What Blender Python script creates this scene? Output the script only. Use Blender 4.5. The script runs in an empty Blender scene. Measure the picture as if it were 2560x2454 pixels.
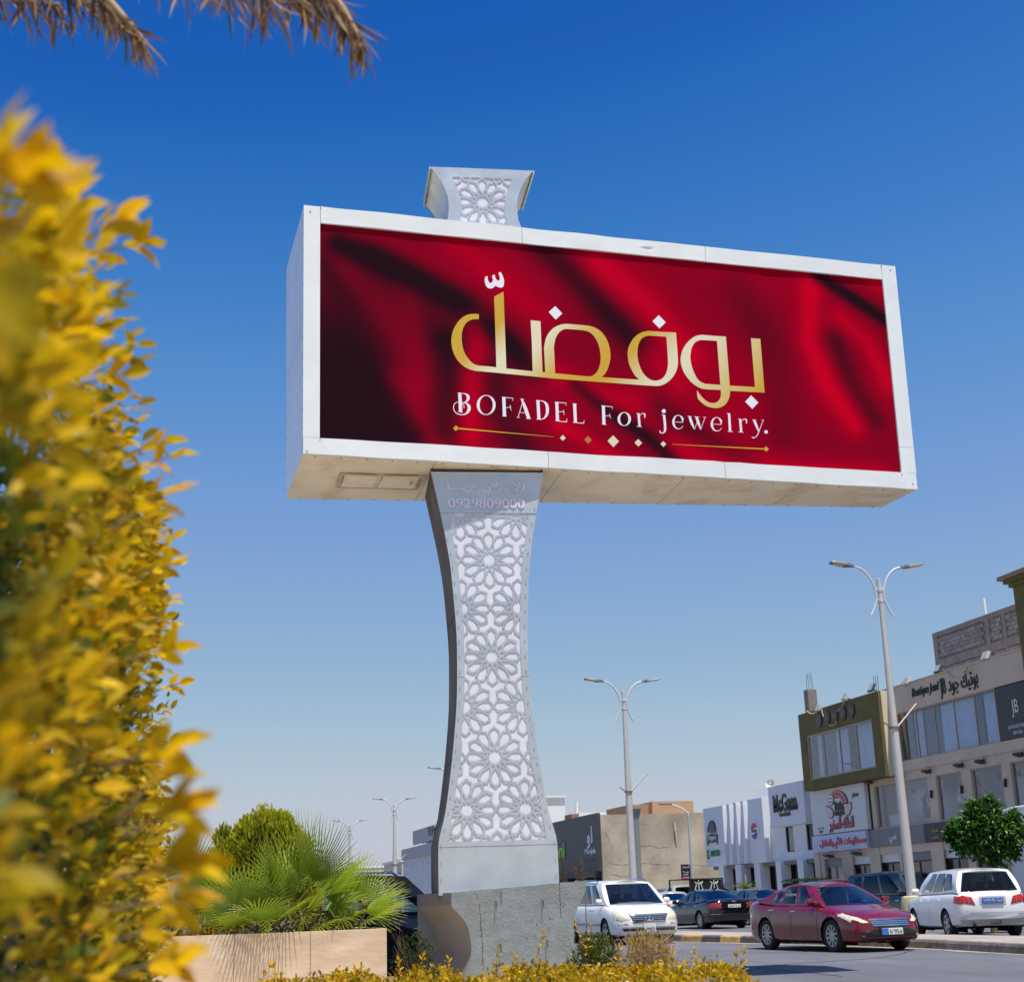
import bpy, bmesh, math, random, unicodedata
import numpy as np
from mathutils import Vector, Matrix, geometry, noise
from mathutils.bvhtree import BVHTree

S = bpy.context.scene
COL = S.collection
random.seed(7)
RNG = np.random.default_rng(7)

# ------------------------------------------------------------------ camera
CAM_H, PITCH, ROLL, YAW = 1.27, math.radians(16.05), math.radians(1.94), math.radians(14.14)
IW, IH, FPX = 2560.0, 2454.0, 3556.0
fy = Vector((math.sin(YAW), math.cos(YAW), 0)); rx = Vector((math.cos(YAW), -math.sin(YAW), 0)); uz = Vector((0, 0, 1))
FWD = fy * math.cos(PITCH) + uz * math.sin(PITCH)
UP0 = -fy * math.sin(PITCH) + uz * math.cos(PITCH)
RGT = rx * math.cos(ROLL) - UP0 * math.sin(ROLL)
UPV = rx * math.sin(ROLL) + UP0 * math.cos(ROLL)
EYE = Vector((0, 0, CAM_H))
cam_data = bpy.data.cameras.new('camera')
cam_data.sensor_width = 36.0
cam_data.lens = 36.0 * FPX / IW
cam_data.clip_start = 0.05
cam_data.clip_end = 6000
cam_data.dof.use_dof = True
cam_data.dof.focus_distance = 22.0
cam_data.dof.aperture_fstop = 3.5
cam = bpy.data.objects.new('camera', cam_data)
COL.objects.link(cam)
m3 = Matrix((RGT, UPV, -FWD)).transposed()
cam.matrix_world = Matrix.Translation(EYE) @ m3.to_4x4()
S.camera = cam

# ------------------------------------------------------------------ sky, sun, exposure
SUN = Vector((0.10, -0.29, 1.0)).normalized()
elev = math.asin(SUN.z)
az = math.atan2(SUN.x, SUN.y)
world = bpy.data.worlds.new('World'); S.world = world; world.use_nodes = True
wn = world.node_tree.nodes; wl = world.node_tree.links
sky = wn.new('ShaderNodeTexSky'); sky.sky_type = 'NISHITA'; sky.sun_disc = False
sky.sun_elevation = elev; sky.sun_rotation = az
sky.air_density = 1.0; sky.dust_density = 0.8; sky.ozone_density = 1.5; sky.altitude = 0
bg = wn['Background']; bg.inputs[1].default_value = 0.10
# one colour grade for the whole sky: the photograph's deeper, cleaner blue (raw level -> wanted level, per channel)
pre = wn.new('ShaderNodeVectorMath'); pre.operation = 'SCALE'; pre.inputs['Scale'].default_value = .1; wl.new(sky.outputs[0], pre.inputs[0])
cur = wn.new('ShaderNodeRGBCurve'); wl.new(pre.outputs[0], cur.inputs['Color'])
EXPO = .34
lin = lambda v: (((v / 255 + .055) / 1.055) ** 2.4) / 2 ** EXPO
for i, pts in enumerate((((.114, 28), (.121, 42), (.130, 58), (.154, 90), (.198, 122), (.285, 150), (.365, 171), (.46, 189), (.60, 194)),
                         ((.182, 94), (.192, 107), (.208, 121), (.242, 142), (.305, 160), (.414, 181), (.493, 193), (.56, 198), (.70, 200)),
                         ((.25, 168), (.325, 181), (.339, 187), (.36, 194), (.404, 205), (.472, 211), (.555, 211), (.60, 211)))):
    c_ = cur.mapping.curves[i]
    for x_, v_ in pts: c_.points.new(x_, lin(v_))
    c_.points[len(c_.points) - 1].location = (1.0, lin(pts[-1][1] + 2))
    for p_ in c_.points: p_.handle_type = 'AUTO_CLAMPED'
cur.mapping.extend = 'HORIZONTAL'; cur.mapping.update()
post = wn.new('ShaderNodeVectorMath'); post.operation = 'SCALE'; post.inputs['Scale'].default_value = 10.0; wl.new(cur.outputs[0], post.inputs[0])
wl.new(post.outputs[0], bg.inputs[0])
sun_d = bpy.data.lights.new('sun', 'SUN'); sun_d.energy = 4.6; sun_d.angle = math.radians(0.53); sun_d.color = (1.0, 0.955, 0.88)
sun = bpy.data.objects.new('sun', sun_d); COL.objects.link(sun)
sun.rotation_euler = SUN.to_track_quat('Z', 'Y').to_euler(); sun.location = SUN * 60
S.view_settings.view_transform = 'Standard'; S.view_settings.look = 'None'
S.view_settings.gamma = 1.0; S.view_settings.exposure = EXPO
S.view_settings.use_curve_mapping = False
S.cycles.use_denoising = True
S.cycles.max_bounces = 8; S.cycles.transparent_max_bounces = 12

# ------------------------------------------------------------------ helpers: pixel of the survey photo -> point in the place
def ray(x, y): return FWD + RGT * ((x - IW / 2) / FPX) - UPV * ((y - IH / 2) / FPX)
def on_plane(x, y, n, d):
    r = ray(x, y); n = Vector(n); return EYE + r * ((d - EYE.dot(n)) / r.dot(n))
def atX(x, y, X): return on_plane(x, y, (1, 0, 0), X)
def atY(x, y, Y): return on_plane(x, y, (0, 1, 0), Y)
def atZ(x, y, Z=0.0): return on_plane(x, y, (0, 0, 1), Z)
def atD(x, y, D): return on_plane(x, y, fy, D)
def zoom(x0, y0, s): return lambda x, y: (x0 + x * s, y0 + y * s)
z1 = zoom(690, 380, .479); z2 = zoom(1490, 580, .4286); z3 = zoom(1030, 1160, .298); z4 = zoom(1030, 1680, .4121)
z5 = zoom(1380, 1900, .32653); z6 = zoom(1960, 1460, .30612); z7 = zoom(1960, 1900, .30612); z8 = zoom(380, 1900, .37755)
zw = zoom(1700, 1950, .20408); zA = zoom(1100, 650, .25510); zB = zoom(1550, 740, .21288)

# ------------------------------------------------------------------ materials
MATS = {}
def mat(name, col=(.5, .5, .5), rough=.6, metal=0.0, var=0.0, scale=4.0, bump=0.0, bscale=None, coat=0.0, spec=.5,
        stain=None, stain_amt=.5, stain_scale=1.5, stretch=None, rand=0.0, rvar=0.0, detail=6.0):
    if name in MATS: return MATS[name]
    m = bpy.data.materials.new(name); m.use_nodes = True; MATS[name] = m
    n = m.node_tree.nodes; l = m.node_tree.links; b = n['Principled BSDF']
    b.inputs['Base Color'].default_value = (*col, 1); b.inputs['Roughness'].default_value = rough
    b.inputs['Metallic'].default_value = metal; b.inputs['Coat Weight'].default_value = coat
    b.inputs['Coat Roughness'].default_value = .05; b.inputs['Specular IOR Level'].default_value = spec
    if not (var or bump or stain or rand or rvar): return m
    tc = n.new('ShaderNodeTexCoord'); mp = n.new('ShaderNodeMapping'); l.new(tc.outputs['Object'], mp.inputs[0])
    if stretch: mp.inputs['Scale'].default_value = stretch
    out = None
    def noi(sc, det=detail, ro=.6):
        t = n.new('ShaderNodeTexNoise'); t.inputs['Scale'].default_value = sc; t.inputs['Detail'].default_value = det
        t.inputs['Roughness'].default_value = ro; l.new(mp.outputs[0], t.inputs['Vector']); return t
    def mixc(fac, a, c):
        x = n.new('ShaderNodeMix'); x.data_type = 'RGBA'
        l.new(fac, x.inputs[0])
        for s_, i in ((a, 6), (c, 7)):
            if isinstance(s_, tuple): x.inputs[i].default_value = (*s_, 1)
            else: l.new(s_, x.inputs[i])
        return x.outputs[2]
    def ramp(o, lo, hi):
        r = n.new('ShaderNodeMapRange'); r.inputs[1].default_value = lo; r.inputs[2].default_value = hi; l.new(o, r.inputs[0]); return r.outputs[0]
    if var:
        t = noi(scale)
        out = mixc(ramp(t.outputs[0], .3, .7), tuple(c * (1 - var) for c in col), tuple(min(1, c * (1 + var)) for c in col))
    if stain:
        t = noi(stain_scale, 8, .65); f = ramp(t.outputs[0], .5, .75)
        k = n.new('ShaderNodeMath'); k.operation = 'MULTIPLY'; k.inputs[1].default_value = stain_amt; l.new(f, k.inputs[0])
        out = mixc(k.outputs[0], out if out else col, stain)
    if rand:
        oi = n.new('ShaderNodeObjectInfo')
        h = n.new('ShaderNodeHueSaturation'); rr = n.new('ShaderNodeMapRange'); rr.inputs[3].default_value = 1 - rand; rr.inputs[4].default_value = 1 + rand
        l.new(oi.outputs['Random'], rr.inputs[0]); l.new(rr.outputs[0], h.inputs['Value'])
        if out: l.new(out, h.inputs['Color'])
        else: h.inputs['Color'].default_value = (*col, 1)
        out = h.outputs[0]
    if out: l.new(out, b.inputs['Base Color'])
    if rvar:
        t = noi(scale * .7); l.new(ramp_to(n, l, t.outputs[0], max(.02, rough - rvar), rough + rvar), b.inputs['Roughness'])
    if bump:
        t = noi(bscale or scale * 4, 5, .6); bp = n.new('ShaderNodeBump'); bp.inputs['Strength'].default_value = 1.0
        bp.inputs['Distance'].default_value = bump; l.new(t.outputs[0], bp.inputs['Height']); l.new(bp.outputs[0], b.inputs['Normal'])
    return m
def ramp_to(n, l, o, a, b):
    r = n.new('ShaderNodeMapRange'); r.inputs[1].default_value = .3; r.inputs[2].default_value = .7
    r.inputs[3].default_value = a; r.inputs[4].default_value = b; l.new(o, r.inputs[0]); return r.outputs[0]

def glass_mat(name, tint, refl=1.5, rough=.02, trans=1.0):
    if name in MATS: return MATS[name]
    m = bpy.data.materials.new(name); m.use_nodes = True; MATS[name] = m
    n = m.node_tree.nodes; l = m.node_tree.links
    n.remove(n['Principled BSDF']); o = n['Material Output']
    t = n.new('ShaderNodeBsdfTransparent'); t.inputs[0].default_value = (*tint, 1)
    g = n.new('ShaderNodeBsdfGlossy'); g.inputs['Roughness'].default_value = rough; g.inputs[0].default_value = (.95, .97, 1, 1)
    lw = n.new('ShaderNodeLayerWeight'); lw.inputs[0].default_value = .5
    pw = n.new('ShaderNodeMath'); pw.operation = 'POWER'; pw.inputs[1].default_value = 3.6; l.new(lw.outputs['Facing'], pw.inputs[0])
    f0 = ((refl - 1) / (refl + 1)) ** 2
    f = n.new('ShaderNodeMath'); f.operation = 'MULTIPLY_ADD'; f.inputs[1].default_value = 1 - f0; f.inputs[2].default_value = f0; l.new(pw.outputs[0], f.inputs[0])
    x = n.new('ShaderNodeMixShader'); l.new(f.outputs[0], x.inputs[0]); l.new(t.outputs[0], x.inputs[1]); l.new(g.outputs[0], x.inputs[2])
    l.new(x.outputs[0], o.inputs[0]); return m

def leaf_mat(name, trans=.35, rough=.45, spec=.4, attr='col'):
    if name in MATS: return MATS[name]
    m = bpy.data.materials.new(name); m.use_nodes = True; MATS[name] = m
    n = m.node_tree.nodes; l = m.node_tree.links; b = n['Principled BSDF']; o = n['Material Output']
    a = n.new('ShaderNodeAttribute'); a.attribute_name = attr
    oi = n.new('ShaderNodeObjectInfo'); h = n.new('ShaderNodeHueSaturation'); rr = n.new('ShaderNodeMapRange')
    rr.inputs[3].default_value = .8; rr.inputs[4].default_value = 1.2; l.new(oi.outputs['Random'], rr.inputs[0]); l.new(rr.outputs[0], h.inputs['Value'])
    l.new(a.outputs[0], h.inputs['Color'])
    l.new(h.outputs[0], b.inputs['Base Color']); b.inputs['Roughness'].default_value = rough; b.inputs['Specular IOR Level'].default_value = spec
    t = n.new('ShaderNodeBsdfTranslucent'); l.new(h.outputs[0], t.inputs[0])
    x = n.new('ShaderNodeMixShader'); x.inputs[0].default_value = trans
    l.new(b.outputs[0], x.inputs[1]); l.new(t.outputs[0], x.inputs[2]); l.new(x.outputs[0], o.inputs[0]); return m

def attr_mat(name, rough=.4, attr='col', spec=.5, var=0.0):
    if name in MATS: return MATS[name]
    m = bpy.data.materials.new(name); m.use_nodes = True; MATS[name] = m
    n = m.node_tree.nodes; l = m.node_tree.links; b = n['Principled BSDF']
    a = n.new('ShaderNodeAttribute'); a.attribute_name = attr; l.new(a.outputs[0], b.inputs['Base Color'])
    b.inputs['Roughness'].default_value = rough; b.inputs['Specular IOR Level'].default_value = spec
    return m

# ------------------------------------------------------------------ things and meshes
def tag(o, label=None, cat=None, group=None, kind=None):
    if label: o['label'] = label
    if cat: o['category'] = cat
    if group: o['group'] = group
    if kind: o['kind'] = kind
    return o
def thing(name, label, cat, loc=(0, 0, 0), rz=0.0, group=None):
    o = bpy.data.objects.new(name, None); COL.objects.link(o)
    o.location = loc; o.rotation_euler = (0, 0, rz); o.empty_display_size = .2
    return tag(o, label, cat, group)
def link(name, me, parent=None, m=None):
    o = bpy.data.objects.new(name, me); COL.objects.link(o)
    if parent is not None: o.parent = parent
    if m is not None:
        me.materials.clear(); me.materials.append(m)
    return o

class MB:
    """collects boxes, bars, tubes, prisms; build() makes ONE mesh object"""
    def __init__(s, off=(0, 0, 0)): s.v = []; s.f = []; s.off = Vector(off)
    def add(s, vs, fs):
        k = len(s.v); s.v += [Vector(p) - s.off for p in vs]; s.f += [tuple(i + k for i in f) for f in fs]; return s
    def box(s, a, b):
        x0, y0, z0 = (min(a[i], b[i]) for i in range(3)); x1, y1, z1_ = (max(a[i], b[i]) for i in range(3))
        return s.add([(x0, y0, z0), (x1, y0, z0), (x1, y1, z0), (x0, y1, z0), (x0, y0, z1_), (x1, y0, z1_), (x1, y1, z1_), (x0, y1, z1_)],
                     [(0, 3, 2, 1), (4, 5, 6, 7), (0, 1, 5, 4), (1, 2, 6, 5), (2, 3, 7, 6), (3, 0, 4, 7)])
    def obox(s, c, size, M=None):
        h = Vector(size) / 2; M = M or Matrix.Identity(3); c = Vector(c)
        vs = [c + M @ Vector((sx * h.x, sy * h.y, sz * h.z)) for sz in (-1, 1) for sx, sy in ((-1, -1), (1, -1), (1, 1), (-1, 1))]
        return s.add(vs, [(0, 3, 2, 1), (4, 5, 6, 7), (0, 1, 5, 4), (1, 2, 6, 5), (2, 3, 7, 6), (3, 0, 4, 7)])
    def prism(s, poly, d):
        n = len(poly); d = Vector(d); a = [Vector(p) for p in poly]
        nrm = Vector((0, 0, 0))
        for i in range(n): nrm += a[i].cross(a[(i + 1) % n])
        if nrm.dot(d) > 0: a.reverse()
        return s.add(a + [p + d for p in a], [tuple(range(n)), tuple(range(2 * n - 1, n - 1, -1))] + [(i, n + i, n + (i + 1) % n, (i + 1) % n) for i in range(n)])
    def tube(s, pts, r, n=8, cap=True):
        pts = [Vector(p) for p in pts]; rs = r if isinstance(r, (list, tuple)) else [r] * len(pts); vs = []; fs = []
        ref = Vector((0, 0, 1))
        t0 = (pts[1] - pts[0]).normalized()
        if abs(t0.dot(ref)) > .9: ref = Vector((1, 0, 0))
        u = t0.cross(ref).normalized()
        for i, p in enumerate(pts):
            t = (pts[min(i + 1, len(pts) - 1)] - pts[max(i - 1, 0)]).normalized()
            u = (u - t * u.dot(t)).normalized(); w = t.cross(u)
            vs += [p + (u * math.cos(a) + w * math.sin(a)) * rs[i] for a in (2 * math.pi * k / n for k in range(n))]
        for i in range(len(pts) - 1):
            for k in range(n):
                fs.append((i * n + k, i * n + (k + 1) % n, (i + 1) * n + (k + 1) % n, (i + 1) * n + k))
        if cap: fs += [tuple(range(n - 1, -1, -1)), tuple(range((len(pts) - 1) * n, len(pts) * n))]
        return s.add(vs, fs)
    def lathe(s, prof, c=(0, 0, 0), n=16, axis='z', M=None, cap=True):
        vs = []; fs = []; c = Vector(c)
        for r, h in prof:
            for k in range(n):
                a = 2 * math.pi * k / n; x, y = r * math.cos(a), r * math.sin(a)
                p = Vector((x, y, h)) if axis == 'z' else (Vector((x, h, y)) if axis == 'y' else Vector((h, x, y)))
                if M: p = M @ p
                vs.append(c + p)
        for i in range(len(prof) - 1):
            for k in range(n): fs.append((i * n + k, i * n + (k + 1) % n, (i + 1) * n + (k + 1) % n, (i + 1) * n + k))
        if cap: fs += [tuple(range(n - 1, -1, -1)), tuple(range((len(prof) - 1) * n, len(prof) * n))]
        return s.add(vs, fs)
    def quad(s, a, b, c, d): return s.add([a, b, c, d], [(0, 1, 2, 3)])
    def mesh(s, name):
        me = bpy.data.meshes.new(name); me.from_pydata([tuple(p) for p in s.v], [], s.f); me.validate(); me.update(); return me
    def build(s, name, m, parent=None, smooth=None, bev=0.0, fixn=False):
        me = s.mesh(name)
        if fixn:
            bm = bmesh.new(); bm.from_mesh(me); bmesh.ops.remove_doubles(bm, verts=bm.verts, dist=1e-5); bmesh.ops.recalc_face_normals(bm, faces=bm.faces); bm.to_mesh(me); bm.free()
        if smooth is not None:
            me.polygons.foreach_set('use_smooth', [True] * len(me.polygons))
            if smooth < 180: me.set_sharp_from_angle(angle=math.radians(smooth))
        o = link(name, me, parent, m)
        if bev:
            b = o.modifiers.new('bevel', 'BEVEL'); b.width = bev; b.segments = 2; b.limit_method = 'ANGLE'
        return o

def ccw(p):
    a = sum(p[i][0] * p[(i + 1) % len(p)][1] - p[(i + 1) % len(p)][0] * p[i][1] for i in range(len(p)))
    return list(p) if a > 0 else list(p)[::-1]
def cdt(polys, keep, extra=()):
    """planar subdivision of overlapping polygons; keep(set of polygon ids) picks the faces"""
    vs = []; fs = []
    for p in polys:
        k = len(vs); q = ccw(p); vs += [Vector((a[0], a[1])) for a in q]; fs.append(list(range(k, k + len(q))))
    vs += [Vector((a[0], a[1])) for a in extra]
    V, E, F_, ov, oe, of = geometry.delaunay_2d_cdt(vs, [], fs, 0, 1e-5, True)
    tr = [tuple(f) for f, ids in zip(F_, of) if keep(set(ids))]
    return V, tr
def slab(V, tr, fmap, h0, h1, mb, back=False):
    """extrude triangles: fmap(x, y, h) -> point; front at h1, rim down to h0"""
    used = sorted({i for t in tr for i in t}); ix = {k: i for i, k in enumerate(used)}; n = len(used)
    vs = [fmap(V[i][0], V[i][1], h1) for i in used] + [fmap(V[i][0], V[i][1], h0) for i in used]
    fs = [tuple(ix[i] for i in t) for t in tr]
    cnt = {}
    for t in tr:
        for a, b in ((t[0], t[1]), (t[1], t[2]), (t[2], t[0])): cnt[(a, b)] = 1
    if back: fs += [tuple(n + ix[i] for i in reversed(t)) for t in tr]
    for (a, b) in cnt:
        if (b, a) not in cnt: fs.append((ix[b], ix[a], n + ix[a], n + ix[b]))
    mb.add(vs, fs); return mb
def catmull(pts, k=4, closed=False):
    out = []; n = len(pts); P = [np.array(p, float) for p in pts]
    rng = range(n if closed else n - 1)
    for i in rng:
        p0 = P[(i - 1) % n] if closed else P[max(i - 1, 0)]; p1 = P[i]; p2 = P[(i + 1) % n]; p3 = P[(i + 2) % n] if closed else P[min(i + 2, n - 1)]
        for j in range(k):
            t = j / k; out.append(.5 * (2 * p1 + (p2 - p0) * t + (2 * p0 - 5 * p1 + 4 * p2 - p3) * t * t + (3 * p1 - p0 - 3 * p2 + p3) * t ** 3))
    if not closed: out.append(P[-1])
    return out
def interp(tab, x):
    if x <= tab[0][0]: return tab[0][1]
    for (a, b), (c, d) in zip(tab, tab[1:]):
        if x <= c: return b + (d - b) * (x - a) / (c - a)
    return tab[-1][1]
def sinterp(tab, x):
    xs = [t[0] for t in tab]; ys = [t[1] for t in tab]; n = len(xs)
    if x <= xs[0]: return ys[0]
    if x >= xs[-1]: return ys[-1]
    i = max(k for k in range(n - 1) if xs[k] <= x); h = xs[i + 1] - xs[i]; t = (x - xs[i]) / h
    def m(k):
        if k == 0: return (ys[1] - ys[0]) / (xs[1] - xs[0])
        if k == n - 1: return (ys[-1] - ys[-2]) / (xs[-1] - xs[-2])
        a = (ys[k] - ys[k - 1]) / (xs[k] - xs[k - 1]); b = (ys[k + 1] - ys[k]) / (xs[k + 1] - xs[k])
        return 0 if a * b <= 0 else 2 * a * b / (a + b)
    t2, t3 = t * t, t ** 3
    return (2 * t3 - 3 * t2 + 1) * ys[i] + (t3 - 2 * t2 + t) * h * m(i) + (-2 * t3 + 3 * t2) * ys[i + 1] + (t3 - t2) * h * m(i + 1)

# ------------------------------------------------------------------ lettering
FORMS = {}
for cp in range(0xFE80, 0xFEFD):
    dcmp = unicodedata.decomposition(chr(cp)).split()
    if len(dcmp) >= 2: FORMS.setdefault(tuple(int(h, 16) for h in dcmp[1:]), {})[dcmp[0].strip('<>')] = chr(cp)
def arabic(t):
    """letters -> joined presentation forms in visual order"""
    s = [ord(c) for c in t]; un = []; i = 0
    while i < len(s):
        if i + 1 < len(s) and (s[i], s[i + 1]) in FORMS: un.append((s[i], s[i + 1])); i += 2
        else: un.append((s[i],)); i += 1
    out = []
    for i, u in enumerate(un):
        f = FORMS.get(u)
        if not f: out.append(chr(u[0])); continue
        pf = FORMS.get(un[i - 1]) if i else None
        nf = FORMS.get(un[i + 1]) if i + 1 < len(un) else None
        jp = bool(pf and 'initial' in pf and 'final' in f); jn = bool(nf and 'final' in nf and 'initial' in f)
        out.append(f.get('medial' if jp and jn else 'final' if jp else 'initial' if jn else 'isolated') or f.get('isolated') or f.get('final'))
    return ''.join(reversed(out))
def is_ar(t): return any(0x600 <= ord(c) < 0x700 for c in t)
def text_mesh(body, name='lettering', ext=0.0, bold=0.0, space=1.0):
    cu = bpy.data.curves.new(name, 'FONT'); cu.body = arabic(body) if is_ar(body) else body
    cu.align_x = 'CENTER'; cu.align_y = 'CENTER'; cu.size = 1.0; cu.extrude = ext; cu.offset = bold; cu.resolution_u = 3; cu.space_character = space
    o = bpy.data.objects.new(name, cu); COL.objects.link(o); bpy.context.view_layer.update()
    me = bpy.data.meshes.new_from_object(o.evaluated_get(bpy.context.evaluated_depsgraph_get()))
    bpy.data.objects.remove(o); bpy.data.curves.remove(cu); me.name = name
    return me
def lettering(body, m, parent, c, w, h, ux, uy, name='lettering', depth=.01, bold=0.0, off=(0, 0, 0), shear=0.0, space=1.0):
    """text stretched to w x h about c in the plane of ux, uy (world axes), standing `depth` proud"""
    me = text_mesh(body, name, .5, bold, space)
    co = np.empty(len(me.vertices) * 3, 'f'); me.vertices.foreach_get('co', co); co = co.reshape(-1, 3)
    lo, hi = co.min(0), co.max(0); cen = (lo + hi) / 2; sc = np.array([w / max(1e-6, hi[0] - lo[0]), h / max(1e-6, hi[1] - lo[1]), depth])
    q = (co - cen) * sc; q[:, 0] += shear * q[:, 1]
    ux = np.array(Vector(ux).normalized()); uy = np.array(Vector(uy).normalized()); un = np.cross(ux, uy)
    P = np.array(Vector(c) - Vector(off)) + q[:, :1] * ux + q[:, 1:2] * uy + q[:, 2:] * un
    me.vertices.foreach_set('co', P.astype('f').ravel()); me.update()
    return link(name, me, parent, m)
# ================================================================== the setting
asphalt = mat('asphalt', (.125, .125, .145), .85, var=.25, scale=.35, bump=.004, bscale=60, stain=(.19, .18, .17), stain_amt=.8, stain_scale=.16, spec=.3, stretch=(1.6, .5, 1), detail=10)
sand = mat('sand', (.42, .35, .27), .95, var=.15, scale=.05)
soil = mat('soil', (.16, .11, .07), .95, var=.3, scale=3, bump=.02, bscale=20)
gravel = mat('pale_gravel', (.60, .50, .36), .95, var=.15, scale=6, bump=.01, bscale=40)
conc_pave = mat('paving_concrete', (.42, .37, .32), .9, var=.18, scale=2, bump=.004, bscale=30, stain=(.25, .2, .16), stain_amt=.5)
o = MB().quad((-3000, -400, -.03), (3000, -400, -.03), (3000, 5000, -.03), (-3000, 5000, -.03)).build('ground', sand); tag(o, kind='structure')
o = MB().quad((-45, -60, 0), (27.6, -60, 0), (27.6, 420, 0), (-45, 420, 0)).build('road', asphalt); tag(o, kind='structure')
o = MB().box((27.6, -20, -.02), (29.62, 240, .14)).build('pavement', conc_pave); tag(o, kind='structure')
# planted island in the foreground; unseen gravel widened and paled to bounce light up
o = MB().prism([(-12, -6, -.01), (6.6, -6, -.01), (7.4, 10, -.01), (7.4, 22.3, -.01), (5.8, 23.2, -.01), (-1.5, 19.5, -.01), (-12, 18, -.01)], (0, 0, .10)).build('planted_island_ground', gravel); tag(o, kind='structure')

# median with its painted kerb
kerb_y = mat('kerb_yellow', (.50, .33, .12), .85, var=.3, scale=5, bump=.004, stain=(.30, .25, .2), stain_amt=.8, stain_scale=4, rand=.12)
kerb_k = mat('kerb_black', (.10, .095, .10), .85, var=.3, scale=5, bump=.004, stain=(.32, .28, .23), stain_amt=.7, stain_scale=4, rand=.2)
kerb_g = mat('kerb_dark_stone', (.16, .13, .12), .85, var=.3, scale=5, bump=.006, stain=(.35, .3, .26), stain_amt=.7, stain_scale=3, rand=.2)
kp = [(15.3, 18.0), (15.75, 24.8), (16.1, 29.0), (15.75, 33.0), (15.2, 36.3), (14.75, 38.9), (14.2, 41.5), (14.0, 46), (13.9, 60)]
def along(poly, t):
    for (a, b) in zip(poly, poly[1:]):
        d = math.dist(a, b)
        if t <= d: return Vector((a[0] + (b[0] - a[0]) * t / d, a[1] + (b[1] - a[1]) * t / d, 0)), Vector((b[0] - a[0], b[1] - a[1], 0)).normalized()
        t -= d
    return Vector((*poly[-1], 0)), Vector((0, 1, 0))
med = MB().prism([(p[0] + .14, p[1], -.01) for p in kp] + [(p[0] + 2.6, p[1], -.01) for p in reversed(kp)], (0, 0, .17)).build('median', mat('median_paving', (.33, .28, .25), .92, var=.25, scale=1.2, bump=.01, bscale=12, stain=(.45, .40, .36), stain_amt=.6, stain_scale=2))
tag(med, kind='structure')
t = 0.0; k = 0
while t < 42:
    p, d = along(kp, t + .5); nrm = Vector((d.y, -d.x, 0)); L = .985
    far = p.y > 33.5
    m_ = (kerb_y if k % 2 else kerb_k) if far else kerb_g
    mb = MB(); prof = [(-.02, 0), (0, .13 if not far else .15), (.03, .185), (.16, .19), (.16, 0)]
    a0 = p - d * L / 2
    mb.prism([a0 + nrm * q[0] + Vector((0, 0, q[1])) for q in prof], d * L)
    mb.build('kerb_stone', m_, med, bev=.012); t += 1.0; k += 1

# wind-blown sand in the gutter, tar-sealed cracks and litter on the asphalt
gs = MB(); gp_ = []
for i in range(60):
    p, d = along(kp, i * .7); nrm = Vector((d.y, -d.x, 0)); w_ = .10 + .22 * abs(noise.noise(Vector((i * .9, 0, 0)))) + .06 * random.random(); gp_ += [p - nrm * .015 + Vector((0, 0, .006)), p - nrm * (.015 + w_) + Vector((0, 0, .004))]
gs.add(gp_, [(2 * i, 2 * i + 1, 2 * i + 3, 2 * i + 2) for i in range(59)]); o = gs.build('gutter_sand', mat('gutter_sand', (.40, .33, .25), .95, var=.3, scale=6)); tag(o, 'thin strip of sand lying in the gutter along the median kerb', 'sand', kind='stuff')
tar = mat('tar_seal', (.035, .035, .038), .6)
for pts in ([(9.5, 23.5), (11.2, 25.2), (13.6, 26.2), (15.5, 28.5)], [(8.5, 30), (10.5, 29.6), (12.4, 30.4), (15.3, 30.2)], [(10.2, 21), (10.4, 26), (10.1, 33), (10.3, 42)]):
    c_ = [Vector((p[0], p[1], 0)) for p in catmull(pts, 10)]; m_ = MB(); vs = []
    for i, p in enumerate(c_):
        t_ = (c_[min(i + 1, len(c_) - 1)] - c_[max(i - 1, 0)]).normalized(); n_ = Vector((-t_.y, t_.x, 0)); q = p + n_ * .12 * noise.noise(p * 1.3); w_ = .018 + .014 * random.random(); vs += [q + n_ * w_ + Vector((0, 0, .004)), q - n_ * w_ + Vector((0, 0, .004))]
    m_.add(vs, [(2 * i + 1, 2 * i, 2 * i + 2, 2 * i + 3) for i in range(len(c_) - 1)]); o = m_.build('tar_seam', tar, bpy.data.objects['road'])
# ================================================================== the billboard
Y0 = 20.1436
RO = Vector((4.75, 20.4, 0))
bb = thing('billboard', 'large red roadside billboard on tall patterned steel column and concrete base', 'billboard', RO)
white_al = mat('white_aluminium', (.77, .80, .80), .38, var=.05, scale=1.2, bump=.010, bscale=1.3, stain=(.66, .65, .60), stain_amt=.3, stain_scale=.9, spec=.5)
side_al = mat('cabinet_side_sheet', (.80, .82, .83), .22, var=.05, scale=.8, bump=.03, bscale=.9)
under_al = mat('cabinet_underside_sheet', (.86, .76, .54), .36, var=.10, scale=1.1, bump=.022, bscale=.8, stain=(.55, .30, .08), stain_amt=.7, stain_scale=1.6)  # warm ground bounce put into the sheet colour, under real brown stains
rivet_m = mat('rivet_metal', (.06, .06, .06), .5, metal=.6)
steel = mat('galvanised_steel', (.54, .58, .62), .36, metal=.45, var=.10, scale=2.5, bump=.006, bscale=2.2, rvar=.08)
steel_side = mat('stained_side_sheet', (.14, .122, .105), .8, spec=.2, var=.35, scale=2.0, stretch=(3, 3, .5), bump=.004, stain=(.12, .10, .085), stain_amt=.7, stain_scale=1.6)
backing = mat('white_backing', (.71, .71, .79), .6, var=.05, scale=1.5, stain=(.60, .58, .60), stain_amt=.4, stain_scale=2)
cf = [atY(*q, Y0) for q in ((759.5, 511.7), (757, 1133), (2237.9, 665.7), (2294.9, 1222.9))]   # TL BL TR BR
Yb = Y0 + 1.8
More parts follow.
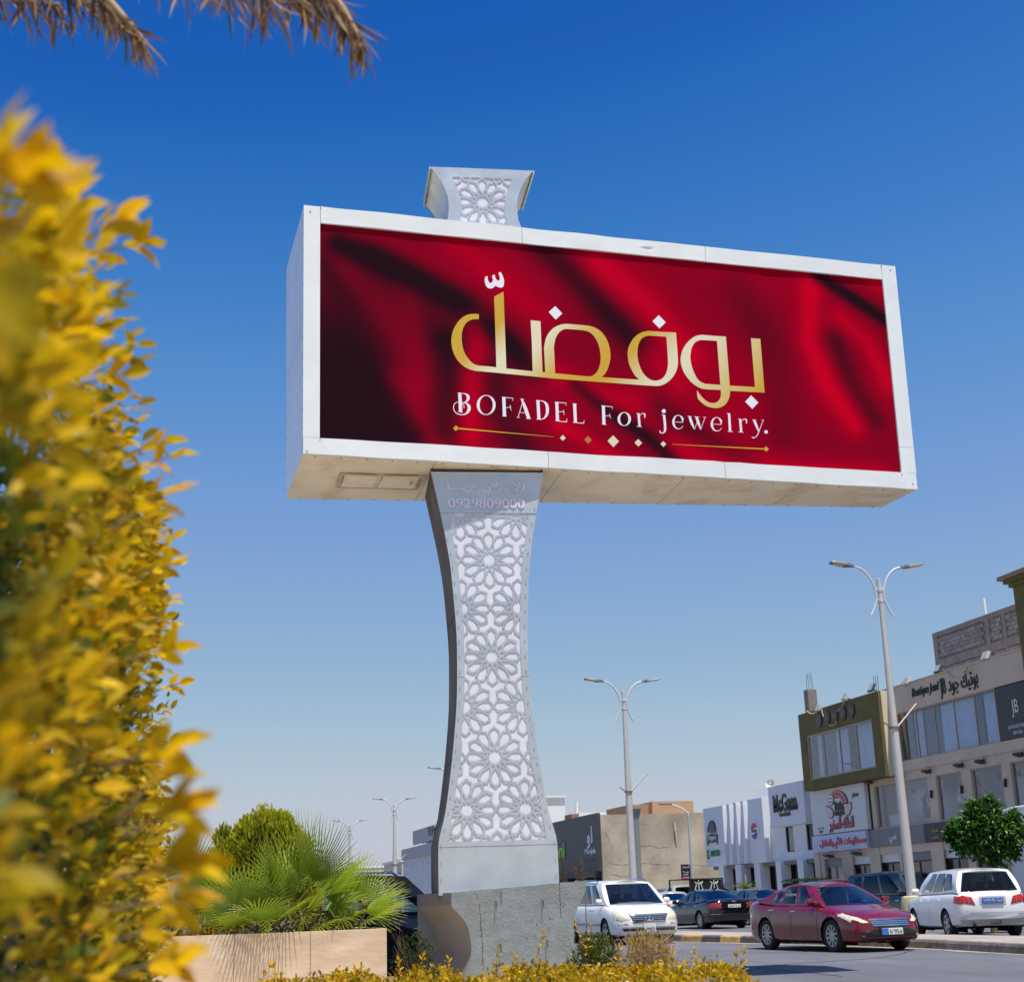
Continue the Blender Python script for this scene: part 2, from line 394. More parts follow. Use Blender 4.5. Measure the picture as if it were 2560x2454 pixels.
bl = [atY(*q, Yb) for q in ((715, 682.8), (714, 1247), (2203.6, 1268.7))]
bl[0].z = max(bl[0].z, cf[0].z - .28)
ctr_back_tr = Vector((bl[2].x, Yb, bl[2].z + (cf[2].z - cf[3].z)))
bn = [atY(*q, Y0) for q in ((801, 557), (800, 1094), (2206.6, 697.9), (2254, 1182))]
def lerp(a, b, t): return a + (b - a) * t
# cabinet carcass set a few millimetres behind its skins
cab = MB(RO)
e = .012
TLb, BLb, BRb, TRb = bl[0], bl[1], bl[2], ctr_back_tr
inn = lambda p, q: p + (q - p).normalized() * e
cenf = (cf[0] + cf[3]) / 2; cen = (cenf + (TLb + BRb) / 2) / 2
A = [p + (cen - p).normalized() * .02 for p in (cf[0] + Vector((0, .06, 0)), cf[1] + Vector((0, .06, 0)), cf[2] + Vector((0, .06, 0)), cf[3] + Vector((0, .06, 0)), TLb, BLb, TRb, BRb)]
cab.add(A, [(0, 4, 6, 2), (4, 5, 7, 6), (2, 6, 7, 3), (0, 2, 3, 1)])
cabinet = cab.build('cabinet', white_al, bb)
# left side sheets (three), bottom sheets (five)
def skin(name, q, m, th, nx=1, ny=1, gap=.003):
    """q: four corners a b c d (a-b along u, a-d along v); sheets side by side"""
    a, b, c, d = q; n = (b - a).cross(d - a).normalized()
    P = lambda u, v: lerp(lerp(a, b, u), lerp(d, c, u), v)
    for i in range(nx):
        for j in range(ny):
            gu = gap / (b - a).length; gv = gap / (d - a).length
            u0, u1, v0, v1 = i / nx + gu, (i + 1) / nx - gu, j / ny + gv, (j + 1) / ny - gv
            mb = MB(RO); N = 6
            vs = [P(lerp(u0, u1, s / N), lerp(v0, v1, r / N)) + n * (th + (.010 * noise.noise(P(lerp(u0, u1, s / N), lerp(v0, v1, r / N)) * 1.3) if 0 < s < N and 0 < r < N else 0)) for r in range(N + 1) for s in range(N + 1)]
            fs = [(r * (N + 1) + s, r * (N + 1) + s + 1, (r + 1) * (N + 1) + s + 1, (r + 1) * (N + 1) + s) for r in range(N) for s in range(N)]
            mb.add(vs, fs).build(name, m, bb, smooth=60)
fr_l = Vector((0, .055, 0))
skin('side_sheet', (TLb, cf[0] + fr_l, cf[1] + fr_l, BLb), side_al, .004, 1, 2)
skin('side_sheet', (cf[2] + fr_l, TRb, BRb, cf[3] + fr_l), side_al, .004, 1, 2)
skin('bottom_sheet', (cf[1] + fr_l, cf[3] + fr_l, BRb, BLb), under_al, .004, 5, 1)
skin('top_sheet', (TLb, TRb, cf[2] + fr_l, cf[0] + fr_l), white_al, .004, 5, 1)
# frame pieces round the banner: outer edge to banner edge, in lengths as the seams show
def frame_piece(q, dents=0):
    mb = MB(RO); a, b, c, d = [Vector(p) for p in q]; N = 14; nf = Vector((0, -1, 0))
    P = lambda u, v: lerp(lerp(a, b, u), lerp(d, c, u), v)
    rows = []
    for j, (v, back) in enumerate(((0, .05), (0, 0), (.5, 0), (1, 0), (1, .05))):
        row = []
        for i in range(N + 1):
            p = P(i / N, v) + Vector((0, back, 0))
            if dents and j in (1, 2, 3) and 0 < i < N: p += Vector((0, .014 * noise.noise(p * 1.7), .016 * noise.noise(p * 1.1 + Vector((9, 0, 0)))))
            row.append(p)
        rows.append(row)
    vs = [p for r in rows for p in r]
    fs = [(j * (N + 1) + i + 1, j * (N + 1) + i, (j + 1) * (N + 1) + i, (j + 1) * (N + 1) + i + 1) for j in range(4) for i in range(N)]
    fs += [tuple(j * (N + 1) for j in range(5)), tuple(j * (N + 1) + N for j in reversed(range(5)))]
    mb.add(vs, fs); return mb.build('frame_strip', white_al, bb, smooth=40, fixn=True)
g = .004
def seg(o1, o2, i1, i2, cuts):
    cs = [0] + cuts + [1]
    for a, b in zip(cs, cs[1:]):
        frame_piece((lerp(o1, o2, a + g / 10), lerp(o1, o2, b - g / 10), lerp(i1, i2, b - g / 10), lerp(i1, i2, a + g / 10)), 1)
# top and bottom run between the upright strips
kz = lambda p, z_: Vector((p.x, Y0, z_))
tl2 = Vector((bn[0].x, Y0, lerp(cf[0], cf[2], (bn[0].x - cf[0].x) / (cf[2].x - cf[0].x)).z)); tr2 = Vector((bn[2].x, Y0, lerp(cf[0], cf[2], (bn[2].x - cf[0].x) / (cf[2].x - cf[0].x)).z))
bl2 = Vector((cf[1].x, Y0, 0)); 
seg(tl2, tr2, bn[0], bn[2], [.338, .665])
seg(cf[1], cf[3], Vector((cf[1].x, Y0, bn[1].z)), Vector((cf[3].x, Y0, bn[3].z)), [.375, .665])
frame_piece((cf[0], tl2 - Vector((g, 0, 0)), bn[1] + Vector((-g, 0, g)), Vector((cf[1].x, Y0, bn[1].z + g))), 1)
xr = lambda z_: lerp(cf[3], cf[2], (z_ - cf[3].z) / (cf[2].z - cf[3].z)).x
zs = lerp(bn[3], bn[2], .13).z
frame_piece((tr2 + Vector((g, 0, 0)), cf[2], Vector((xr(zs), Y0, zs + .003)), Vector((lerp(bn[3], bn[2], .13).x + g, Y0, zs + .003))), 1)
frame_piece((Vector((lerp(bn[3], bn[2], .13).x + g, Y0, zs - .003)), Vector((xr(zs), Y0, zs - .003)), Vector((xr(bn[3].z), Y0, bn[3].z + g)), Vector((bn[3].x + g, Y0, bn[3].z + g))), 1)
# torn flap in the top strip
tf = atY(*z2(300, 95), Y0); mb = MB(RO)
mb.add([tf + Vector((-.16, -.012, .005)), tf + Vector((.0, -.03, .03)), tf + Vector((.12, -.035, -.0)), tf + Vector((.0, -.014, -.035))], [(0, 1, 3), (1, 2, 3)])
mb.build('torn_flap', white_al, bb)
# rivets along the lower edge, underside and left side
rv = MB(RO)
for i in range(26):
    t = (i + .5) / 26
    for p, nn in ((lerp(cf[1], cf[3], t) + Vector((0, .10, 0)), Vector((0, 0, -1))), (lerp(BLb, BRb, t) + Vector((0, -.06, 0)), Vector((0, 0, -1)))):
        rv.obox(p + nn * .010, (.016, .016, .008))
for i in range(14):
    t = (i + .5) / 14
    for p in (lerp(cf[0], cf[1], t) + Vector((0, .10, 0)), lerp(TLb, BLb, t) + Vector((0, -.05, 0))): rv.obox(p + Vector((-.006, 0, 0)), (.006, .014, .014))
for p in (tl2, tr2, bn[1], bn[3], cf[0] + Vector((.1, 0, -.08)), cf[2] + Vector((-.1, 0, -.05)), cf[1] + Vector((.06, 0, .06)), cf[3] + Vector((-.08, 0, .12))): rv.obox(p + Vector((0, -.004, -.03)), (.015, .010, .015))
o = rv.build('rivets', rivet_m, bb); o['kind'] = 'stuff'
# service hatch in the underside
hz = lambda x, y: on_plane(x, y, ((cf[3] - cf[1]).cross(BLb - cf[1])).normalized(), ((cf[3] - cf[1]).cross(BLb - cf[1])).normalized().dot(cf[1]))
hq = [hz(*z1(*p)) for p in ((335, 1675), (785, 1690), (740, 1755), (310, 1745))]
hm = lambda a, b, t: lerp(a, b, t)
dn = Vector((0, 0, -1))
fr = MB(RO)
for a, b in zip(hq, hq[1:] + hq[:1]):
    d_ = (b - a).normalized(); fr.prism([a + dn * .006, b + dn * .006, b + dn * .006 + (sum(hq, Vector()) / 4 - b).normalized() * .05, a + dn * .006 + (sum(hq, Vector()) / 4 - a).normalized() * .05], dn * .02)
hatch = fr.build('service_hatch', mat('hatch_frame', (.50, .45, .35), .5, var=.2, stain=(.3, .16, .05), stain_amt=.6), bb)
for a, b in ((.04, .46), (.485, .95)):
    q = [lerp(hq[0], hq[1], a), lerp(hq[0], hq[1], b), lerp(hq[3], hq[2], b), lerp(hq[3], hq[2], a)]; c_ = sum(q, Vector()) / 4
    MB(RO).prism([c_ + (p - c_) * .9 + dn * .008 for p in q], dn * .012).build('hatch_door', under_al, hatch, bev=.004)
c_ = lerp(lerp(hq[0], hq[1], .86), lerp(hq[3], hq[2], .86), .45)
MB(RO).obox(c_ + dn * .035, (.03, .16, .03)).build('hatch_handle', mat('hatch_handle', (.45, .42, .36), .4, metal=.5), hatch, bev=.006)

# ---------------- banner: printed red satin
RECESS = .036
def poly_dist(X, Z, pts):
    d = np.full(X.shape, 1e9)
    for a, b in zip(pts, pts[1:]):
        ax, az_, bx, bz = a[0], a[1], b[0], b[1]; L2 = (bx - ax) ** 2 + (bz - az_) ** 2
        t = np.clip(((X - ax) * (bx - ax) + (Z - az_) * (bz - az_)) / L2, 0, 1)
        d = np.minimum(d, np.hypot(X - ax - t * (bx - ax), Z - az_ - t * (bz - az_)))
    return d
NX, NZ = 220, 84
uu, vv = np.meshgrid(np.linspace(0, 1, NX + 1), np.linspace(0, 1, NZ + 1))
q = np.array([[p.x, p.z] for p in bn])  # TL BL TR BR
GX = (1 - vv) * ((1 - uu) * q[0, 0] + uu * q[2, 0]) + vv * ((1 - uu) * q[1, 0] + uu * q[3, 0])
GZ = (1 - vv) * ((1 - uu) * q[0, 1] + uu * q[2, 1]) + vv * ((1 - uu) * q[1, 1] + uu * q[3, 1])
sp = lambda f, pts: [(lambda p: (p.x, p.z))(atY(*f(*a), Y0)) for a in pts]
lum = .385 + .05 * np.clip((uu - .3) * 2.5, 0, 1) + .05 * np.sin(uu * 9 + vv * 5 + 1.2) * np.sin(vv * 4 - uu * 6)
def band(f, pts, amp, sig, asym=None):
    global lum
    lum = lum + amp * np.exp(-(poly_dist(GX, GZ, sp(f, pts)) / sig) ** 2)
ident = lambda x, y: (x, y)
# the dark lower-left fold: everything left of a line
e1 = sp(z1, [(230, 470), (420, 820), (560, 1100), (680, 1320), (790, 1530)])
lx = np.interp(-GZ, [-p[1] for p in e1], [p[0] for p in e1])
sgn = 1 / (1 + np.exp(-(lx - GX) / .09)); fade = np.clip((GZ.max() - GZ - .35) / 2.2, 0, 1)
lum -= .37 * sgn * (.35 + .65 * fade)
band(z1, [(250, 580), (460, 830), (640, 1150), (760, 1450)], -.10, .18)
band(z1, [(640, 1180), (740, 1370), (820, 1520)], .16, .22)
band(z1, [(330, 400), (560, 480), (800, 640)], .07, .30)
band(z1, [(330, 470), (560, 560), (760, 660), (1000, 800), (1180, 960), (1340, 1110)], -.40, .24)
band(z1, [(520, 620), (700, 720), (850, 900)], -.14, .45)
band(z1, [(700, 750), (740, 1000), (780, 1200)], .06, .22)
band(z1, [(900, 1000), (900, 1250), (880, 1450)], -.26, .30)
band(z1, [(1040, 860), (1060, 960), (1020, 1200), (1010, 1480)], .22, .20)
band(z1, [(1150, 1150), (1180, 1350), (1300, 1560)], -.24, .30)
band(z1, [(950, 480), (1150, 640), (1400, 860)], .12, .28)
band(ident, [(1340, 600), (1440, 690), (1530, 790), (1590, 850)], -.30, .27)
band(ident, [(1500, 660), (1620, 760), (1720, 880)], .22, .34)
band(ident, [(1340, 900), (1480, 980), (1620, 1010)], .16, .22)
band(ident, [(1440, 960), (1530, 1030), (1620, 1090), (1700, 1160)], -.34, .13)
band(ident, [(1400, 1060), (1520, 1130), (1600, 1180)], .2, .16)
band(ident, [(1640, 1010), (1760, 1090), (1880, 1160)], -.20, .20)
band(ident, [(1700, 1120), (1900, 1160), (2200, 1180)], .16, .22)
band(ident, [(1620, 880), (1660, 920), (1700, 960)], .12, .2)
band(ident, [(1750, 700), (1900, 800), (1990, 1000)], -.04, .5)
band(ident, [(2030, 720), (2025, 850), (2070, 960), (2140, 1060)], .24, .24)
band(ident, [(2090, 850), (2130, 950), (2190, 1050)], -.20, .20)
band(ident, [(2100, 790), (2170, 850), (2225, 960)], .20, .20)
band(ident, [(1850, 720), (1930, 880), (1960, 1080)], -.12, .35)
band(ident, [(2050, 690), (2130, 740), (2220, 800)], -.42, .13)
band(ident, [(2170, 690), (2215, 720)], .2, .16)
lum = np.clip(lum, .015, 1)
colr = np.stack([np.minimum(.018 + 1.12 * lum ** 1.75, .9), .006 - .005 * np.clip(lum * 2, 0, 1), .010 + .012 * lum, np.ones_like(lum)], -1)
me = bpy.data.meshes.new('banner')
sag = .01 * np.sin(GX * 1.1) * np.sin(np.clip((vv), 0, 1) * np.pi)
vs = np.stack([GX - RO.x, np.full(GX.shape, Y0 + RECESS - RO.y) + sag * 0, GZ - RO.z], -1).reshape(-1, 3)
fs = [(j * (NX + 1) + i, (j + 1) * (NX + 1) + i, (j + 1) * (NX + 1) + i + 1, j * (NX + 1) + i + 1) for j in range(NZ) for i in range(NX)]
me.from_pydata(vs.tolist(), [], fs); me.polygons.foreach_set('use_smooth', [True] * len(me.polygons))
ca = me.color_attributes.new('col', 'FLOAT_COLOR', 'POINT'); ca.data.foreach_set('color', colr.astype('f').ravel())
banner = link('banner', me, bb, attr_mat('printed_satin', .7, spec=0.0))
YL = Y0 + RECESS - .0015
def print2d(name, polys, holes, m, parent, f=None, d=0.0):
    P2 = [[(lambda p: (p.x, p.z))(atY(*(f(*a) if f else a), Y0)) for a in p] for p in polys]
    H2 = [[(lambda p: (p.x, p.z))(atY(*(f(*a) if f else a), Y0)) for a in p] for p in holes]
    np_ = len(P2)
    V, tr = cdt(P2 + H2, lambda s_: any(i < np_ for i in s_) and not any(i >= np_ for i in s_))
    mb = MB(RO); slab(V, tr, lambda x, z_, h: (x, YL - h - d, z_), 0, .0015, mb)
    return mb.build(name, m, parent)
# gold of the big letters runs cream to gold across the word
gold = bpy.data.materials.new('gold_print'); gold.use_nodes = True
n_ = gold.node_tree.nodes; l_ = gold.node_tree.links; b_ = n_['Principled BSDF']; b_.inputs['Roughness'].default_value = .4
tc = n_.new('ShaderNodeTexCoord'); sx = n_.new('ShaderNodeSeparateXYZ'); l_.new(tc.outputs['Object'], sx.inputs[0])
ma = n_.new('ShaderNodeMath'); ma.operation = 'MULTIPLY_ADD'; ma.inputs[1].default_value = -.9; l_.new(sx.outputs[2], ma.inputs[0]); l_.new(sx.outputs[0], ma.inputs[2])
pA = lambda x, y: (lambda p: (p.x - RO.x) - .9 * p.z)(atY(*zA(x, y), Y0))
t0, t1 = pA(100, 450), pA(3180, 1400)
mr = n_.new('ShaderNodeMapRange'); mr.inputs[1].default_value = t0; mr.inputs[2].default_value = t1; l_.new(ma.outputs[0], mr.inputs[0])
cr = n_.new('ShaderNodeValToRGB'); l_.new(mr.outputs[0], cr.inputs[0]); l_.new(cr.outputs[0], b_.inputs['Base Color'])
GOLD, CRM = (.60, .36, .02, 1), (.74, .69, .46, 1)
stops = [(pA(580, 620), GOLD), (pA(600, 950), CRM), (pA(950, 850), CRM), (pA(1050, 1120), (.62, .42, .08, 1)), (pA(1600, 900), GOLD), (pA(1880, 900), GOLD), (pA(2150, 1120), CRM), (pA(2420, 1000), CRM), (pA(2900, 1100), (.66, .50, .18, 1)), (pA(3160, 1270), GOLD)]
for i, (t, c) in enumerate(sorted(stops)):
    el = cr.color_ramp.elements.new((t - t0) / (t1 - t0)); el.color = c
for i in (0, 0): 
    e0 = min(cr.color_ramp.elements, key=lambda e_: e_.position) if i == 0 and cr.color_ramp.elements[0].position == 0 else max(cr.color_ramp.elements, key=lambda e_: e_.position)
    cr.color_ramp.elements.remove(e0)
lila = mat('white_print', (.80, .78, .86), .45)
sm = lambda p, k=3: [tuple(a) for a in catmull(p, k)]
B2 = lambda pts: [zB(*p) for p in pts]; A2 = lambda pts: [zA(*p) for p in pts]
outer = (A2(sm([(385, 522), (330, 520), (270, 530), (215, 562), (165, 620), (130, 690), (115, 770), (122, 850), (145, 920), (185, 985), (240, 1035), (300, 1065), (365, 1080)])) + A2([(560, 1097), (910, 1132), (1135, 1155), (1460, 1180)])
         + B2(sm([(230, 1035), (420, 1047), (480, 1043), (540, 1020), (600, 975), (650, 910), (680, 840), (690, 765)])) + B2([(680, 600), (665, 420), (500, 412)])
         + B2(sm([(340, 400), (270, 415), (200, 455), (150, 510), (110, 590), (97, 670), (110, 770), (140, 850), (185, 925), (235, 972)])) + B2([(100, 965)])
         + A2(sm([(1590, 1140), (1635, 1090), (1665, 1010), (1677, 940), (1670, 860), (1645, 780), (1600, 710), (1545, 665), (1480, 640), (1400, 630)])) + A2(sm([(1250, 617), (1190, 625), (1130, 650), (1080, 695), (1045, 755), (1028, 830), (1025, 860)]))
         + A2([(1037, 1092), (1010, 1090), (1000, 850), (990, 592), (893, 582), (905, 800), (913, 1082), (655, 1055), (640, 640), (627, 302), (535, 350), (545, 640), (557, 1043)])
         + A2(sm([(430, 1030), (370, 1024), (320, 1000), (275, 950), (240, 890), (222, 820), (217, 760), (220, 700), (235, 650), (265, 605), (310, 578), (350, 572), (385, 573)])))
h1 = A2([(1133, 1103), (1128, 960)]) + A2(sm([(1122, 850), (1130, 790), (1150, 735), (1185, 690), (1230, 668)])) + A2(sm([(1300, 671), (1420, 683), (1480, 705), (1530, 760), (1565, 840), (1580, 930), (1575, 1010), (1550, 1080), (1510, 1120), (1465, 1133), (1300, 1118)]))
h2 = B2([(553, 470), (450, 462)]) + B2(sm([(350, 456), (300, 468), (255, 500), (225, 560), (212, 640), (215, 720), (235, 800), (275, 890), (330, 950), (380, 978), (430, 985), (490, 968), (535, 925), (562, 860), (573, 780)])) + B2([(568, 680)])
print2d('arabic_lettering', [outer], [h1, h2], gold, banner)
waw = B2([(1252, 467), (1100, 458)]) + B2(sm([(975, 446), (900, 460), (830, 505), (770, 575), (735, 650), (720, 730), (728, 800), (755, 880), (800, 950), (860, 1015), (920, 1057), (975, 1080), (1040, 1088)])) + B2(sm([(1192, 1095), (1195, 1150), (1180, 1200), (1150, 1235), (1105, 1248), (1050, 1238), (1000, 1205), (950, 1150), (912, 1098)])) + B2([(915, 1150)]) + B2(sm([(922, 1195), (970, 1245), (1030, 1285), (1090, 1303), (1140, 1307), (1195, 1297), (1245, 1265), (1280, 1215), (1298, 1160), (1302, 1105)])) + B2([(1708, 1127), (1690, 900), (1657, 493), (1547, 487), (1570, 760), (1594, 1060), (1298, 1043), (1275, 750)])
h3 = B2([(1147, 518), (1050, 512)]) + B2(sm([(960, 507), (905, 525), (865, 570), (843, 630), (835, 710), (845, 790), (870, 870), (910, 950), (950, 995), (1010, 1022)])) + B2([(1188, 1035), (1168, 780)])
print2d('arabic_lettering', [waw], [h3], gold, banner)
print2d('shadda_mark', [A2(sm([(600, 108), (620, 150), (632, 190), (630, 235), (618, 258), (590, 262), (560, 250), (545, 245), (530, 262), (500, 272), (470, 262), (450, 230), (442, 190), (447, 160), (470, 148)])) + A2(sm([(472, 180), (485, 210), (500, 218), (518, 205), (522, 180), (515, 148), (540, 135), (545, 160), (560, 185), (578, 195), (590, 180), (588, 150), (575, 122)]))], [], lila, banner)
for pts in (A2([(1135, 443), (1204, 515), (1140, 577), (1070, 502)]), B2([(463, 215), (545, 300), (472, 371), (388, 288)]), B2([(1550, 1158), (1635, 1242), (1563, 1317), (1479, 1232)])): print2d('diamond_dot', [pts], [], lila, banner)
cream = mat('cream_print', (.72, .66, .44), .42); brown = mat('bronze_print', (.42, .17, .04), .42); goldp = mat('plain_gold_print', (.60, .35, .02), .4)
for pts, m_ in ((A2([(162, 1613), (190, 1640), (160, 1670), (133, 1640)]), goldp), (A2([(1210, 1706), (1238, 1737), (1208, 1765), (1180, 1735)]), cream), (A2([(1457, 1717), (1493, 1756), (1459, 1793), (1421, 1753)]), brown), (A2([(1703, 1710), (1761, 1770), (1705, 1827), (1647, 1765)]), cream),
                (B2([(222, 1670), (268, 1716), (224, 1760), (178, 1713)]), cream), (B2([(517, 1695), (551, 1730), (517, 1765), (483, 1726)]), cream), (B2([(1724, 1756), (1758, 1788), (1727, 1822), (1692, 1786)]), goldp)): print2d('ornament_diamond', [pts], [], m_, banner)
print2d('ornament_line', [A2([(189, 1636), (189, 1651), (1120, 1727), (1120, 1724)])], [], goldp, banner)
print2d('ornament_line', [B2([(1693, 1779), (1693, 1795), (620, 1735), (620, 1731)])], [], goldp, banner)
def stroke(pts, k=4):
    c = catmull(pts, k) if len(pts) > 2 else [np.array(p, float) for p in pts]; L_ = []; R_ = []
    for i, p in enumerate(c):
        t = c[min(i + 1, len(c) - 1)][:2] - c[max(i - 1, 0)][:2]; t = t / (np.hypot(*t) + 1e-9); nn = np.array([-t[1], t[0]]) * max(p[2], 1.5) / 2
        L_.append(p[:2] + nn); R_.append(p[:2] - nn)
    quads = []
    for i in range(len(c) - 1): quads.append([tuple(L_[i]), tuple(L_[i + 1]), tuple(R_[i + 1]), tuple(R_[i])])
    return quads
def ellipse(cx_, cy_, a, b, n=28): return [(cx_ + a * math.cos(2 * math.pi * i / n), cy_ + b * math.sin(2 * math.pi * i / n)) for i in range(n)]
eB = [(745, 1472, 6), (742, 1430, 24), (715, 1398, 10), (685, 1392, 8), (655, 1410, 16), (637, 1450, 24), (637, 1490, 26), (655, 1530, 18), (690, 1550, 10), (725, 1543, 7), (750, 1515, 5)]
rB = [[(225, 1370, 26), (238, 1522, 26)], [(200, 1368, 5), (235, 1371, 6)], [(205, 1521, 6), (263, 1527, 6)], [(238, 1400, 5), (265, 1372, 8), (295, 1375, 14), (300, 1395, 16), (298, 1425, 5)]]
sh = lambda st, dx, dy: [(x + dx, y + dy, w) for x, y, w in st]
GL = {
 'B': (zA, [[(197, 1294, 30), (203, 1390, 34), (206, 1482, 34)], [(180, 1293, 6), (215, 1297, 6)], [(183, 1478, 6), (225, 1484, 6)], [(213, 1299, 5), (250, 1304, 10), (276, 1322, 26), (280, 1350, 28), (268, 1374, 18), (240, 1388, 6), (215, 1390, 5)], [(225, 1390, 5), (262, 1398, 12), (285, 1420, 28), (290, 1450, 30), (278, 1480, 24), (250, 1502, 12), (215, 1508, 9), (175, 1499, 9), (148, 1475, 8), (137, 1440, 8), (143, 1408, 7), (165, 1388, 6), (195, 1385, 5), (225, 1400, 5), (240, 1425, 6), (238, 1443, 9)]], [], []),
 'O': (zA, [], [ellipse(457, 1413, 93, 98)], [ellipse(457, 1413, 65, 91)]),
 'F': (zA, [[(630, 1337, 32), (637, 1522, 32)], [(612, 1335, 6), (650, 1338, 6)], [(615, 1520, 6), (657, 1524, 6)], [(640, 1340, 6), (690, 1344, 6), (718, 1346, 7)], [(719, 1345, 6), (721, 1360, 4), (716, 1375, 2)], [(645, 1440, 5), (680, 1436, 5), (700, 1430, 7)], [(693, 1412, 3), (695, 1440, 6), (705, 1467, 3)]], [], []),
 'A': (zA, [[(805, 1356, 14), (840, 1440, 32), (875, 1545, 32)], [(822, 1365, 5), (795, 1450, 6), (770, 1535, 6)], [(790, 1487, 5), (850, 1490, 5)], [(793, 1352, 5), (828, 1356, 6)], [(757, 1535, 5), (785, 1536, 5)], [(850, 1545, 5), (896, 1549, 6)]], [], []),
 'D': (zA, [[(965, 1370, 30), (975, 1552, 30)], [(947, 1367, 6), (985, 1371, 6)], [(950, 1551, 6), (995, 1555, 6)], [(975, 1371, 5), (1015, 1376, 9), (1048, 1405, 26), (1058, 1455, 30), (1052, 1505, 26), (1025, 1543, 12), (985, 1556, 5)]], [], []),
 'E': (zA, [[(1150, 1386, 30), (1157, 1568, 30)], [(1130, 1384, 6), (1170, 1387, 6)], [(1137, 1567, 6), (1180, 1571, 6)], [(1160, 1388, 6), (1240, 1394, 6)], [(1240, 1393, 6), (1242, 1408, 4), (1236, 1420, 2)], [(1165, 1478, 5), (1222, 1480, 6)], [(1216, 1460, 3), (1218, 1480, 6), (1224, 1512, 3)], [(1160, 1571, 5), (1215, 1577, 7), (1246, 1577, 8)], [(1247, 1579, 6), (1248, 1560, 5), (1252, 1545, 2)]], [], []),
 'L': (zA, [[(1325, 1402, 30), (1333, 1584, 30)], [(1305, 1400, 6), (1345, 1404, 6)], [(1310, 1583, 6), (1355, 1587, 6)], [(1335, 1587, 5), (1390, 1591, 8), (1415, 1589, 9)], [(1417, 1590, 6), (1417, 1575, 5), (1420, 1562, 2)]], [], []),
 'F2': (zA, [[(1607, 1422, 30), (1613, 1602, 30)], [(1587, 1420, 6), (1630, 1423, 6)], [(1593, 1601, 6), (1635, 1605, 6)], [(1615, 1424, 5), (1690, 1430, 7)], [(1693, 1429, 6), (1697, 1445, 4), (1692, 1455, 2)], [(1625, 1520, 5), (1675, 1519, 6)], [(1668, 1497, 3), (1672, 1520, 6), (1680, 1545, 3)]], [], []),
 'o': (zA, [], [ellipse(1812, 1551, 66, 68)], [ellipse(1812, 1551, 41, 62)]),
 'r': (zB, rB, [], []),
 'j': (zB, [[(525, 1388, 28), (535, 1480, 28), (538, 1560, 26), (525, 1592, 16), (500, 1602, 10), (480, 1590, 12), (476, 1570, 8)], [(497, 1384, 5), (530, 1387, 6)]], [ellipse(523, 1343, 24, 24, 16)], []),
 'e': (zB, [eB, [(655, 1470, 6), (748, 1474, 7)]], [], []),
 'w': (zB, [[(825, 1405, 26), (850, 1480, 30), (884, 1558, 7)], [(885, 1556, 5), (905, 1500, 6), (925, 1440, 6)], [(905, 1410, 26), (930, 1480, 30), (957, 1560, 7)], [(957, 1560, 5), (985, 1480, 6), (1008, 1415, 6)], [(803, 1401, 5), (850, 1406, 6)], [(880, 1408, 5), (940, 1412, 6)], [(985, 1413, 5), (1020, 1416, 5)]], [], []),
 'e2': (zB, [sh(eB, 452, 26), sh([(655, 1470, 6), (748, 1474, 7)], 452, 26)], [], []),
 'l': (zB, [[(1290, 1370, 26), (1302, 1582, 28)], [(1262, 1368, 5), (1300, 1371, 6)], [(1275, 1581, 6), (1333, 1585, 6)]], [], []),
 'r2': (zB, [sh(s_, 1195, 66) for s_ in rB], [], []),
 'y': (zB, [[(1583, 1447, 26), (1610, 1510, 28), (1640, 1590, 10)], [(1692, 1448, 6), (1660, 1530, 7), (1635, 1600, 9), (1610, 1640, 9), (1580, 1658, 9), (1560, 1645, 12)], [(1562, 1444, 5), (1610, 1450, 6)], [(1672, 1448, 5), (1702, 1452, 5)]], [], []),
 'dot': (zB, [], [ellipse(1725, 1587, 21, 21, 16)], []),
}
for k_, (f, strokes, fills, holes) in GL.items():
    quads = [qd for st in strokes for qd in stroke(st)] + fills
    print2d('latin_letter', [[f(*a) for a in qd] for qd in quads], [[f(*a) for a in h] for h in holes], lila, banner)

# ---------------- column (stands turned a little against the sign box)
PHI = math.radians(5.7)
CX = Vector((math.cos(PHI), -math.sin(PHI), 0)); CY = Vector((math.sin(PHI), math.cos(PHI), 0)); OC = Vector((4.75, 20.36, 0))
cp = lambda x, y, z_: OC + CX * x + CY * y + Vector((0, 0, z_))
DZ = CAM_H - 1.45
outl = [(1.30, .858), (1.45, .858), (2.03, .853), (2.49, .746), (3.07, .656), (3.6, .590), (4.02, .551), (4.27, .536), (4.95, .524), (5.69, .562), (6.1, .595), (6.4, .635), (6.7, .685), (6.94, .732), (7.25, .795), (7.56, .857), (7.68, .88)]
def cw(z_): return sinterp(outl, z_)
inn_t = [(2.10, .70), (2.62, .630), (3.35, .50), (3.56, .492), (4.27, .43), (4.95, .419), (6.09, .485), (6.82, .60), (6.95, .62)]
def iw(z_): return sinterp(inn_t, z_)
COLD = 1.3
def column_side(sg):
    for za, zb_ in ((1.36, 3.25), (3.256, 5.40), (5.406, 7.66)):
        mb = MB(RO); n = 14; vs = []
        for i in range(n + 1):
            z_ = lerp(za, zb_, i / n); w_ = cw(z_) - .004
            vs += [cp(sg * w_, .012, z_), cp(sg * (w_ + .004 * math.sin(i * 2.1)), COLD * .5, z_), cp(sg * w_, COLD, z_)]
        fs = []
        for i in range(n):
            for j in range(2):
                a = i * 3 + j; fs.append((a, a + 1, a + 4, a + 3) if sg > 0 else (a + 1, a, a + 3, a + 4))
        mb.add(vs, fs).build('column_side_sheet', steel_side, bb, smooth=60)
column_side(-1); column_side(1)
mb = MB(RO); n = 30
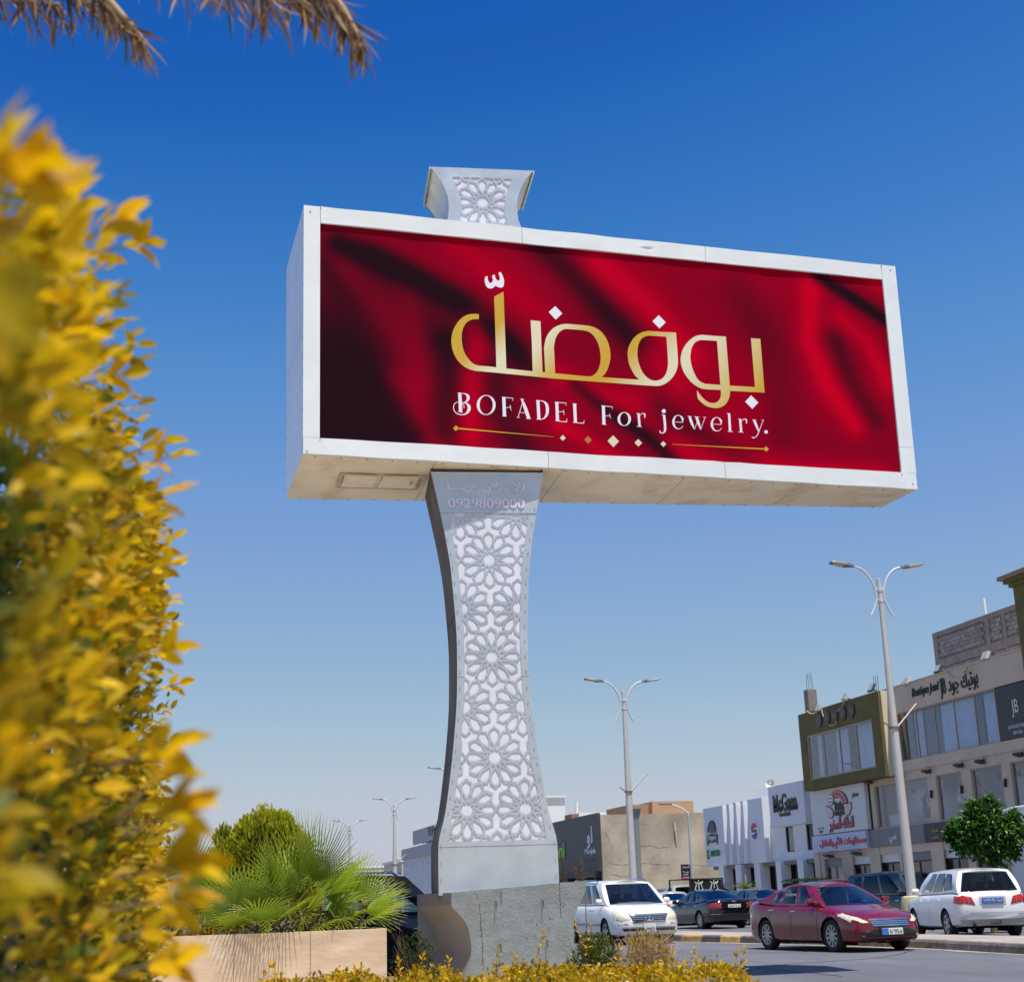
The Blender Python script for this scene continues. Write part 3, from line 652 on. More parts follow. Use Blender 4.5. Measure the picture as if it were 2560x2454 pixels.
for i in range(n):
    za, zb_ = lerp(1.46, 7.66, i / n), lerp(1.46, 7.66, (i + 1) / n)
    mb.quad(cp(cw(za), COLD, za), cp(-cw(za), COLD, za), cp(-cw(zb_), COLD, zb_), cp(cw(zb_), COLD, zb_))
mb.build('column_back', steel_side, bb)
mb = MB(RO); n = 40
for i in range(n):
    za, zb_ = lerp(1.52, 7.6, i / n), lerp(1.52, 7.6, (i + 1) / n)
    mb.quad(cp(-cw(za) + .01, .0165, za), cp(cw(za) - .01, .0165, za), cp(cw(zb_) - .01, .0165, zb_), cp(-cw(zb_) + .01, .0165, zb_))
mb.build('column_backing', backing, bb)
# twelve-fold rosettes on a hexagonal net
RA = .425
def rosette(cx_, cz, R, t, rot=0):
    """petal outlines as strap rectangles"""
    w_ = .165 * R; s_ = .87 * R; out = []
    for k in range(12):
        a = math.radians(30 * k + rot); ca, sa = math.cos(a), math.sin(a)
        P = lambda u, v: (cx_ + u * ca - v * sa, cz + u * sa + v * ca)
        def bar(p, q_, ext=.35):
            dx, dz = q_[0] - p[0], q_[1] - p[1]; L = math.hypot(dx, dz); ux_, uz_ = dx / L, dz / L; e_ = t * ext
            return [(p[0] - ux_ * e_ - uz_ * t / 2, p[1] - uz_ * e_ + ux_ * t / 2), (p[0] - ux_ * e_ + uz_ * t / 2, p[1] - uz_ * e_ - ux_ * t / 2), (q_[0] + ux_ * e_ + uz_ * t / 2, q_[1] + uz_ * e_ - ux_ * t / 2), (q_[0] + ux_ * e_ - uz_ * t / 2, q_[1] + uz_ * e_ + ux_ * t / 2)]
        for sg in (-1, 1):
            u_in = w_ / math.tan(math.radians(45))
            out.append(bar(P(u_in, sg * w_), P(s_, sg * w_))); out.append(bar(P(s_, sg * w_), P(R, 0)))
    return out
def rosette_net(x0, z0, zlo, zhi):
    out = []; a = 2 * RA; v = a * math.sqrt(3)
    for j in range(-12, 13):
        for i in range(-3, 4):
            x = x0 + i * a + (a / 2 if j % 2 else 0); z_ = z0 + j * v / 2
            if zlo - RA * 1.1 < z_ < zhi + RA * 1.1 and abs(x) < 1.3: out.append((x, z_))
    return out
def sheet_mesh(za, zb_, z0, width_f, inner_f, inner_z, yoff, fm):
    n = 10
    zz = [lerp(za, zb_, i / n) for i in range(n + 1)]
    outer_ = [(width_f(z_) + .004, z_) for z_ in zz] + [(-width_f(z_) - .004, z_) for z_ in reversed(zz)]
    lo, hi = max(za, inner_z[0]), min(zb_, inner_z[1])
    polys = [outer_]
    if hi - lo > .05:
        zi = [lerp(lo, hi, i / n) for i in range(n + 1)]
        polys.append([(inner_f(z_), z_) for z_ in zi] + [(-inner_f(z_), z_) for z_ in reversed(zi)])
        for (x, z_) in rosette_net(z0[0], z0[1], lo, hi):
            if z_ + RA < lo - .05 or z_ - RA > hi + .05: continue
            polys += [b for b in rosette(x, z_, RA, .027)]
        keep = lambda s_: 0 in s_ and (1 not in s_ or any(i > 1 for i in s_))
    else: keep = lambda s_: 0 in s_
    V, tr = cdt(polys, keep)
    mb = MB(RO); slab(V, tr, lambda x, z_, h: fm(x, yoff - h, z_), 0, .004, mb)
    return mb
seams = [1.37, 2.03, 3.255, 4.45, 5.69, 6.945, 7.60]
for i, (za, zb_) in enumerate(zip(seams, seams[1:])):
    yo = [.012, .0085, .012, .0085, .012, .004][i]
    z0 = (-.01, 4.756)
    fm = (lambda x, y_, z_: cp(x, y_ + .002 * noise.noise(Vector((x * 2.2, z_ * 1.7, 3.1))), z_))
    sheet_mesh(za + .002, zb_ - .002, z0, cw, iw, (2.10, 6.945), yo, fm).build('perforated_sheet' if 0 < i < 5 else 'plain_sheet', steel, bb, smooth=30)
# screws down both margins
mb = MB(RO)
for sg in (-1, 1):
    for i in range(27):
        z_ = 1.62 + i * .225; mb.obox(cp(sg * (cw(z_) - .035), -.006, z_), (.018, .012, .018))
o = mb.build('column_screws', mat('screw', (.72, .72, .72), .3, metal=.8), bb); o['kind'] = 'stuff'
# header lettering cut through to the backing
hl = mat('cut_letter_backing', (.74, .70, .86), .55)
lettering('للإعـــلان هنــــا', hl, bb, cp(-.03, -.0115, 7.34), 1.19, .19, CX, uz, 'cut_lettering', .006, .022, RO)
lettering('0929809000', hl, bb, cp(-.03, -.0115, 7.10), 1.18, .155, CX, uz, 'cut_numbers', .006, .018, RO)
mb = MB(RO)
for i in range(10):
    if i in (0, 1, 3, 4, 5, 6, 7, 8, 9): mb.obox(cp(-.03 - .59 + 1.18 * (i + .5) / 10, -.0165, 7.10), (.012, .004, .17), Matrix.Rotation(-PHI, 3, 'Z'))
mb.build('stencil_bridge', steel, bb)
# dark stub between sign box and column head
MB(RO).prism([cp(-.74, .1, 7.55), cp(.74, .1, 7.55), cp(.74, COLD - .1, 7.55), cp(-.74, COLD - .1, 7.55)], (0, 0, .22)).build('column_neck', mat('dark_steel', (.05, .05, .055), .6, metal=.5), bb)

# ---------------- crown on top of the sign box, same pattern
c_out = [(11.45, .75), (11.61, .70), (11.76, .61), (11.92, .565), (12.10, .553), (12.22, .56), (12.50, .65), (12.66, .745), (12.80, .86)]
cwid = lambda z_: sinterp(c_out, z_)
XO = .055
cpc = lambda x, y, z_: cp(x + XO, y, z_)
cz0, cz1 = 11.48, 12.79
n = 22
for sg in (-1, 1):
    mb = MB(RO); vs = []
    for i in range(n + 1):
        z_ = lerp(cz0, cz1, i / n); vs += [cpc(sg * (cwid(z_) - .004), .012, z_), cpc(sg * (cwid(z_) - .004), COLD, z_)]
    mb.add(vs, [((2 * i, 2 * i + 1, 2 * i + 3, 2 * i + 2) if sg > 0 else (2 * i + 1, 2 * i, 2 * i + 2, 2 * i + 3)) for i in range(n)]).build('crown_side_sheet', mat('crown_side_steel', (.58, .56, .50), .38, metal=.65, var=.2, scale=2, bump=.01, bscale=1.5), bb, smooth=60)
mb = MB(RO); mb2 = MB(RO)
for i in range(n):
    za, zb_ = lerp(cz0, cz1, i / n), lerp(cz0, cz1, (i + 1) / n)
    mb.quad(cpc(cwid(za), COLD, za), cpc(-cwid(za), COLD, za), cpc(-cwid(zb_), COLD, zb_), cpc(cwid(zb_), COLD, zb_))
    mb2.quad(cpc(-cwid(za) + .01, .02, za), cpc(cwid(za) - .01, .02, za), cpc(cwid(zb_) - .01, .02, zb_), cpc(-cwid(zb_) + .01, .02, zb_))
mb.quad(cpc(-cwid(cz1), .012, cz1 - .002), cpc(cwid(cz1), .012, cz1 - .002), cpc(cwid(cz1), COLD, cz1 - .002), cpc(-cwid(cz1), COLD, cz1 - .002))
mb.build('crown_back', steel_side, bb); mb2.build('crown_backing', backing, bb)
c_inn = lambda z_: cwid(z_) - .20
sheet_mesh(cz0, cz1, (.0, 12.19), cwid, c_inn, (11.3, 12.62), .012, lambda x, y_, z_: cpc(x, y_ + .003 * noise.noise(Vector((x * 2.2, z_ * 1.7, 7))), z_)).build('crown_perforated_sheet', steel, bb, smooth=30)
mb = MB(RO)
for sg in (-1, 1): mb.obox(cpc(sg * (cwid(cz1) + .004), COLD / 2, cz1 - .03), (.02, COLD, .05), Matrix.Rotation(-PHI, 3, 'Z'))
mb.build('crown_edge_trim', mat('crown_trim', (.55, .55, .42), .45, metal=.5), bb)

# ---------------- concrete base: waisted block
conc = mat('rough_concrete', (.205, .23, .24), .92, var=.14, scale=5, bump=.012, bscale=26, stain=(.22, .195, .155), stain_amt=.6, stain_scale=1.6, detail=9)
conc_side = mat('weathered_concrete_side', (.21, .18, .15), .9, var=.22, scale=1.2, bump=.008, bscale=12, stain=(.15, .125, .10), stain_amt=.7, stain_scale=1.0, stretch=(1, .5, 1.6))
BT = math.radians(4.0); BX = Vector((math.cos(BT), math.sin(BT), 0)); BY = Vector((-math.sin(BT), math.cos(BT), 0)); OB = Vector((4.95, 20.06, 0))
bp_ = lambda x, y, z_: OB + BX * x + BY * y + Vector((0, 0, z_))
Lw = [(-.02, -.96), (.2, -.86), (.40, -.77), (.65, -.70), (.90, -.732), (1.085, -.833), (1.20, -.955), (1.235, -.975), (1.42, -.97)]
Rw = [(-.02, 1.0), (.2, .89), (.43, .825), (.65, .798), (.85, .796), (1.0, .815), (1.14, .87), (1.27, .945), (1.36, 1.0), (1.505, 1.02)]
topz = lambda x: 1.405 + (x + .97) / 1.98 * .10
n = 26; BD = 1.95
mb = MB(RO); ms = MB(RO); mr_ = MB(RO)
def bz(sg, i):
    lim = topz(-.97) if sg < 0 else topz(1.02)
    return lerp(-.02, lim, i / n)
J = 10
for j in range(J):
    for i in range(n):
        def fp(ii, jj):
            zl, zr = bz(-1, ii), bz(1, ii); xl, xr_ = sinterp(Lw, zl), sinterp(Rw, zr); u = jj / J
            x = lerp(xl, xr_, u); z_ = lerp(zl, zr, u); e_ = .008 * noise.noise(Vector((x * 3, z_ * 3, 1))) + .005 * noise.noise(Vector((x * 9, z_ * 9, 4)))
            return bp_(x, e_ if 0 < jj < J and ii < n else 0, z_ + (.012 * noise.noise(Vector((x * 8, 0, 2))) if ii == n else 0))
        mb.quad(fp(i, j), fp(i, j + 1), fp(i + 1, j + 1), fp(i + 1, j))
for i in range(n):
    a, b = bz(-1, i), bz(-1, i + 1); xa, xb = sinterp(Lw, a), sinterp(Lw, b)
    ms.quad(bp_(xa, BD, a), bp_(xa, 0, a), bp_(xb, 0, b), bp_(xb, BD, b))
    a, b = bz(1, i), bz(1, i + 1); xa, xb = sinterp(Rw, a), sinterp(Rw, b)
    mr_.quad(bp_(xa, 0, a), bp_(xa, BD, a), bp_(xb, BD, b), bp_(xb, 0, b))
base = mb.build('concrete_base', conc, bb, smooth=50, fixn=False)
ms.build('base_side', conc_side, base, smooth=50); mr_.build('base_side', conc_side, base, smooth=50)
mb = MB(RO); zl, zr = topz(-.97), topz(1.02)
mb.quad(bp_(-.97, 0, zl), bp_(1.02, 0, zr), bp_(1.02, BD, zr), bp_(-.97, BD, zl)); mb.quad(bp_(1.0, BD, 0), bp_(-.96, BD, 0), bp_(-.97, BD, zl), bp_(1.02, BD, zr))
mb.build('base_top', conc, base)
mb = MB(RO)
for f in ((505, 1390), (790, 1385), (815, 1625), (533, 1650)):
    p = on_plane(*z4(*f), BY, OB.dot(BY)); mb.tube([p + BY * .02, p - BY * .05, p - BY * .055 + Vector((0, 0, -.09))], .007, 6)
mb.build('anchor_bar', mat('rusty_bar', (.06, .045, .04), .8), base)
jd = mat('joint_dark', (.10, .095, .09), .95)
for a, b in (((410, 1400), (435, 1800)), ((893, 1275), (905, 1490)), ((540, 1330), (542, 1400))):
    pp = [on_plane(*z4(lerp(a[0], b[0], s_ / 30) + random.uniform(-3, 3), lerp(a[1], b[1], s_ / 30)), BY, OB.dot(BY)) - BY * .001 for s_ in range(31)]
    MB(RO).tube(pp, [random.choice((.001, .003, .005, .007)) for _ in pp], 5).build('form_joint', jd, base)
# chipped pits in the face
mb = MB(RO)
for i in range(34):
    x_ = random.uniform(-.62, .72); z_ = random.uniform(.15, 1.36); s_ = random.uniform(.004, .014); mb.lathe([(s_ * 1.0, -.002), (s_ * .8, .004), (.0005, .005)], bp_(x_, -.002, z_), 6, M=Matrix((CX, uz * random.uniform(.6, 1.8), -BY)).transposed())
o = mb.build('surface_pits', jd, base); o['kind'] = 'stuff'
# ================================================================== the shops along the far side (fronts face the road, -X)
XF = 29.5
UXF = Vector((0, -1, 0))          # reading direction on those fronts
def fY(x, y=900, f=z7, X=XF): return atX(*f(x, y), X).y
def fP(x, y, f=z7, X=XF): return atX(*f(x, y), X)
beige = mat('beige_render', (.66, .53, .39), .85, var=.10, scale=.8, bump=.004, bscale=30, stain=(.36, .29, .2), stain_amt=.4, stain_scale=.6)
cream_w = mat('cream_render', (.72, .62, .42), .8, var=.06, scale=1)
olive = mat('olive_render', (.15, .12, .03), .8, var=.18, scale=1.2, bump=.006, bscale=20, stain=(.085, .085, .03), stain_amt=.6, stain_scale=.9)
white_w = mat('white_wall', (.74, .75, .78), .7, var=.04, scale=.7, stain=(.60, .60, .62), stain_amt=.35, stain_scale=.5)
dark_panel = mat('charcoal_panel', (.040, .043, .055), .5, var=.15, scale=.6)
grey_panel = mat('grey_panel', (.17, .18, .20), .4, var=.1, scale=1, rand=.08)
win_glass = glass_mat('shop_glass', (.86, .90, .95), 1.28, .01)
dark_glass = glass_mat('dark_shop_glass', (.55, .58, .6), 1.35, .01)
inner = mat('shop_interior', (.80, .79, .78), .9, var=.05, scale=1)
inner_d = mat('dark_interior', (.05, .05, .055), .9, var=.3, scale=1)
frame_d = mat('dark_frame', (.03, .03, .032), .4, metal=.3)
frame_t = mat('tan_frame', (.45, .35, .27), .5)
curtain_m = mat('pale_curtain', (.62, .66, .78), .9, var=.08, scale=3)
curtain_d = mat('grey_curtain', (.20, .20, .24), .9, var=.1, scale=3)
black_l = mat('black_letter', (.012, .012, .013), .4); white_l = mat('white_letter', (.8, .8, .8), .5); pink_l = mat('pink_letter', (.72, .22, .24), .5)
red_l = mat('dark_red_letter', (.45, .05, .06), .5); green_l = mat('green_letter', (.01, .22, .10), .4); lime_l = mat('lime_letter', (.22, .55, .03), .4); gold_l = mat('gold_letter', (.55, .36, .08), .4, metal=.3)
def bx(a, b, m, name, parent, off, bev=0.0): return MB(off).box(a, b).build(name, m, parent, bev=bev)
def wall_open(name, X, y0, y1, z0, z1_, holes, m, parent, off, th=.22):
    """wall in the plane X with rectangular openings (ya, yb, za, zb)"""
    polys = [[(y0, z0), (y1, z0), (y1, z1_), (y0, z1_)]] + [[(a, c), (b, c), (b, d), (a, d)] for a, b, c, d in holes]
    V, tr = cdt(polys, lambda s_: 0 in s_ and len(s_) == 1)
    tr = [t[::-1] for t in tr]
    mb = MB(off); slab(V, tr, lambda y_, z_, h: (X - h + th, y_, z_), 0, th, mb); return mb.build(name, m, parent)
def window(parent, off, X, y0, y1, z0, z1_, fm, gm, fw=.06, mull=0, name='window', depth=.1):
    mb = MB(off)
    for a, b in (((y0, z0), (y1, z0 + fw)), ((y0, z1_ - fw), (y1, z1_)), ((y0, z0 + fw), (y0 + fw, z1_ - fw)), ((y1 - fw, z0 + fw), (y1, z1_ - fw))): mb.box((X, a[0], a[1]), (X + depth, b[0], b[1]))
    for i in range(mull):
        ym = y0 + (y1 - y0) * (i + 1) / (mull + 1); mb.box((X + .02, ym - fw * .4, z0 + fw), (X + depth - .02, ym + fw * .4, z1_ - fw))
    w = mb.build(name, fm, parent)
    ys = [y0 + fw] + [y0 + (y1 - y0) * (i + 1) / (mull + 1) for i in range(mull)] + [y1 - fw]
    for a, b in zip(ys, ys[1:]): MB(off).box((X + depth * .45, a + .01, z0 + fw), (X + depth * .45 + .012, b - .01, z1_ - fw)).build('pane', gm, w)
    return w
def curtain(parent, off, X, y0, y1, z0, z1_, m, amp=.05, pitch=.16):
    mb = MB(off); n = max(8, int((y1 - y0) / pitch * 6)); vs = []
    for i in range(n + 1):
        y_ = lerp(y0, y1, i / n); dx = amp * math.sin(2 * math.pi * (y_ - y0) / pitch + .8 * math.sin(y_ * 3)); vs += [(X + dx, y_, z0), (X + dx * .6, y_, z1_)]
    mb.add(vs, [(2 * i, 2 * i + 1, 2 * i + 3, 2 * i + 2) for i in range(n)]); return mb.build('curtain', m, parent, smooth=180)

# ---------------- long beige shop building
o1 = Vector((XF, 53, 0))
b1 = thing('shop_building', 'beige two-storey shop building with olive upper box, boutique lettering and curtained windows', 'building', o1)
YA, YZ = 38.0, 62.55
ZT = 9.22
# upper floor front with the long window
wt0, wt1 = 44.0, 53.6
wall_open('upper_wall', XF, YA, 54.75, 5.80, ZT, [(wt0, wt1, 6.2, 8.16)], beige, b1, o1)
bx((XF + .25, YA, 0), (42, YA + .2, ZT), beige, 'end_wall', b1, o1); bx((XF + .3, YA + .21, ZT - .25), (42, YZ, ZT - .02), beige, 'roof_slab', b1, o1)
bx((XF + .25, YZ - .2, 0), (42, YZ, ZT - .26), beige, 'end_wall', b1, o1)
bx((31.1, YA + .21, 3.06), (31.2, YZ - .21, 5.71), inner, 'inner_wall', b1, o1); bx((32.2, YA + .21, .05), (32.3, YZ - .21, 2.94), inner, 'inner_wall', b1, o1); bx((33.2, YA + .21, 5.8), (33.3, YZ - .21, ZT - .26), inner, 'inner_wall', b1, o1)
bx((XF + .23, YA + .21, 5.72), (33.2, YZ - .21, 5.795), inner_d, 'upper_floor_slab', b1, o1)
bx((XF + .23, YA + .21, 2.95), (33.2, YZ - .21, 3.05), inner, 'first_floor_slab', b1, o1)
wnd = window(b1, o1, XF + .06, 46.3, wt1, 6.2, 8.16, frame_t, win_glass, .05, 4)
for a, b, mm in ((52.9, 53.4, curtain_d), (52.0, 52.7, curtain_m), (50.7, 51.9, curtain_d), (48.2, 50.6, curtain_m), (47.6, 48.1, curtain_d), (46.5, 47.5, curtain_m)): curtain(b1, o1, XF + .35, a, b, 6.2, 8.1, mm)
# black boutique poster in the window's end
pst = bx((XF + .05, 44.05, 6.24), (XF + .11, 46.25, 8.12), mat('black_poster', (.012, .013, .018), .35), 'poster_panel', b1, o1)
pc = Vector((XF + .045, 45.1, 7.25))
ring = MB(o1)
for i in range(20):
    a = 2 * math.pi * i / 20
    if abs(math.sin(a / 2)) > .0: ring.obox(pc + Vector((-.006, .52 * math.cos(a), .52 * math.sin(a))), (.004, .05, .02), Matrix.Rotation(a, 3, 'X'))
ring.build('poster_wreath', mat('poster_wreath', (.25, .28, .25), .5), pst)
lettering('JB', white_l, pst, pc + Vector((-.006, 0, .02)), .42, .62, UXF, uz, 'poster_monogram', .004, 0, o1)
for w_, dy, dz, ww, hh in (('JOUD', .38, -.62, .36, .14), ('BOUTIQUE', -.22, -.62, .72, .14), ('بوتيك', -.13, -.82, .34, .17), ('جود', .19, -.82, .24, .17)): lettering(w_, white_l, pst, pc + Vector((-.006, dy, dz)), ww, hh, UXF, uz, 'poster_word', .004, .01, o1)
# boutique lettering
lettering('Boutique Joud', black_l, b1, fP(1155, 868, z6) + Vector((-.02, 0, 0)), 2.05, .46, UXF, uz, 'wall_lettering', .04, .012, o1, shear=.25)
lettering('JB', black_l, b1, fP(1302, 850, z6) + Vector((-.02, 0, 0)), .42, .80, UXF, uz, 'wall_monogram', .04, .01, o1)
lettering('بوتيك جود', black_l, b1, fP(1462, 800, z6) + Vector((-.02, 0, 0)), 2.1, .78, UXF, uz, 'wall_lettering', .04, .014, o1)
bx((XF - .06, YA, ZT), (XF + .25, 54.6, ZT + .05), mat('parapet_cap', (.6, .52, .42), .8), 'parapet_cap', b1, o1)
# olive box with its cream end face
XO_ = 29.0
k_ = (XO_ / XF)
oy0, oy1, oz0, oz1 = 54.9 * k_, 62.88 * k_, CAM_H + (5.75 - CAM_H) * k_, CAM_H + (9.31 - CAM_H) * k_
wy0, wy1, wz0, wz1 = 55.7 * k_, 62.17 * k_, CAM_H + (6.2 - CAM_H) * k_, CAM_H + (8.23 - CAM_H) * k_
wall_open('olive_box_front', XO_, oy0, oy1, oz0, oz1, [(wy0, wy1, wz0, wz1)], olive, b1, o1, .12)
bx((XO_ + .12, oy0 - .04, oz0), (XF + .35, oy0, oz1), cream_w, 'olive_box_end', b1, o1)
bx((XO_ + .125, oy0 + .002, oz0 - .0), (XF + .3, oy1, oz0 + .12), olive, 'olive_box_floor', b1, o1); bx((XO_ + .125, oy0 + .002, oz1 - .12), (XF + .6, oy1, oz1 - .003), olive, 'olive_box_roof', b1, o1)
bx((XO_ + .125, oy1 - .12, oz0 + .121), (XF + .3, oy1, oz1 - .121), olive, 'olive_box_cheek', b1, o1)
window(b1, o1, XO_ + .03, wy0, wy1, wz0, wz1, frame_t, win_glass, .07, 3)
bx((XF + 1.4, wy0 - .3, wz0 - .2), (XF + 1.5, oy1, wz1 + .3), inner_d, 'room_back', b1, o1)
for a, b, mm in ((60.6, 61.0, curtain_m), (59.3, 60.4, curtain_d), (57.9, 59.1, curtain_m), (54.9, 57.0, curtain_m)): curtain(b1, o1, XO_ + .5, a, b, wz0, wz1, mm)
# five round emblems on the olive box
for i, (px_, py_) in enumerate(((291, 1110), (356, 1090), (420, 1072), (487, 1050), (555, 1032))):
    c_ = fP(px_, py_, z6, XO_); mb = MB(o1); mb.lathe([(.30, 0), (.30, -.05), (.27, -.06), (0, -.06)], c_ + Vector((-.002, 0, 0)), 20, 'x'); em = mb.build('round_emblem', mat('emblem_disc', (.018, .016, .018), .3), b1)
    lettering(('W', 'Q', 'E', 'S', 'T')[i] if False else '✦', red_l, em, c_ + Vector((-.066, 0, 0)), .3, .34, UXF, uz, 'emblem_figure', .008, 0, o1)
# floodlights and cable loops on the parapets
fl_m = mat('floodlight_body', (.55, .55, .52), .5, metal=.3); fl_d = mat('floodlight_dark', (.05, .05, .055), .4)
def floodlight(p, m, tilt=.5):
    r = thing('floodlight', 'x', 'floodlight', p); M = Matrix.Rotation(tilt, 3, 'Y')
    MB().obox((-.12, 0, .10), (.10, .42, .34), M).build('housing', m, r, bev=.015)
    MB().obox(Vector((-.12, 0, .10)) + M @ Vector((-.053, 0, 0)), (.006, .36, .28), M).build('lens', mat('floodlight_lens', (.35, .38, .36), .15), r)
    MB().box((-.06, -.03, -.02), (.10, .03, .03)).build('bracket', fl_d, r); return r
for p, lb, m_ in ((fP(505, 940, z6, XO_), 'grey floodlight on top of the olive box above its curtained window', fl_m), (fP(285, 1030, z6, XO_), 'white floodlight at the far corner of the olive box roof', fl_m), (fP(720, 870, z6, XO_), 'dark floodlight at the near corner of the olive box roof', fl_d),
                  (fP(1005, 815, z6), 'grey floodlight on the beige parapet beside the street lamp pole', fl_m), (fP(1265, 715, z6), 'dark floodlight on the parapet above the boutique monogram', fl_d), (fP(1650, 612, z6), 'long white floodlight on the parapet past the boutique lettering', fl_m)):
    f_ = floodlight(p + Vector((.1, 0, .02)), m_); f_['label'] = lb; f_['group'] = 'floodlights on the parapets'
cable_m = mat('pale_cable', (.62, .5, .32), .6)
for q in ([(195, 1035), (225, 1055), (262, 1050), (285, 1035)], [(310, 1010), (330, 1080), (380, 1150), (430, 1135), (440, 1060)], [(500, 960), (480, 1000), (440, 1035)]):
    MB(o1).tube([Vector(p) for p in catmull([tuple(fP(*a, z6, XO_) + Vector((-.04, 0, 0))) for a in q], 4)], .022, 5).build('cable', cable_m, b1)
MB(o1).tube([Vector(p) for p in catmull([tuple(fP(*a, z6) + Vector((-.04, 0, 0))) for a in ((1325, 708), (1365, 745), (1410, 762), (1480, 740), (1500, 680))], 4)], .022, 5).build('cable', cable_m, b1)
# first-floor show windows between beige piers
bays = [(51.72, 56.2, 1), (49.2, 51.1, 0), (46.45, 48.55, 0), (44.1, 45.9, 0), (41.6, 43.6, 0)]
wall_open('show_window_wall', XF + .06, YA, 56.55, 3.66, 5.795, [(a, b, 3.70, 5.44) for a, b, _ in bays], beige, b1, o1, .2)
for a, b, mu in bays:
    window(b1, o1, XF + .12, a, b, 3.70, 5.44, frame_t, win_glass, .05, mu, 'show_window')
    mb = MB(o1); mb.box((XF + 1.0, a + .3, 5.2), (XF + 1.04, b - .3, 5.24))
    for i in range(4): mb.obox((XF + 1.0, lerp(a + .4, b - .4, i / 3), 5.1), (.1, .1, .16))
    mb.build('track_light_rail', frame_d, b1)
for y_ in (45.0, 47.5, 49.0, 51.4, 53.6, 56.3):
    mb = MB(o1); mb.obox((XF - .14, y_, 5.62), (.26, .34, .08), Matrix.Rotation(.35, 3, 'Y')); mb.box((XF - .04, y_ - .03, 5.62), (XF + .06, y_ + .03, 5.72)); mb.build('wall_lamp', fl_d, b1)
for y_ in (49.15, 51.4, 46.2): MB(o1).obox((XF - .02, y_, 4.75), (.1, .05, .3), Matrix.Rotation(.2, 3, 'X')).build('wall_camera', frame_d, b1)
# mannequins, flowering stand and display furniture in the show windows
def mannequin(y_, h, top, low, lb):
    r = thing('mannequin', lb, 'mannequin', (XF + .75, y_, 3.05 + .45), 0, 'mannequins in the show windows'); s = h / 1.6
    sk = mat('mannequin_white', (.75, .72, .70), .5)
    MB().lathe([(.12 * s, 0), (.13 * s, .02), (.03 * s, .04), (.03 * s, .5 * s), (.10 * s, .52 * s)], (0, 0, 0), 10).build('stand', sk, r, smooth=40)
    MB().lathe([(.10 * s, .45 * s), (.15 * s, .6 * s), (.16 * s, .85 * s), (.13 * s, 1.0 * s)], (0, 0, 0), 10).build('skirt', low, r, smooth=40)
    MB().lathe([(.12 * s, .98 * s), (.15 * s, 1.15 * s), (.17 * s, 1.3 * s), (.06 * s, 1.38 * s), (.045 * s, 1.42 * s)], (0, 0, 0), 10).build('top', top, r, smooth=40)
    mb = MB()
    for sg in (-1, 1): mb.tube([(0, sg * .17 * s, 1.30 * s), (0, sg * .22 * s, 1.08 * s), (-.04 * s, sg * .2 * s, .85 * s)], [.045 * s, .04 * s, .03 * s], 7)
    mb.build('arms', sk, r, smooth=60)
    MB().lathe([(.04 * s, 1.42 * s), (.085 * s, 1.47 * s), (.095 * s, 1.55 * s), (.07 * s, 1.63 * s), (.01 * s, 1.66 * s)], (0, 0, 0), 10).build('head', sk, r, smooth=60)
dk = mat('dark_dress', (.03, .03, .035), .8); tn = mat('tan_dress', (.45, .33, .2), .8); bl_ = mat('blue_dress', (.06, .08, .16), .8); wt = mat('white_dress', (.75, .74, .76), .8); pk = mat('pink_dress', (.7, .35, .42), .8)
for x_, h, a, b, lb in ((1030, 1.5, dk, dk, 'mannequin in black dress beside the street lamp pole'), (1088, 1.15, bl_, bl_, 'small mannequin in blue between black and tan dresses'), (1142, 1.45, tn, tn, 'mannequin in wide tan coat in the show window'), (1315, 1.35, wt, bl_, 'white child mannequin in front of the pink flowers'), (1358, 1.1, tn, tn, 'short mannequin in brown beside the pink flowers'), (1440, 1.5, wt, pk, 'mannequin in white top and pink skirt right of the flowers')):
    mannequin(fY(x_, 430), h, a, b, lb)
fl = thing('flower_stand', 'pink blossom tree display in the show window', 'flower stand', (XF + .95, fY(1395, 400), 3.5), 0)
MB().tube([(0, 0, 0), (.02, .03, .5), (0, 0, 1.0)], [.04, .03, .02], 6).build('stem', tn, fl)
# (its blossom cloud is added with the plants)
MB(o1).box((XF + .9, 52.0, 4.75), (XF + .95, 53.4, 5.4)).build('flower_panel', mat('pink_panel', (.75, .45, .55), .8, var=.5, scale=14), b1)
cbn = thing('display_cabinet', 'white display cabinet with drawers behind the first show window', 'cabinet', (XF + .9, fY(810, 450), 3.05))
MB().box((-.3, -.6, 0), (.3, .6, 1.15)).build('body', mat('cabinet_white', (.7, .7, .7), .4), cbn, bev=.02)
for i in range(3): MB().box((-.315, -.55, .08 + i * .36), (-.301, .55, .38 + i * .36)).build('drawer', mat('cabinet_white2', (.62, .62, .63), .4), cbn)
# grey panels under the show windows, with lettering
y_ = 56.82; k = 0
while y_ > 39:
    y2 = y_ - .92; bx((XF - .05, y2 + .012, 2.93), (XF + .05, y_, 3.655), dark_panel if 5 <= k <= 6 else grey_panel, 'fascia_panel', b1, o1); y_ = y2; k += 1
bx((XF + .051, YA, 2.92), (XF + .2, 56.85, 3.659), frame_d, 'fascia_backing', b1, o1)
lettering('سي', white_l, b1, fP(900, 640) + Vector((-.062, 0, 0)), .62, .34, UXF, uz, 'fascia_lettering', .02, .02, o1); lettering('فو', white_l, b1, fP(1005, 610) + Vector((-.062, 0, 0)), .5, .34, UXF, uz, 'fascia_lettering', .02, .02, o1)
lettering('للعبايات', gold_l, b1, fP(1240, 572) + Vector((-.062, 0, 0)), .52, .19, UXF, uz, 'fascia_lettering', .02, .01, o1); lettering('والتوست', gold_l, b1, fP(1245, 625) + Vector((-.062, 0, 0)), .55, .19, UXF, uz, 'fascia_lettering', .02, .01, o1)
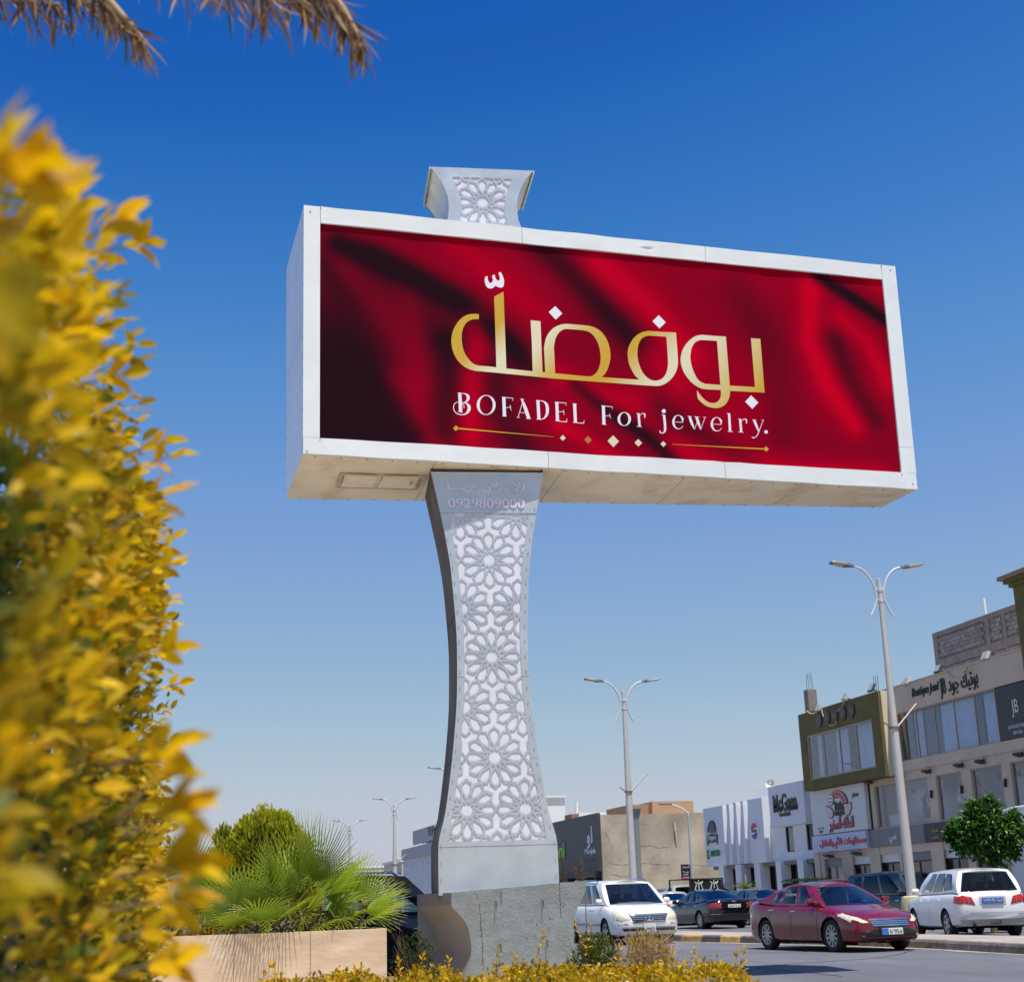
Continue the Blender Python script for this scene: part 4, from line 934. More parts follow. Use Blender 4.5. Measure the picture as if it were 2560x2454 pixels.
# white emblem sign, then the lilac strip sign below
sgn_ = bx((XF - .12, 56.72, 3.70), (XF + .05, 62.08, 5.66), mat('white_slat_sign', (.72, .70, .68), .6, var=.03), 'white_sign', b1, o1)
for i in range(13): bx((XF - .128, 56.74, 3.73 + i * .148), (XF - .121, 62.06, 3.73 + i * .148 + .13), mat('white_slat', (.74, .72, .70), .55, rand=.03), 'sign_slat', sgn_, o1)
XS = XF - .13
ep = lambda x, y: fP(x, y, z7, XS)
def emblem2d(name, pts, m, d, parent=sgn_):
    P2 = [(lambda p: (p.y, p.z))(ep(*a)) for a in pts]; V, tr = cdt([P2], lambda s_: 0 in s_); mb = MB(o1); slab(V, [t[::-1] for t in tr], lambda y_, z_, h: (XS - d - h, y_, z_), -d, .02, mb); return mb.build(name, m, parent)
arc = lambda cx_, cy_, r0, r1, a0, a1, n=14, ky=1.0: [(cx_ + r1 * math.cos(math.radians(lerp(a0, a1, i / n))), cy_ - ky * r1 * math.sin(math.radians(lerp(a0, a1, i / n)))) for i in range(n + 1)] + [(cx_ + r0 * math.cos(math.radians(lerp(a1, a0, i / n))), cy_ - ky * r0 * math.sin(math.radians(lerp(a1, a0, i / n)))) for i in range(n + 1)]
emblem2d('rainbow_shadow', arc(438, 355, 40, 88, 0, 118, ky=1.28), black_l, .0)
emblem2d('rainbow', arc(434, 352, 66, 84, 5, 118, ky=1.28), pink_l, .022); emblem2d('rainbow', arc(434, 352, 44, 60, 5, 118, ky=1.28), pink_l, .022)
emblem2d('face_outline', ellipse(384, 322, 27, 48, 20), black_l, .0); emblem2d('face', ellipse(384, 322, 22, 42, 20), white_l, .022)
emblem2d('face_eye', ellipse(376, 312, 3, 5, 8), black_l, .044); emblem2d('face_eye', ellipse(392, 310, 3, 5, 8), black_l, .044); emblem2d('face_mouth', arc(384, 330, 10, 13, 200, 340, 8, 1.3), black_l, .044)
for sx_, pts in ((1, [(345, 370), (375, 375), (405, 405), (410, 450), (395, 475), (370, 470), (352, 430)]), (1, [(552, 335), (525, 350), (500, 385), (500, 430), (515, 458), (540, 440), (556, 390)])):
    emblem2d('wing_outline', pts, black_l, .0); c_ = (sum(p[0] for p in pts) / 7, sum(p[1] for p in pts) / 7)
    emblem2d('wing', [(c_[0] + (p[0] - c_[0]) * .86, c_[1] + (p[1] - c_[1]) * .86) for p in pts], mat('pale_pink', (.75, .55, .55), .5), .022)
lettering('little', black_l, sgn_, ep(452, 370) + Vector((-.02, 0, 0)), .85, .42, UXF, uz, 'emblem_lettering', .03, .03, o1); lettering('angel', black_l, sgn_, ep(455, 430) + Vector((-.02, 0, 0)), .95, .36, UXF, uz, 'emblem_lettering', .03, .03, o1)
lettering('الملاك الصغير', black_l, sgn_, ep(471, 523) + Vector((-.012, 0, 0)), 2.42, .62, UXF, uz, 'emblem_lettering', .02, .035, o1); lettering('الملاك الصغير', pink_l, sgn_, ep(469, 519) + Vector((-.035, 0, 0)), 2.36, .58, UXF, uz, 'emblem_lettering', .02, .012, o1)
lettering('سنتر', black_l, sgn_, ep(582, 285) + Vector((-.02, 0, 0)), .6, .22, UXF, uz, 'emblem_lettering', .02, .02, o1); lettering('تأسس عام', black_l, sgn_, ep(305, 555) + Vector((-.02, 0, 0)), .55, .1, UXF, uz, 'emblem_lettering', .02, .008, o1); lettering('2021', black_l, sgn_, ep(305, 582) + Vector((-.02, 0, 0)), .36, .08, UXF, uz, 'emblem_lettering', .02, .008, o1)
strip = bx((XF - .16, 56.9, 2.93), (XF + .05, 62.2, 3.66), mat('lilac_sign', (.60, .60, .76), .5), 'strip_sign', b1, o1)
lettering('مستلزمات الأم والطفل', red_l, strip, fP(478, 667, z7, XF - .16) + Vector((-.012, 0, 0)), 4.5, .50, UXF, uz, 'strip_lettering', .02, .03, o1); lettering('مستلزمات الأم والطفل', pink_l, strip, fP(475, 664, z7, XF - .16) + Vector((-.034, 0, 0)), 4.42, .46, UXF, uz, 'strip_lettering', .02, .008, o1)
# ground floor: piers, shutters, doors
gb = [(59.7, 61.45, 'w'), (57.05, 58.7, 'd'), (54.5, 56.25, 'd'), (51.95, 54.3, 'g'), (49.3, 51.1, 'd'), (46.6, 48.8, 'g'), (43.8, 46.0, 'd')]
wall_open('ground_wall', XF, YA, 62.35, 0.02, 2.93, [(a, b, .1, 2.62) for a, b, _ in gb], beige, b1, o1, .24)
for a, b, t_ in gb:
    window(b1, o1, XF + .1, a, b, .1, 2.30, frame_d if t_ != 'w' else grey_panel, dark_glass if t_ == 'd' else win_glass, .07, 1, 'shop_door' if t_ == 'd' else 'shop_window'); bx((XF + .09, a, 2.301), (XF + .22, b, 2.62), grey_panel if t_ != 'd' else white_w, 'shutter_box', b1, o1)
for k_, (y_, z_, w_, h_, c_) in enumerate(((60.3, 1.35, .9, 1.1, (.72, .70, .70)), (60.9, 1.75, .35, .5, (.55, .10, .12)), (60.5, .6, 1.0, .4, (.62, .20, .38)), (57.4, 1.1, .5, 1.3, (.10, .12, .14)), (52.6, 1.0, .7, .9, (.60, .45, .15)), (53.6, 1.4, .5, .7, (.70, .68, .62)), (47.4, 1.2, .8, 1.0, (.60, .15, .12)), (50.2, 1.2, .7, 1.1, (.15, .3, .4)))):
    bx((XF + .40, y_ - w_ / 2, z_ - h_ / 2), (XF + .42, y_ + w_ / 2, z_ + h_ / 2), mat('window_poster_%d' % k_, c_, .6, var=.35, scale=6), 'window_poster', b1, o1)
for a in (62.35, 59.15, 56.65, 51.5): bx((XF - .05, a - .55 if a < 62 else a - .5, .02), (XF - .001, a + .02, 2.9), beige, 'pier', b1, o1)
for y_ in (60.6, 57.9): MB(o1).obox((XF - .2, y_, 2.74), (.34, .5, .08), Matrix.Rotation(.3, 3, 'Y')).build('wall_lamp', fl_d, b1)
# block-built storey behind, with its blocks and concrete ties
ob = Vector((40, 62, 9.2))
blk = thing('block_building', 'unfinished grey concrete-block storey behind the boutique parapet', 'building', ob)
block_m = mat('concrete_block', (.20, .185, .19), .95, var=.2, scale=3, bump=.01, rand=.22); tie_m = mat('concrete_tie', (.185, .168, .155), .95, var=.2, scale=2, stain=(.3, .26, .2), stain_amt=.5)
by0, by1, bz0, bz1 = 56.0, 67.75, 6.5, 14.25
MB(ob).box((40.035, by0, bz0), (52, by1, bz1 - .05)).build('core_wall', mat('mortar_wall', (.185, .17, .175), .95, var=.2, scale=4), blk)
tz = [(12.35, 12.78), (14.0, bz1)]; ty = [(by1 - .45, by1), (62.35, 62.72), (60.9, 61.2), (58.3, 58.75), (by0, by0 + .4)]
for a, b in tz: bx((39.96, by0, a), (40.03, by1, b), tie_m, 'tie_beam', blk, ob)
for a, b in ty:
    for c, d in ((bz0, 12.349), (12.781, 13.999)): bx((39.965, a, c), (40.03, b, d), tie_m, 'tie_column', blk, ob)
bm_ = MB().box((-.06, -.19, -.092), (.06, .19, .092)).mesh('block')
bm_.materials.append(block_m); nb = 0
for r in range(40):
    z_ = 9.6 + r * .2
    if any(a - .05 < z_ < b + .05 for a, b in tz) or z_ > 13.95: continue
    y_ = by0 + .45 + (r % 2) * .2
    while y_ < by1 - .3:
        if not any(a - .17 < y_ < b + .17 for a, b in ty) and nb < 420 and z_ > 11.55 - (67 - y_) * .0:
            o = link('concrete_block', bm_, blk); o.location = Vector((40.015 + random.uniform(-.012, .012), y_, z_)) - ob; nb += 1
        y_ += .4
MB(ob).tube([(40.05, 62.6, 14.2), (40.05, 62.6, 15.1)], .06, 6).build('roof_pipe', white_l, blk)
# tall olive building at the picture's edge: its parapet corner
oo = Vector((30, 41, 0)); og = thing('tall_olive_building', 'tall olive building with moulded cornice at the end of the boutique roof', 'building', oo)
# stands on the near side, its far corner shows above the boutique
yt = atX(*z6(1905, 300), 28.6).y
bx((28.6, 30, .02), (29.4, yt, 11.0), olive, 'wall', og, oo); bx((29.4, 30, 9.3), (40, yt, 11.0), olive, 'upper_block', og, oo)
for i, (dx, dz) in enumerate(((.0, 0), (.1, .14), (.22, .28), (.36, .42))): bx((28.6 - dx, 30, 11.0 + dz), (40 + dx, yt + dx * 1.0, 11.0 + dz + .138), olive if i < 3 else mat('cornice_cap', (.30, .2, .12), .8), 'cornice_course', og, oo)
# unfinished roof column with bars behind the olive box
for px_, pyt, pyb, w_, lb in ((185, 860, 1030, .55, 'tan concrete roof column with bare bars behind the olive box'), ):
    c_ = fP(195, 1000, z6, 33.0); rc = thing('roof_column', lb, 'column', (33.2, c_.y, 9.1)); top = fP(195, 858, z6, 33.0).z - 9.1
    MB().box((-.25, -.25, -.2), (.25, .25, top)).build('shaft', tie_m, rc)
    for i in range(4): MB().tube([(-.15 + .1 * i, random.uniform(-.15, .15), top), (-.15 + .1 * i + random.uniform(-.03, .03), 0, top + random.uniform(.6, .95))], .012, 4).build('bar', rivet_m, rc)
    bx((33.3, c_.y - 6, 9.1), (33.6, c_.y - .3, 9.1 + top * .48), cream_w, 'parapet_wall', rc, (33.2, c_.y, 9.1))
c_ = fP(720, 830, z6, 33.0); rb = thing('bar_bundle', 'bare reinforcing bars rising behind the near corner of the olive box', 'bars', (33.2, c_.y, 9.2))
for i in range(3): MB().tube([(0, -.2 + .2 * i, -.2), (.02, -.2 + .2 * i + .02, c_.z - 9.2 + .5)], .014, 4).build('bar', rivet_m, rb)
# satellite dishes
def dish(p, r, lb, face=(-.6, -.7, .35)):
    t_ = thing('satellite_dish', lb, 'satellite dish', p); n_ = Vector(face).normalized(); M = n_.to_track_quat('Z', 'Y').to_matrix()
    c_ = Vector((0, 0, r * 1.15)); MB().lathe([(.02, -.02), (r * .5, .03), (r * .8, .1), (r, .17), (r * .98, .15), (r * .5, .0), (.02, -.045)], c_, 18, M=M).build('reflector', mat('dish_grey', (.6, .57, .5), .5, var=.1), t_, smooth=60)
    MB().tube([(0, 0, 0), c_], .035, 6).build('mast', fl_m, t_); MB().tube([c_ + n_ * .02 - Vector((0, 0, r * .9)), c_ + n_ * r * .9], .015, 4).build('feed_arm', fl_m, t_); MB().obox(c_ + n_ * r * .9, (.1, .1, .12)).build('receiver', fl_m, t_)
hp = atX(*zw(990, 118), 31.2)
dish(hp + Vector((.6, 0, -.03)), .26, 'beige satellite dish on the white building roof hut'); p_ = atX(*zw(655, 270), 31.5); dish(Vector((p_.x, p_.y, 5.75)), .16, 'small white satellite dish above the white fins', (-.3, -.8, .4)); p_ = atX(*z6(985, 830), 30.6); dish(Vector((p_.x, p_.y, 9.2)), .2, 'small white satellite dish behind the boutique parapet', (-.5, -.8, .3))
sh_ = thing('roof_hut', 'small white hut on the white building roof under the dish', 'hut', (31.2, hp.y, 5.7)); hy = atX(*zw(927, 160), 31.2).y - hp.y
MB().box((0, -1.6, 0), (2.2, hy, hp.z - 5.7 - .08)).build('wall', white_w, sh_); MB().box((-.04, -1.64, hp.z - 5.7 - .079), (2.24, hy + .04, hp.z - 5.7)).build('roof', white_w, sh_)

# ---------------- white restaurant building with fins
o2 = Vector((XF, 69, 0)); b2 = thing('white_building', 'white restaurant building with tall fins, round cola badge and black lettering', 'building', o2)
XB = XF + .5
bx((XB + .01, 62.6, 2.7), (41, 76.0, 5.75), white_w, 'upper_block', b2, o2)
bx((XF, 73.25, 2.70), (XB, 76.1, 5.82), white_w, 'sign_panel', b2, o2)
for i, (a, b) in enumerate(((72.32, 72.68), (71.35, 71.72), (70.40, 70.72))): bx((XF, a, 2.72), (XB, b, 5.83 + .012 * i), white_w, 'fin', b2, o2)
bx((XF + .02, 68.0, 2.70), (XB, 69.85, 5.85), white_w, 'badge_panel', b2, o2)
bx((XF + .28, 69.86, 2.74), (XB + .005, 73.24, 5.6), white_w, 'recess_wall', b2, o2)
bx((XF + .1, 63.22, 4.34), (XB, 67.3, 6.29), white_w, 'upper_sign_panel', b2, o2)
wall_open('window_wall', XF + .38, 62.6, 67.99, 2.70, 4.339, [(65.35, 66.25, 3.10, 4.30), (62.95, 63.9, 3.10, 4.30)], white_w, b2, o2, .12)
bx((XF + .42, 62.6, 4.34), (XB, 63.21, 6.0), white_w, 'corner_wall', b2, o2)
for a, b in ((65.35, 66.25), (62.95, 63.9)): window(b2, o2, XF + .42, a, b, 3.10, 4.30, frame_d, dark_glass, .05, 0)
cols_ = [(73.94, 74.64), (71.5, 72.3), (69.05, 69.8), (66.5, 67.1), (63.95, 64.6), (62.2, 62.7)]
for a, b in cols_: bx((XF + .1, a, .02), (XF + .62, b, 2.70), white_w, 'column', b2, o2)
bx((XF + .9, 62.2, .02), (XF + 1.0, 76, 2.70), inner_d, 'ground_floor_front', b2, o2)
bx((XF + .3, 62.2, 2.52), (XF + .85, 75.9, 2.695), mat('dirty_soffit', (.22, .20, .18), .9, var=.3), 'lintel', b2, o2)
for (a, b), (c, d) in zip(cols_, cols_[1:]): window(b2, o2, XF + .7, d, a, .1, 2.5, frame_d, dark_glass, .06, 2, 'glass_front')
bx((XF + 2, 75.0, .02), (41, 76.0, 2.69), white_w, 'end_wall', b2, o2)
for (a, b), h in zip(cols_, (0,) * 6): pass
mw = lambda x, y: fP(x, y, zw)
lettering('McGana', black_l, b2, mw(1265, 268) + Vector((.1 - .02, 0, 0)), 2.75, .86, UXF, uz, 'wall_lettering', .05, .018, o2); lettering('Chat & Quick', black_l, b2, mw(1265, 415) + Vector((.08, 0, 0)), 1.3, .24, UXF, uz, 'wall_lettering', .03, .012, o2)
MB(o2).tube([Vector(p) for p in catmull([tuple(mw(*a) + Vector((.05, 0, 0))) for a in ((1145, 350), (1160, 378), (1190, 345), (1220, 362), (1235, 320))], 3)], .05, 6).build('lettering_swash', black_l, b2); MB(o2).tube([Vector(p) for p in catmull([tuple(mw(*a) + Vector((.05, 0, 0))) for a in ((1330, 330), (1350, 352), (1370, 325), (1400, 338), (1420, 300))], 3)], .05, 6).build('lettering_swash', black_l, b2)
# arched grill emblem
for pts, m_, d in ((arc(395, 640, 44, 52, 0, 180, 14, 2.9), black_l, 0), ([(370, 520), (378, 505), (390, 520), (395, 500), (402, 520), (415, 505), (422, 520), (425, 640), (365, 640)], mat('emblem_grey', (.10, .10, .12), .5), 0), ([(338, 672), (395, 652), (465, 660), (468, 785), (450, 750), (400, 765), (360, 755), (352, 800), (340, 770)], mat('emblem_ribbon', (.06, .06, .075), .5), .0)):
    P2 = [(lambda p: (p.y, p.z))(mw(*a)) for a in pts]; V, tr = cdt([P2], lambda s_: 0 in s_); mb = MB(o2); slab(V, [t[::-1] for t in tr], lambda y_, z_, h: (XF - h, y_, z_), 0, .05, mb); mb.build('grill_emblem', m_, b2)
lettering('Megana', white_l, b2, mw(402, 705) + Vector((-.055, 0, 0)), 1.2, .3, UXF, uz, 'emblem_lettering', .01, .01, o2); lettering('RANCIDO', green_l, b2, mw(438, 890) + Vector((-.02, 0, 0)), 1.35, .33, UXF, uz, 'wall_lettering', .04, .008, o2); lettering('R', green_l, b2, mw(352, 905) + Vector((-.02, 0, 0)), .32, .5, UXF, uz, 'wall_lettering', .05, .03, o2)
# round cola badge: red cap, white wave with word, blue bowl
bc = mw(928, 620); R_ = .42
mb = MB(o2); mb.lathe([(R_ + .05, 0.02), (R_ + .05, -.07), (R_, -.08), (0, -.08)], bc, 28, 'x'); bdg = mb.build('badge_disc', white_l, b2)
def wave(y_): return .055 * math.sin(y_ / R_ * 2.2)
for sg, m_ in ((1, mat('badge_red', (.55, .02, .04), .4)), (-1, mat('badge_blue', (.02, .06, .42), .4))):
    pts = []
    for i in range(15):
        y_ = lerp(-.93, .93, i / 14) * R_; pts.append((y_, sg * .13 + wave(-y_)))
    a0 = math.atan2(pts[-1][1], pts[-1][0]); a1 = math.atan2(pts[0][1], pts[0][0])
    if sg > 0 and a1 < a0: a1 += 2 * math.pi
    if sg < 0 and a1 > a0: a1 -= 2 * math.pi
    pts += [(R_ * .98 * math.cos(lerp(a0, a1, i / 14)), R_ * .98 * math.sin(lerp(a0, a1, i / 14))) for i in range(1, 14)]
    V, tr = cdt([pts], lambda s_: 0 in s_); mb = MB(o2); slab(V, [t[::-1] for t in tr], lambda y_, z_, h: (bc.x - .082 - h, bc.y + y_, bc.z + z_), 0, .01, mb); mb.build('badge_field', m_, bdg)
lettering('PEPSI', black_l, bdg, bc + Vector((-.09, 0, 0)), .64, .14, UXF, uz, 'badge_lettering', .01, .03, o2)

# ---------------- charcoal shop with plastered side wall
o3 = Vector((30, 100, 0)); b3 = thing('charcoal_shop', 'charcoal-fronted shop with cracked bare plaster side wall and green lettering', 'building', o3)
plaster = mat('bare_plaster', (.33, .285, .215), .95, var=.22, scale=.6, bump=.02, bscale=4, stain=(.54, .48, .39), stain_amt=.85, stain_scale=.28, detail=9)
YS = 95.5
def atS(x, y): return atY(*z5(x, y), YS)
bx((XF, YS, .0), (46, YS + .3, 6.72), plaster, 'side_wall', b3, o3)
bx((XF - .28, YS - .02, 3.0), (XF - .002, 124, 6.86), dark_panel, 'front_panel', b3, o3); bx((XF, YS + .31, 3.0), (46, 124, 6.6), plaster, 'roof_block', b3, o3)
bx((XF + .9, YS + .31, .02), (XF + 1.1, 124, 2.99), inner_d, 'shop_front', b3, o3)
for y_ in (97.5, 101, 104.5, 108, 112): bx((XF + .1, y_, .02), (XF + .5, y_ + .5, 2.99), dark_panel, 'pier', b3, o3)
bx((XF - 1.6, YS + .4, 2.62), (XF + .85, 123, 2.98), mat('dark_soffit', (.03, .03, .035), .6), 'canopy', b3, o3)
lettering('dloni', lime_l, b3, atX(*z5(50, 692), XF - .29) + Vector((-.03, .35, 0)), 4.3, 1.1, UXF, uz, 'wall_lettering', .08, .02, o3)
lettering('Moujeb', white_l, b3, atX(*z5(292, 700), XF - .29), 2.6, .5, UXF, uz, 'wall_lettering', .03, .01, o3); lettering('jewellery line', mat('dim_letter', (.12, .12, .14), .5), b3, atX(*z5(292, 760), XF - .29), 2.4, .2, UXF, uz, 'wall_lettering', .03, .005, o3); lettering('لو', white_l, b3, atX(*z5(288, 590), XF - .29), 1.3, 1.5, UXF, uz, 'wall_lettering', .03, .02, o3)
mb = MB(o3); mb.tube([atS(935, 478) + Vector((0, -.05, 0)), atS(940, 540) + Vector((0, -.12, 0)), atS(952, 632) + Vector((0, -.06, 0))], .06, 6); mb.build('wall_pipe', mat('rusty_pipe', (.5, .42, .36), .7), b3)
crack = mat('plaster_crack', (.20, .155, .10), .95)
for pts in ([(405, 540), (430, 590), (445, 640), (462, 680)], [(620, 630), (700, 655), (760, 650), (820, 668), (900, 660)], [(460, 790), (560, 795), (640, 790), (720, 786), (800, 800), (900, 795)], [(1080, 800), (1150, 805), (1220, 800)], [(450, 870), (500, 880), (600, 885), (700, 880)]):
    cc_ = catmull([tuple(atS(*p)) for p in pts], 6)
    MB(o3).tube([Vector(p) + Vector((0, -.004, .07 * noise.noise(Vector(p) * 2.3) + random.uniform(-.03, .03))) for p in cc_], [random.uniform(.004, .016) for _ in cc_], 4).build('plaster_crack', crack, b3)
hut = thing('roof_room', 'orange-brown rendered room on the plaster shop roof', 'hut', (33.5, 98, 6.6)); hl_ = [atY(*z5(*p), 97) for p in ((610, 320), (1080, 310))]
bx((hl_[0].x + 1.5, 97, 6.6), (hl_[1].x, 104, 7.66), mat('orange_render', (.50, .31, .19), .85, var=.08), 'wall', hut, (33.5, 98, 6.6)); bx((hl_[0].x, 97.6, 6.6), (hl_[0].x + 1.49, 103, 7.5), mat('orange_shade_render', (.40, .23, .14), .85), 'side_room', hut, (33.5, 98, 6.6))
bx((hl_[1].x + .01, 97.3, 6.72), (hl_[1].x + 1.6, 101, 6.84), mat('tile_red', (.45, .08, .03), .7), 'lean_roof', hut, (33.5, 98, 6.6))
w2 = thing('white_block_house', 'plain white block house rising behind the charcoal shop', 'building', (38, 118, 0)); wl_ = [atY(*z5(*p), 120) for p in ((-20, 285), (97, 285))]
bx((wl_[0].x - 6, 120, 0), (wl_[1].x, 128, wl_[0].z), white_w, 'wall', w2, (38, 118, 0)); bx((wl_[0].x - 6.2, 119.8, wl_[0].z), (wl_[1].x + .1, 128, wl_[0].z + .15), white_w, 'roof_edge', w2, (38, 118, 0))
rh = thing('brick_roof_hut', 'low brick hut and white parapet on the charcoal shop roof', 'hut', (33, 112, 6.6)); rl = [atY(*z5(*p), 112) for p in ((148, 410), (205, 410), (415, 395))]
bx((rl[0].x, 112, 6.6), (rl[1].x, 114, rl[0].z), mat('brick_brown', (.28, .14, .08), .9), 'wall', rh, (33, 112, 6.6)); bx((rl[1].x + .01, 112, 6.6), (rl[2].x, 113, rl[2].z), white_w, 'parapet', rh, (33, 112, 6.6))
MB((33, 112, 6.6)).tube([atY(*z5(190, 410), 112.5), atY(*z5(190, 320), 112.5)], .12, 6).build('vent_pipe', white_l, rh); MB((33, 112, 6.6)).tube([atY(*z5(207, 400), 112.5), atY(*z5(205, 340), 112.5)], .05, 5).build('vent_pipe', fl_m, rh)
# round grey column with flared capital in front of the plaster wall
cc = atD(*z5(660, 900), 78); ct = atD(*z5(643, 362), 78).z
gc = thing('round_column', 'grey round column with flared capital beside the street lamp', 'column', (cc.x, cc.y, 0))
MB().lathe([(.21, 0), (.21, ct - .7), (.22, ct - .6), (.34, ct - .1), (.36, ct - .08), (.36, ct)], (0, 0, 0), 20).build('shaft', mat('grey_column', (.25, .255, .26), .7, var=.1, scale=2), gc, smooth=40)
# far fluted white building and sign block, seen left of the billboard column
o5 = Vector((XF, 168, 0)); b5 = thing('fluted_building', 'distant white building with vertical grooved cladding left of the billboard column', 'building', o5)
p0, p1 = fP(1665, 595, z8), fP(1825, 560, z8); top_ = p0.z
bx((XF, 140, 0), (48, p0.y, top_), mat('fluted_white', (.60, .60, .60), .7, var=.05), 'wall', b5, o5)
for i in range(26): bx((XF - .12, p0.y - .3 - i * 1.2 - .5, .5), (XF - .003, p0.y - .3 - i * 1.2, top_ - 1.6 - .25 * (i % 3)), white_w, 'cladding_fin', b5, o5)
bx((XF - .25, 140, top_ - 1.2), (XF - .13, p0.y + .1, top_ + .05), mat('far_fascia', (.42, .42, .43), .7), 'fascia', b5, o5)
q0, q1 = fP(1710, 470, z8), fP(1710, 540, z8)
bx((XF + .6, 140, q1.z - .2), (44, q0.y, q0.z - 1.05), white_w, 'upper_storey', b5, o5); sg_ = bx((XF + .3, 140, q0.z - 1.6), (XF + .5, q0.y, q0.z), mat('far_sign_board', (.36, .37, .40), .6), 'roof_sign', b5, o5)
lettering('VENUS', black_l, sg_, fP(1832, 465, z8) + Vector((.27, -1.5, 0)), 7.0, 1.1, UXF, uz, 'sign_lettering', .05, .01, o5)
# low far blocks that close the street end
for i, (a, b, h, lb) in enumerate(((185, 200, 6.5, 'pale far building at the street end, first past the grooved one'), (204, 226, 5.2, 'low pale far building at the street end, second past the grooved one'), (232, 262, 7.0, 'pale far building at the very end of the street'))):
    r = thing('far_building', lb, 'building', (XF + 3, a, 0)); MB().box((-2, 0, 0), (14, b - a, h)).build('wall', mat('far_pale_wall', (.55, .50, .45), .9, var=.06), r); MB().box((-2.2, -.1, h), (14.2, b - a + .1, h + .3)).build('roof_edge', white_w, r)
    for j in range(4): MB().box((-2.06, 1 + j * (b - a - 2) / 4, h * .55), (-2.003, 2.5 + j * (b - a - 2) / 4, h * .8)).build('window', frame_d, r)
# ================================================================== street lamps
pole_m = mat('lamp_pole_paint', (.56, .54, .50), .5, var=.08, scale=1.5, stain=(.42, .36, .28), stain_amt=.4, stain_scale=.9)
arm_m = mat('lamp_arm_paint', (.62, .62, .62), .45)
head_m = mat('lamp_head_grey', (.20, .20, .20), .5, metal=.3); lens_m = mat('lamp_lens', (.62, .50, .26), .25)
def lamp_head(parent, p, sg, fat=1.0):
    tilt = Matrix.Rotation(-sg * math.radians(8), 3, 'Y')
    mb = MB(); sec = [(0, .05, .05), (.10, .07, .06), (.22, .17, .07), (.34, .19, .06), (.70, .18, .045), (.78, .13, .03)]
    vs = []
    for x, w_, h in sec: vs += [Vector(p) + tilt @ Vector((sg * x, y_, z_)) for y_, z_ in ((-w_, -h * .6), (w_, -h * .6), (w_ * .85, h * .6), (-w_ * .85, h * .6))]
    fs = [(i * 4 + k, i * 4 + (k + 1) % 4, i * 4 + 4 + (k + 1) % 4, i * 4 + 4 + k) for i in range(5) for k in range(4)] + [(3, 2, 1, 0), (20, 21, 22, 23)]
    mb.add(vs, fs); hd = mb.build('lamp_head', head_m, parent, fixn=True)
    MB().obox(Vector(p) + tilt @ Vector((sg * .53, 0, -.038)), (.36, .28, .012), tilt).build('lens', lens_m, hd)
def street_lamp(loc, top, label, base=True, clamp=None, s=1.0, detail=True):
    r = thing('street_lamp', label, 'street lamp', loc, 0, 'street lamps along the median')
    MB().tube([(0, 0, 0), (0, 0, top * .5), (0, 0, top - 1.1), (0, 0, top)], [.155 * s, .125 * s, .075 * s, .065 * s], 14).build('pole', pole_m, r, smooth=60)
    for zz in (top - .3, top - .63):
        MB().tube([(0, 0, zz - .07), (0, 0, zz + .07)], .085 * s, 12).build('collar', arm_m, r, smooth=60); MB().tube([(-.15, 0, zz), (.15, 0, zz)], .025 * s, 8).build('cross_bar', arm_m, r, smooth=60)
    MB().lathe([(.07 * s, 0), (.07 * s, .02), (.03, .04)], (0, 0, top), 10).build('pole_cap', arm_m, r)
    for sg in (-1, 1):
        pts = [(sg * x, 0, top + z_) for x, z_ in ((.36, -1.12), (.22, -.86), (.14, -.62), (.135, -.40), (.17, -.22), (.27, .02), (.42, .22), (.60, .35), (.80, .41))]
        MB().tube([Vector(p) for p in catmull(pts, 4)], .033 * s, 8).build('arm', arm_m, r, smooth=60)
        lamp_head(r, (sg * .78, 0, top + .41), sg)
    if base: MB().lathe([(.34, 0), (.34, .85), (.30, 1.0), (.20, 1.03)], (0, 0, 0), 20).build('pedestal', mat('pedestal_yellow', (.55, .46, .27), .8, var=.1, bump=.005), r, smooth=30)
    if clamp:
        MB().tube([(0, 0, clamp - .03), (0, 0, clamp + .03)], .15 * s, 10).build('clamp', mat('rust_clamp', (.25, .13, .08), .8), r)
        MB().tube([(.1, 0, clamp), (.85, .05, clamp + .72)], .028, 6).build('banner_rod', mat('banner_rod', (.55, .45, .36), .6), r); MB().tube([(-.1, 0, clamp), (-.35, .0, clamp + .18)], .02, 6).build('banner_stub', mat('rust_clamp2', (.22, .12, .08), .8), r)
    return r
L1 = atD(2279, 2230, 43.0); t1_ = atD(2195, 1449, 43.0).z
street_lamp((L1.x, L1.y, 0), t1_, 'tallest twin-arm street lamp standing between red car and white SUV', True, atD(*z6(880, 1170), 43.0).z)
L2 = atD(1583, 2194, 56); street_lamp((L2.x, L2.y, 0), atD(1562, 1729, 56).z, 'twin-arm street lamp in front of the plaster wall behind the white van', True, atD(*z5(590, 240), 56).z, 1.05)
p = atD(*z8(1607, 700), 104); street_lamp((p.x, p.y, 0), atD(*z8(1610, 297), 104).z, 'distant twin-arm street lamp just left of the billboard column', False, 4.0, 1.2)
p = atD(*z8(1310, 700), 126); street_lamp((p.x, p.y, 0), atD(*z8(1308, 435), 126).z, 'farthest twin-arm street lamp above the palm fronds', False, None, 1.3)
p = atD(*z4(260, 600), 82); street_lamp((p.x, p.y, 0), atD(*z4(240, 585), 82).z - .41, 'twin-arm street lamp mostly hidden behind the billboard column', False, None, 1.1)
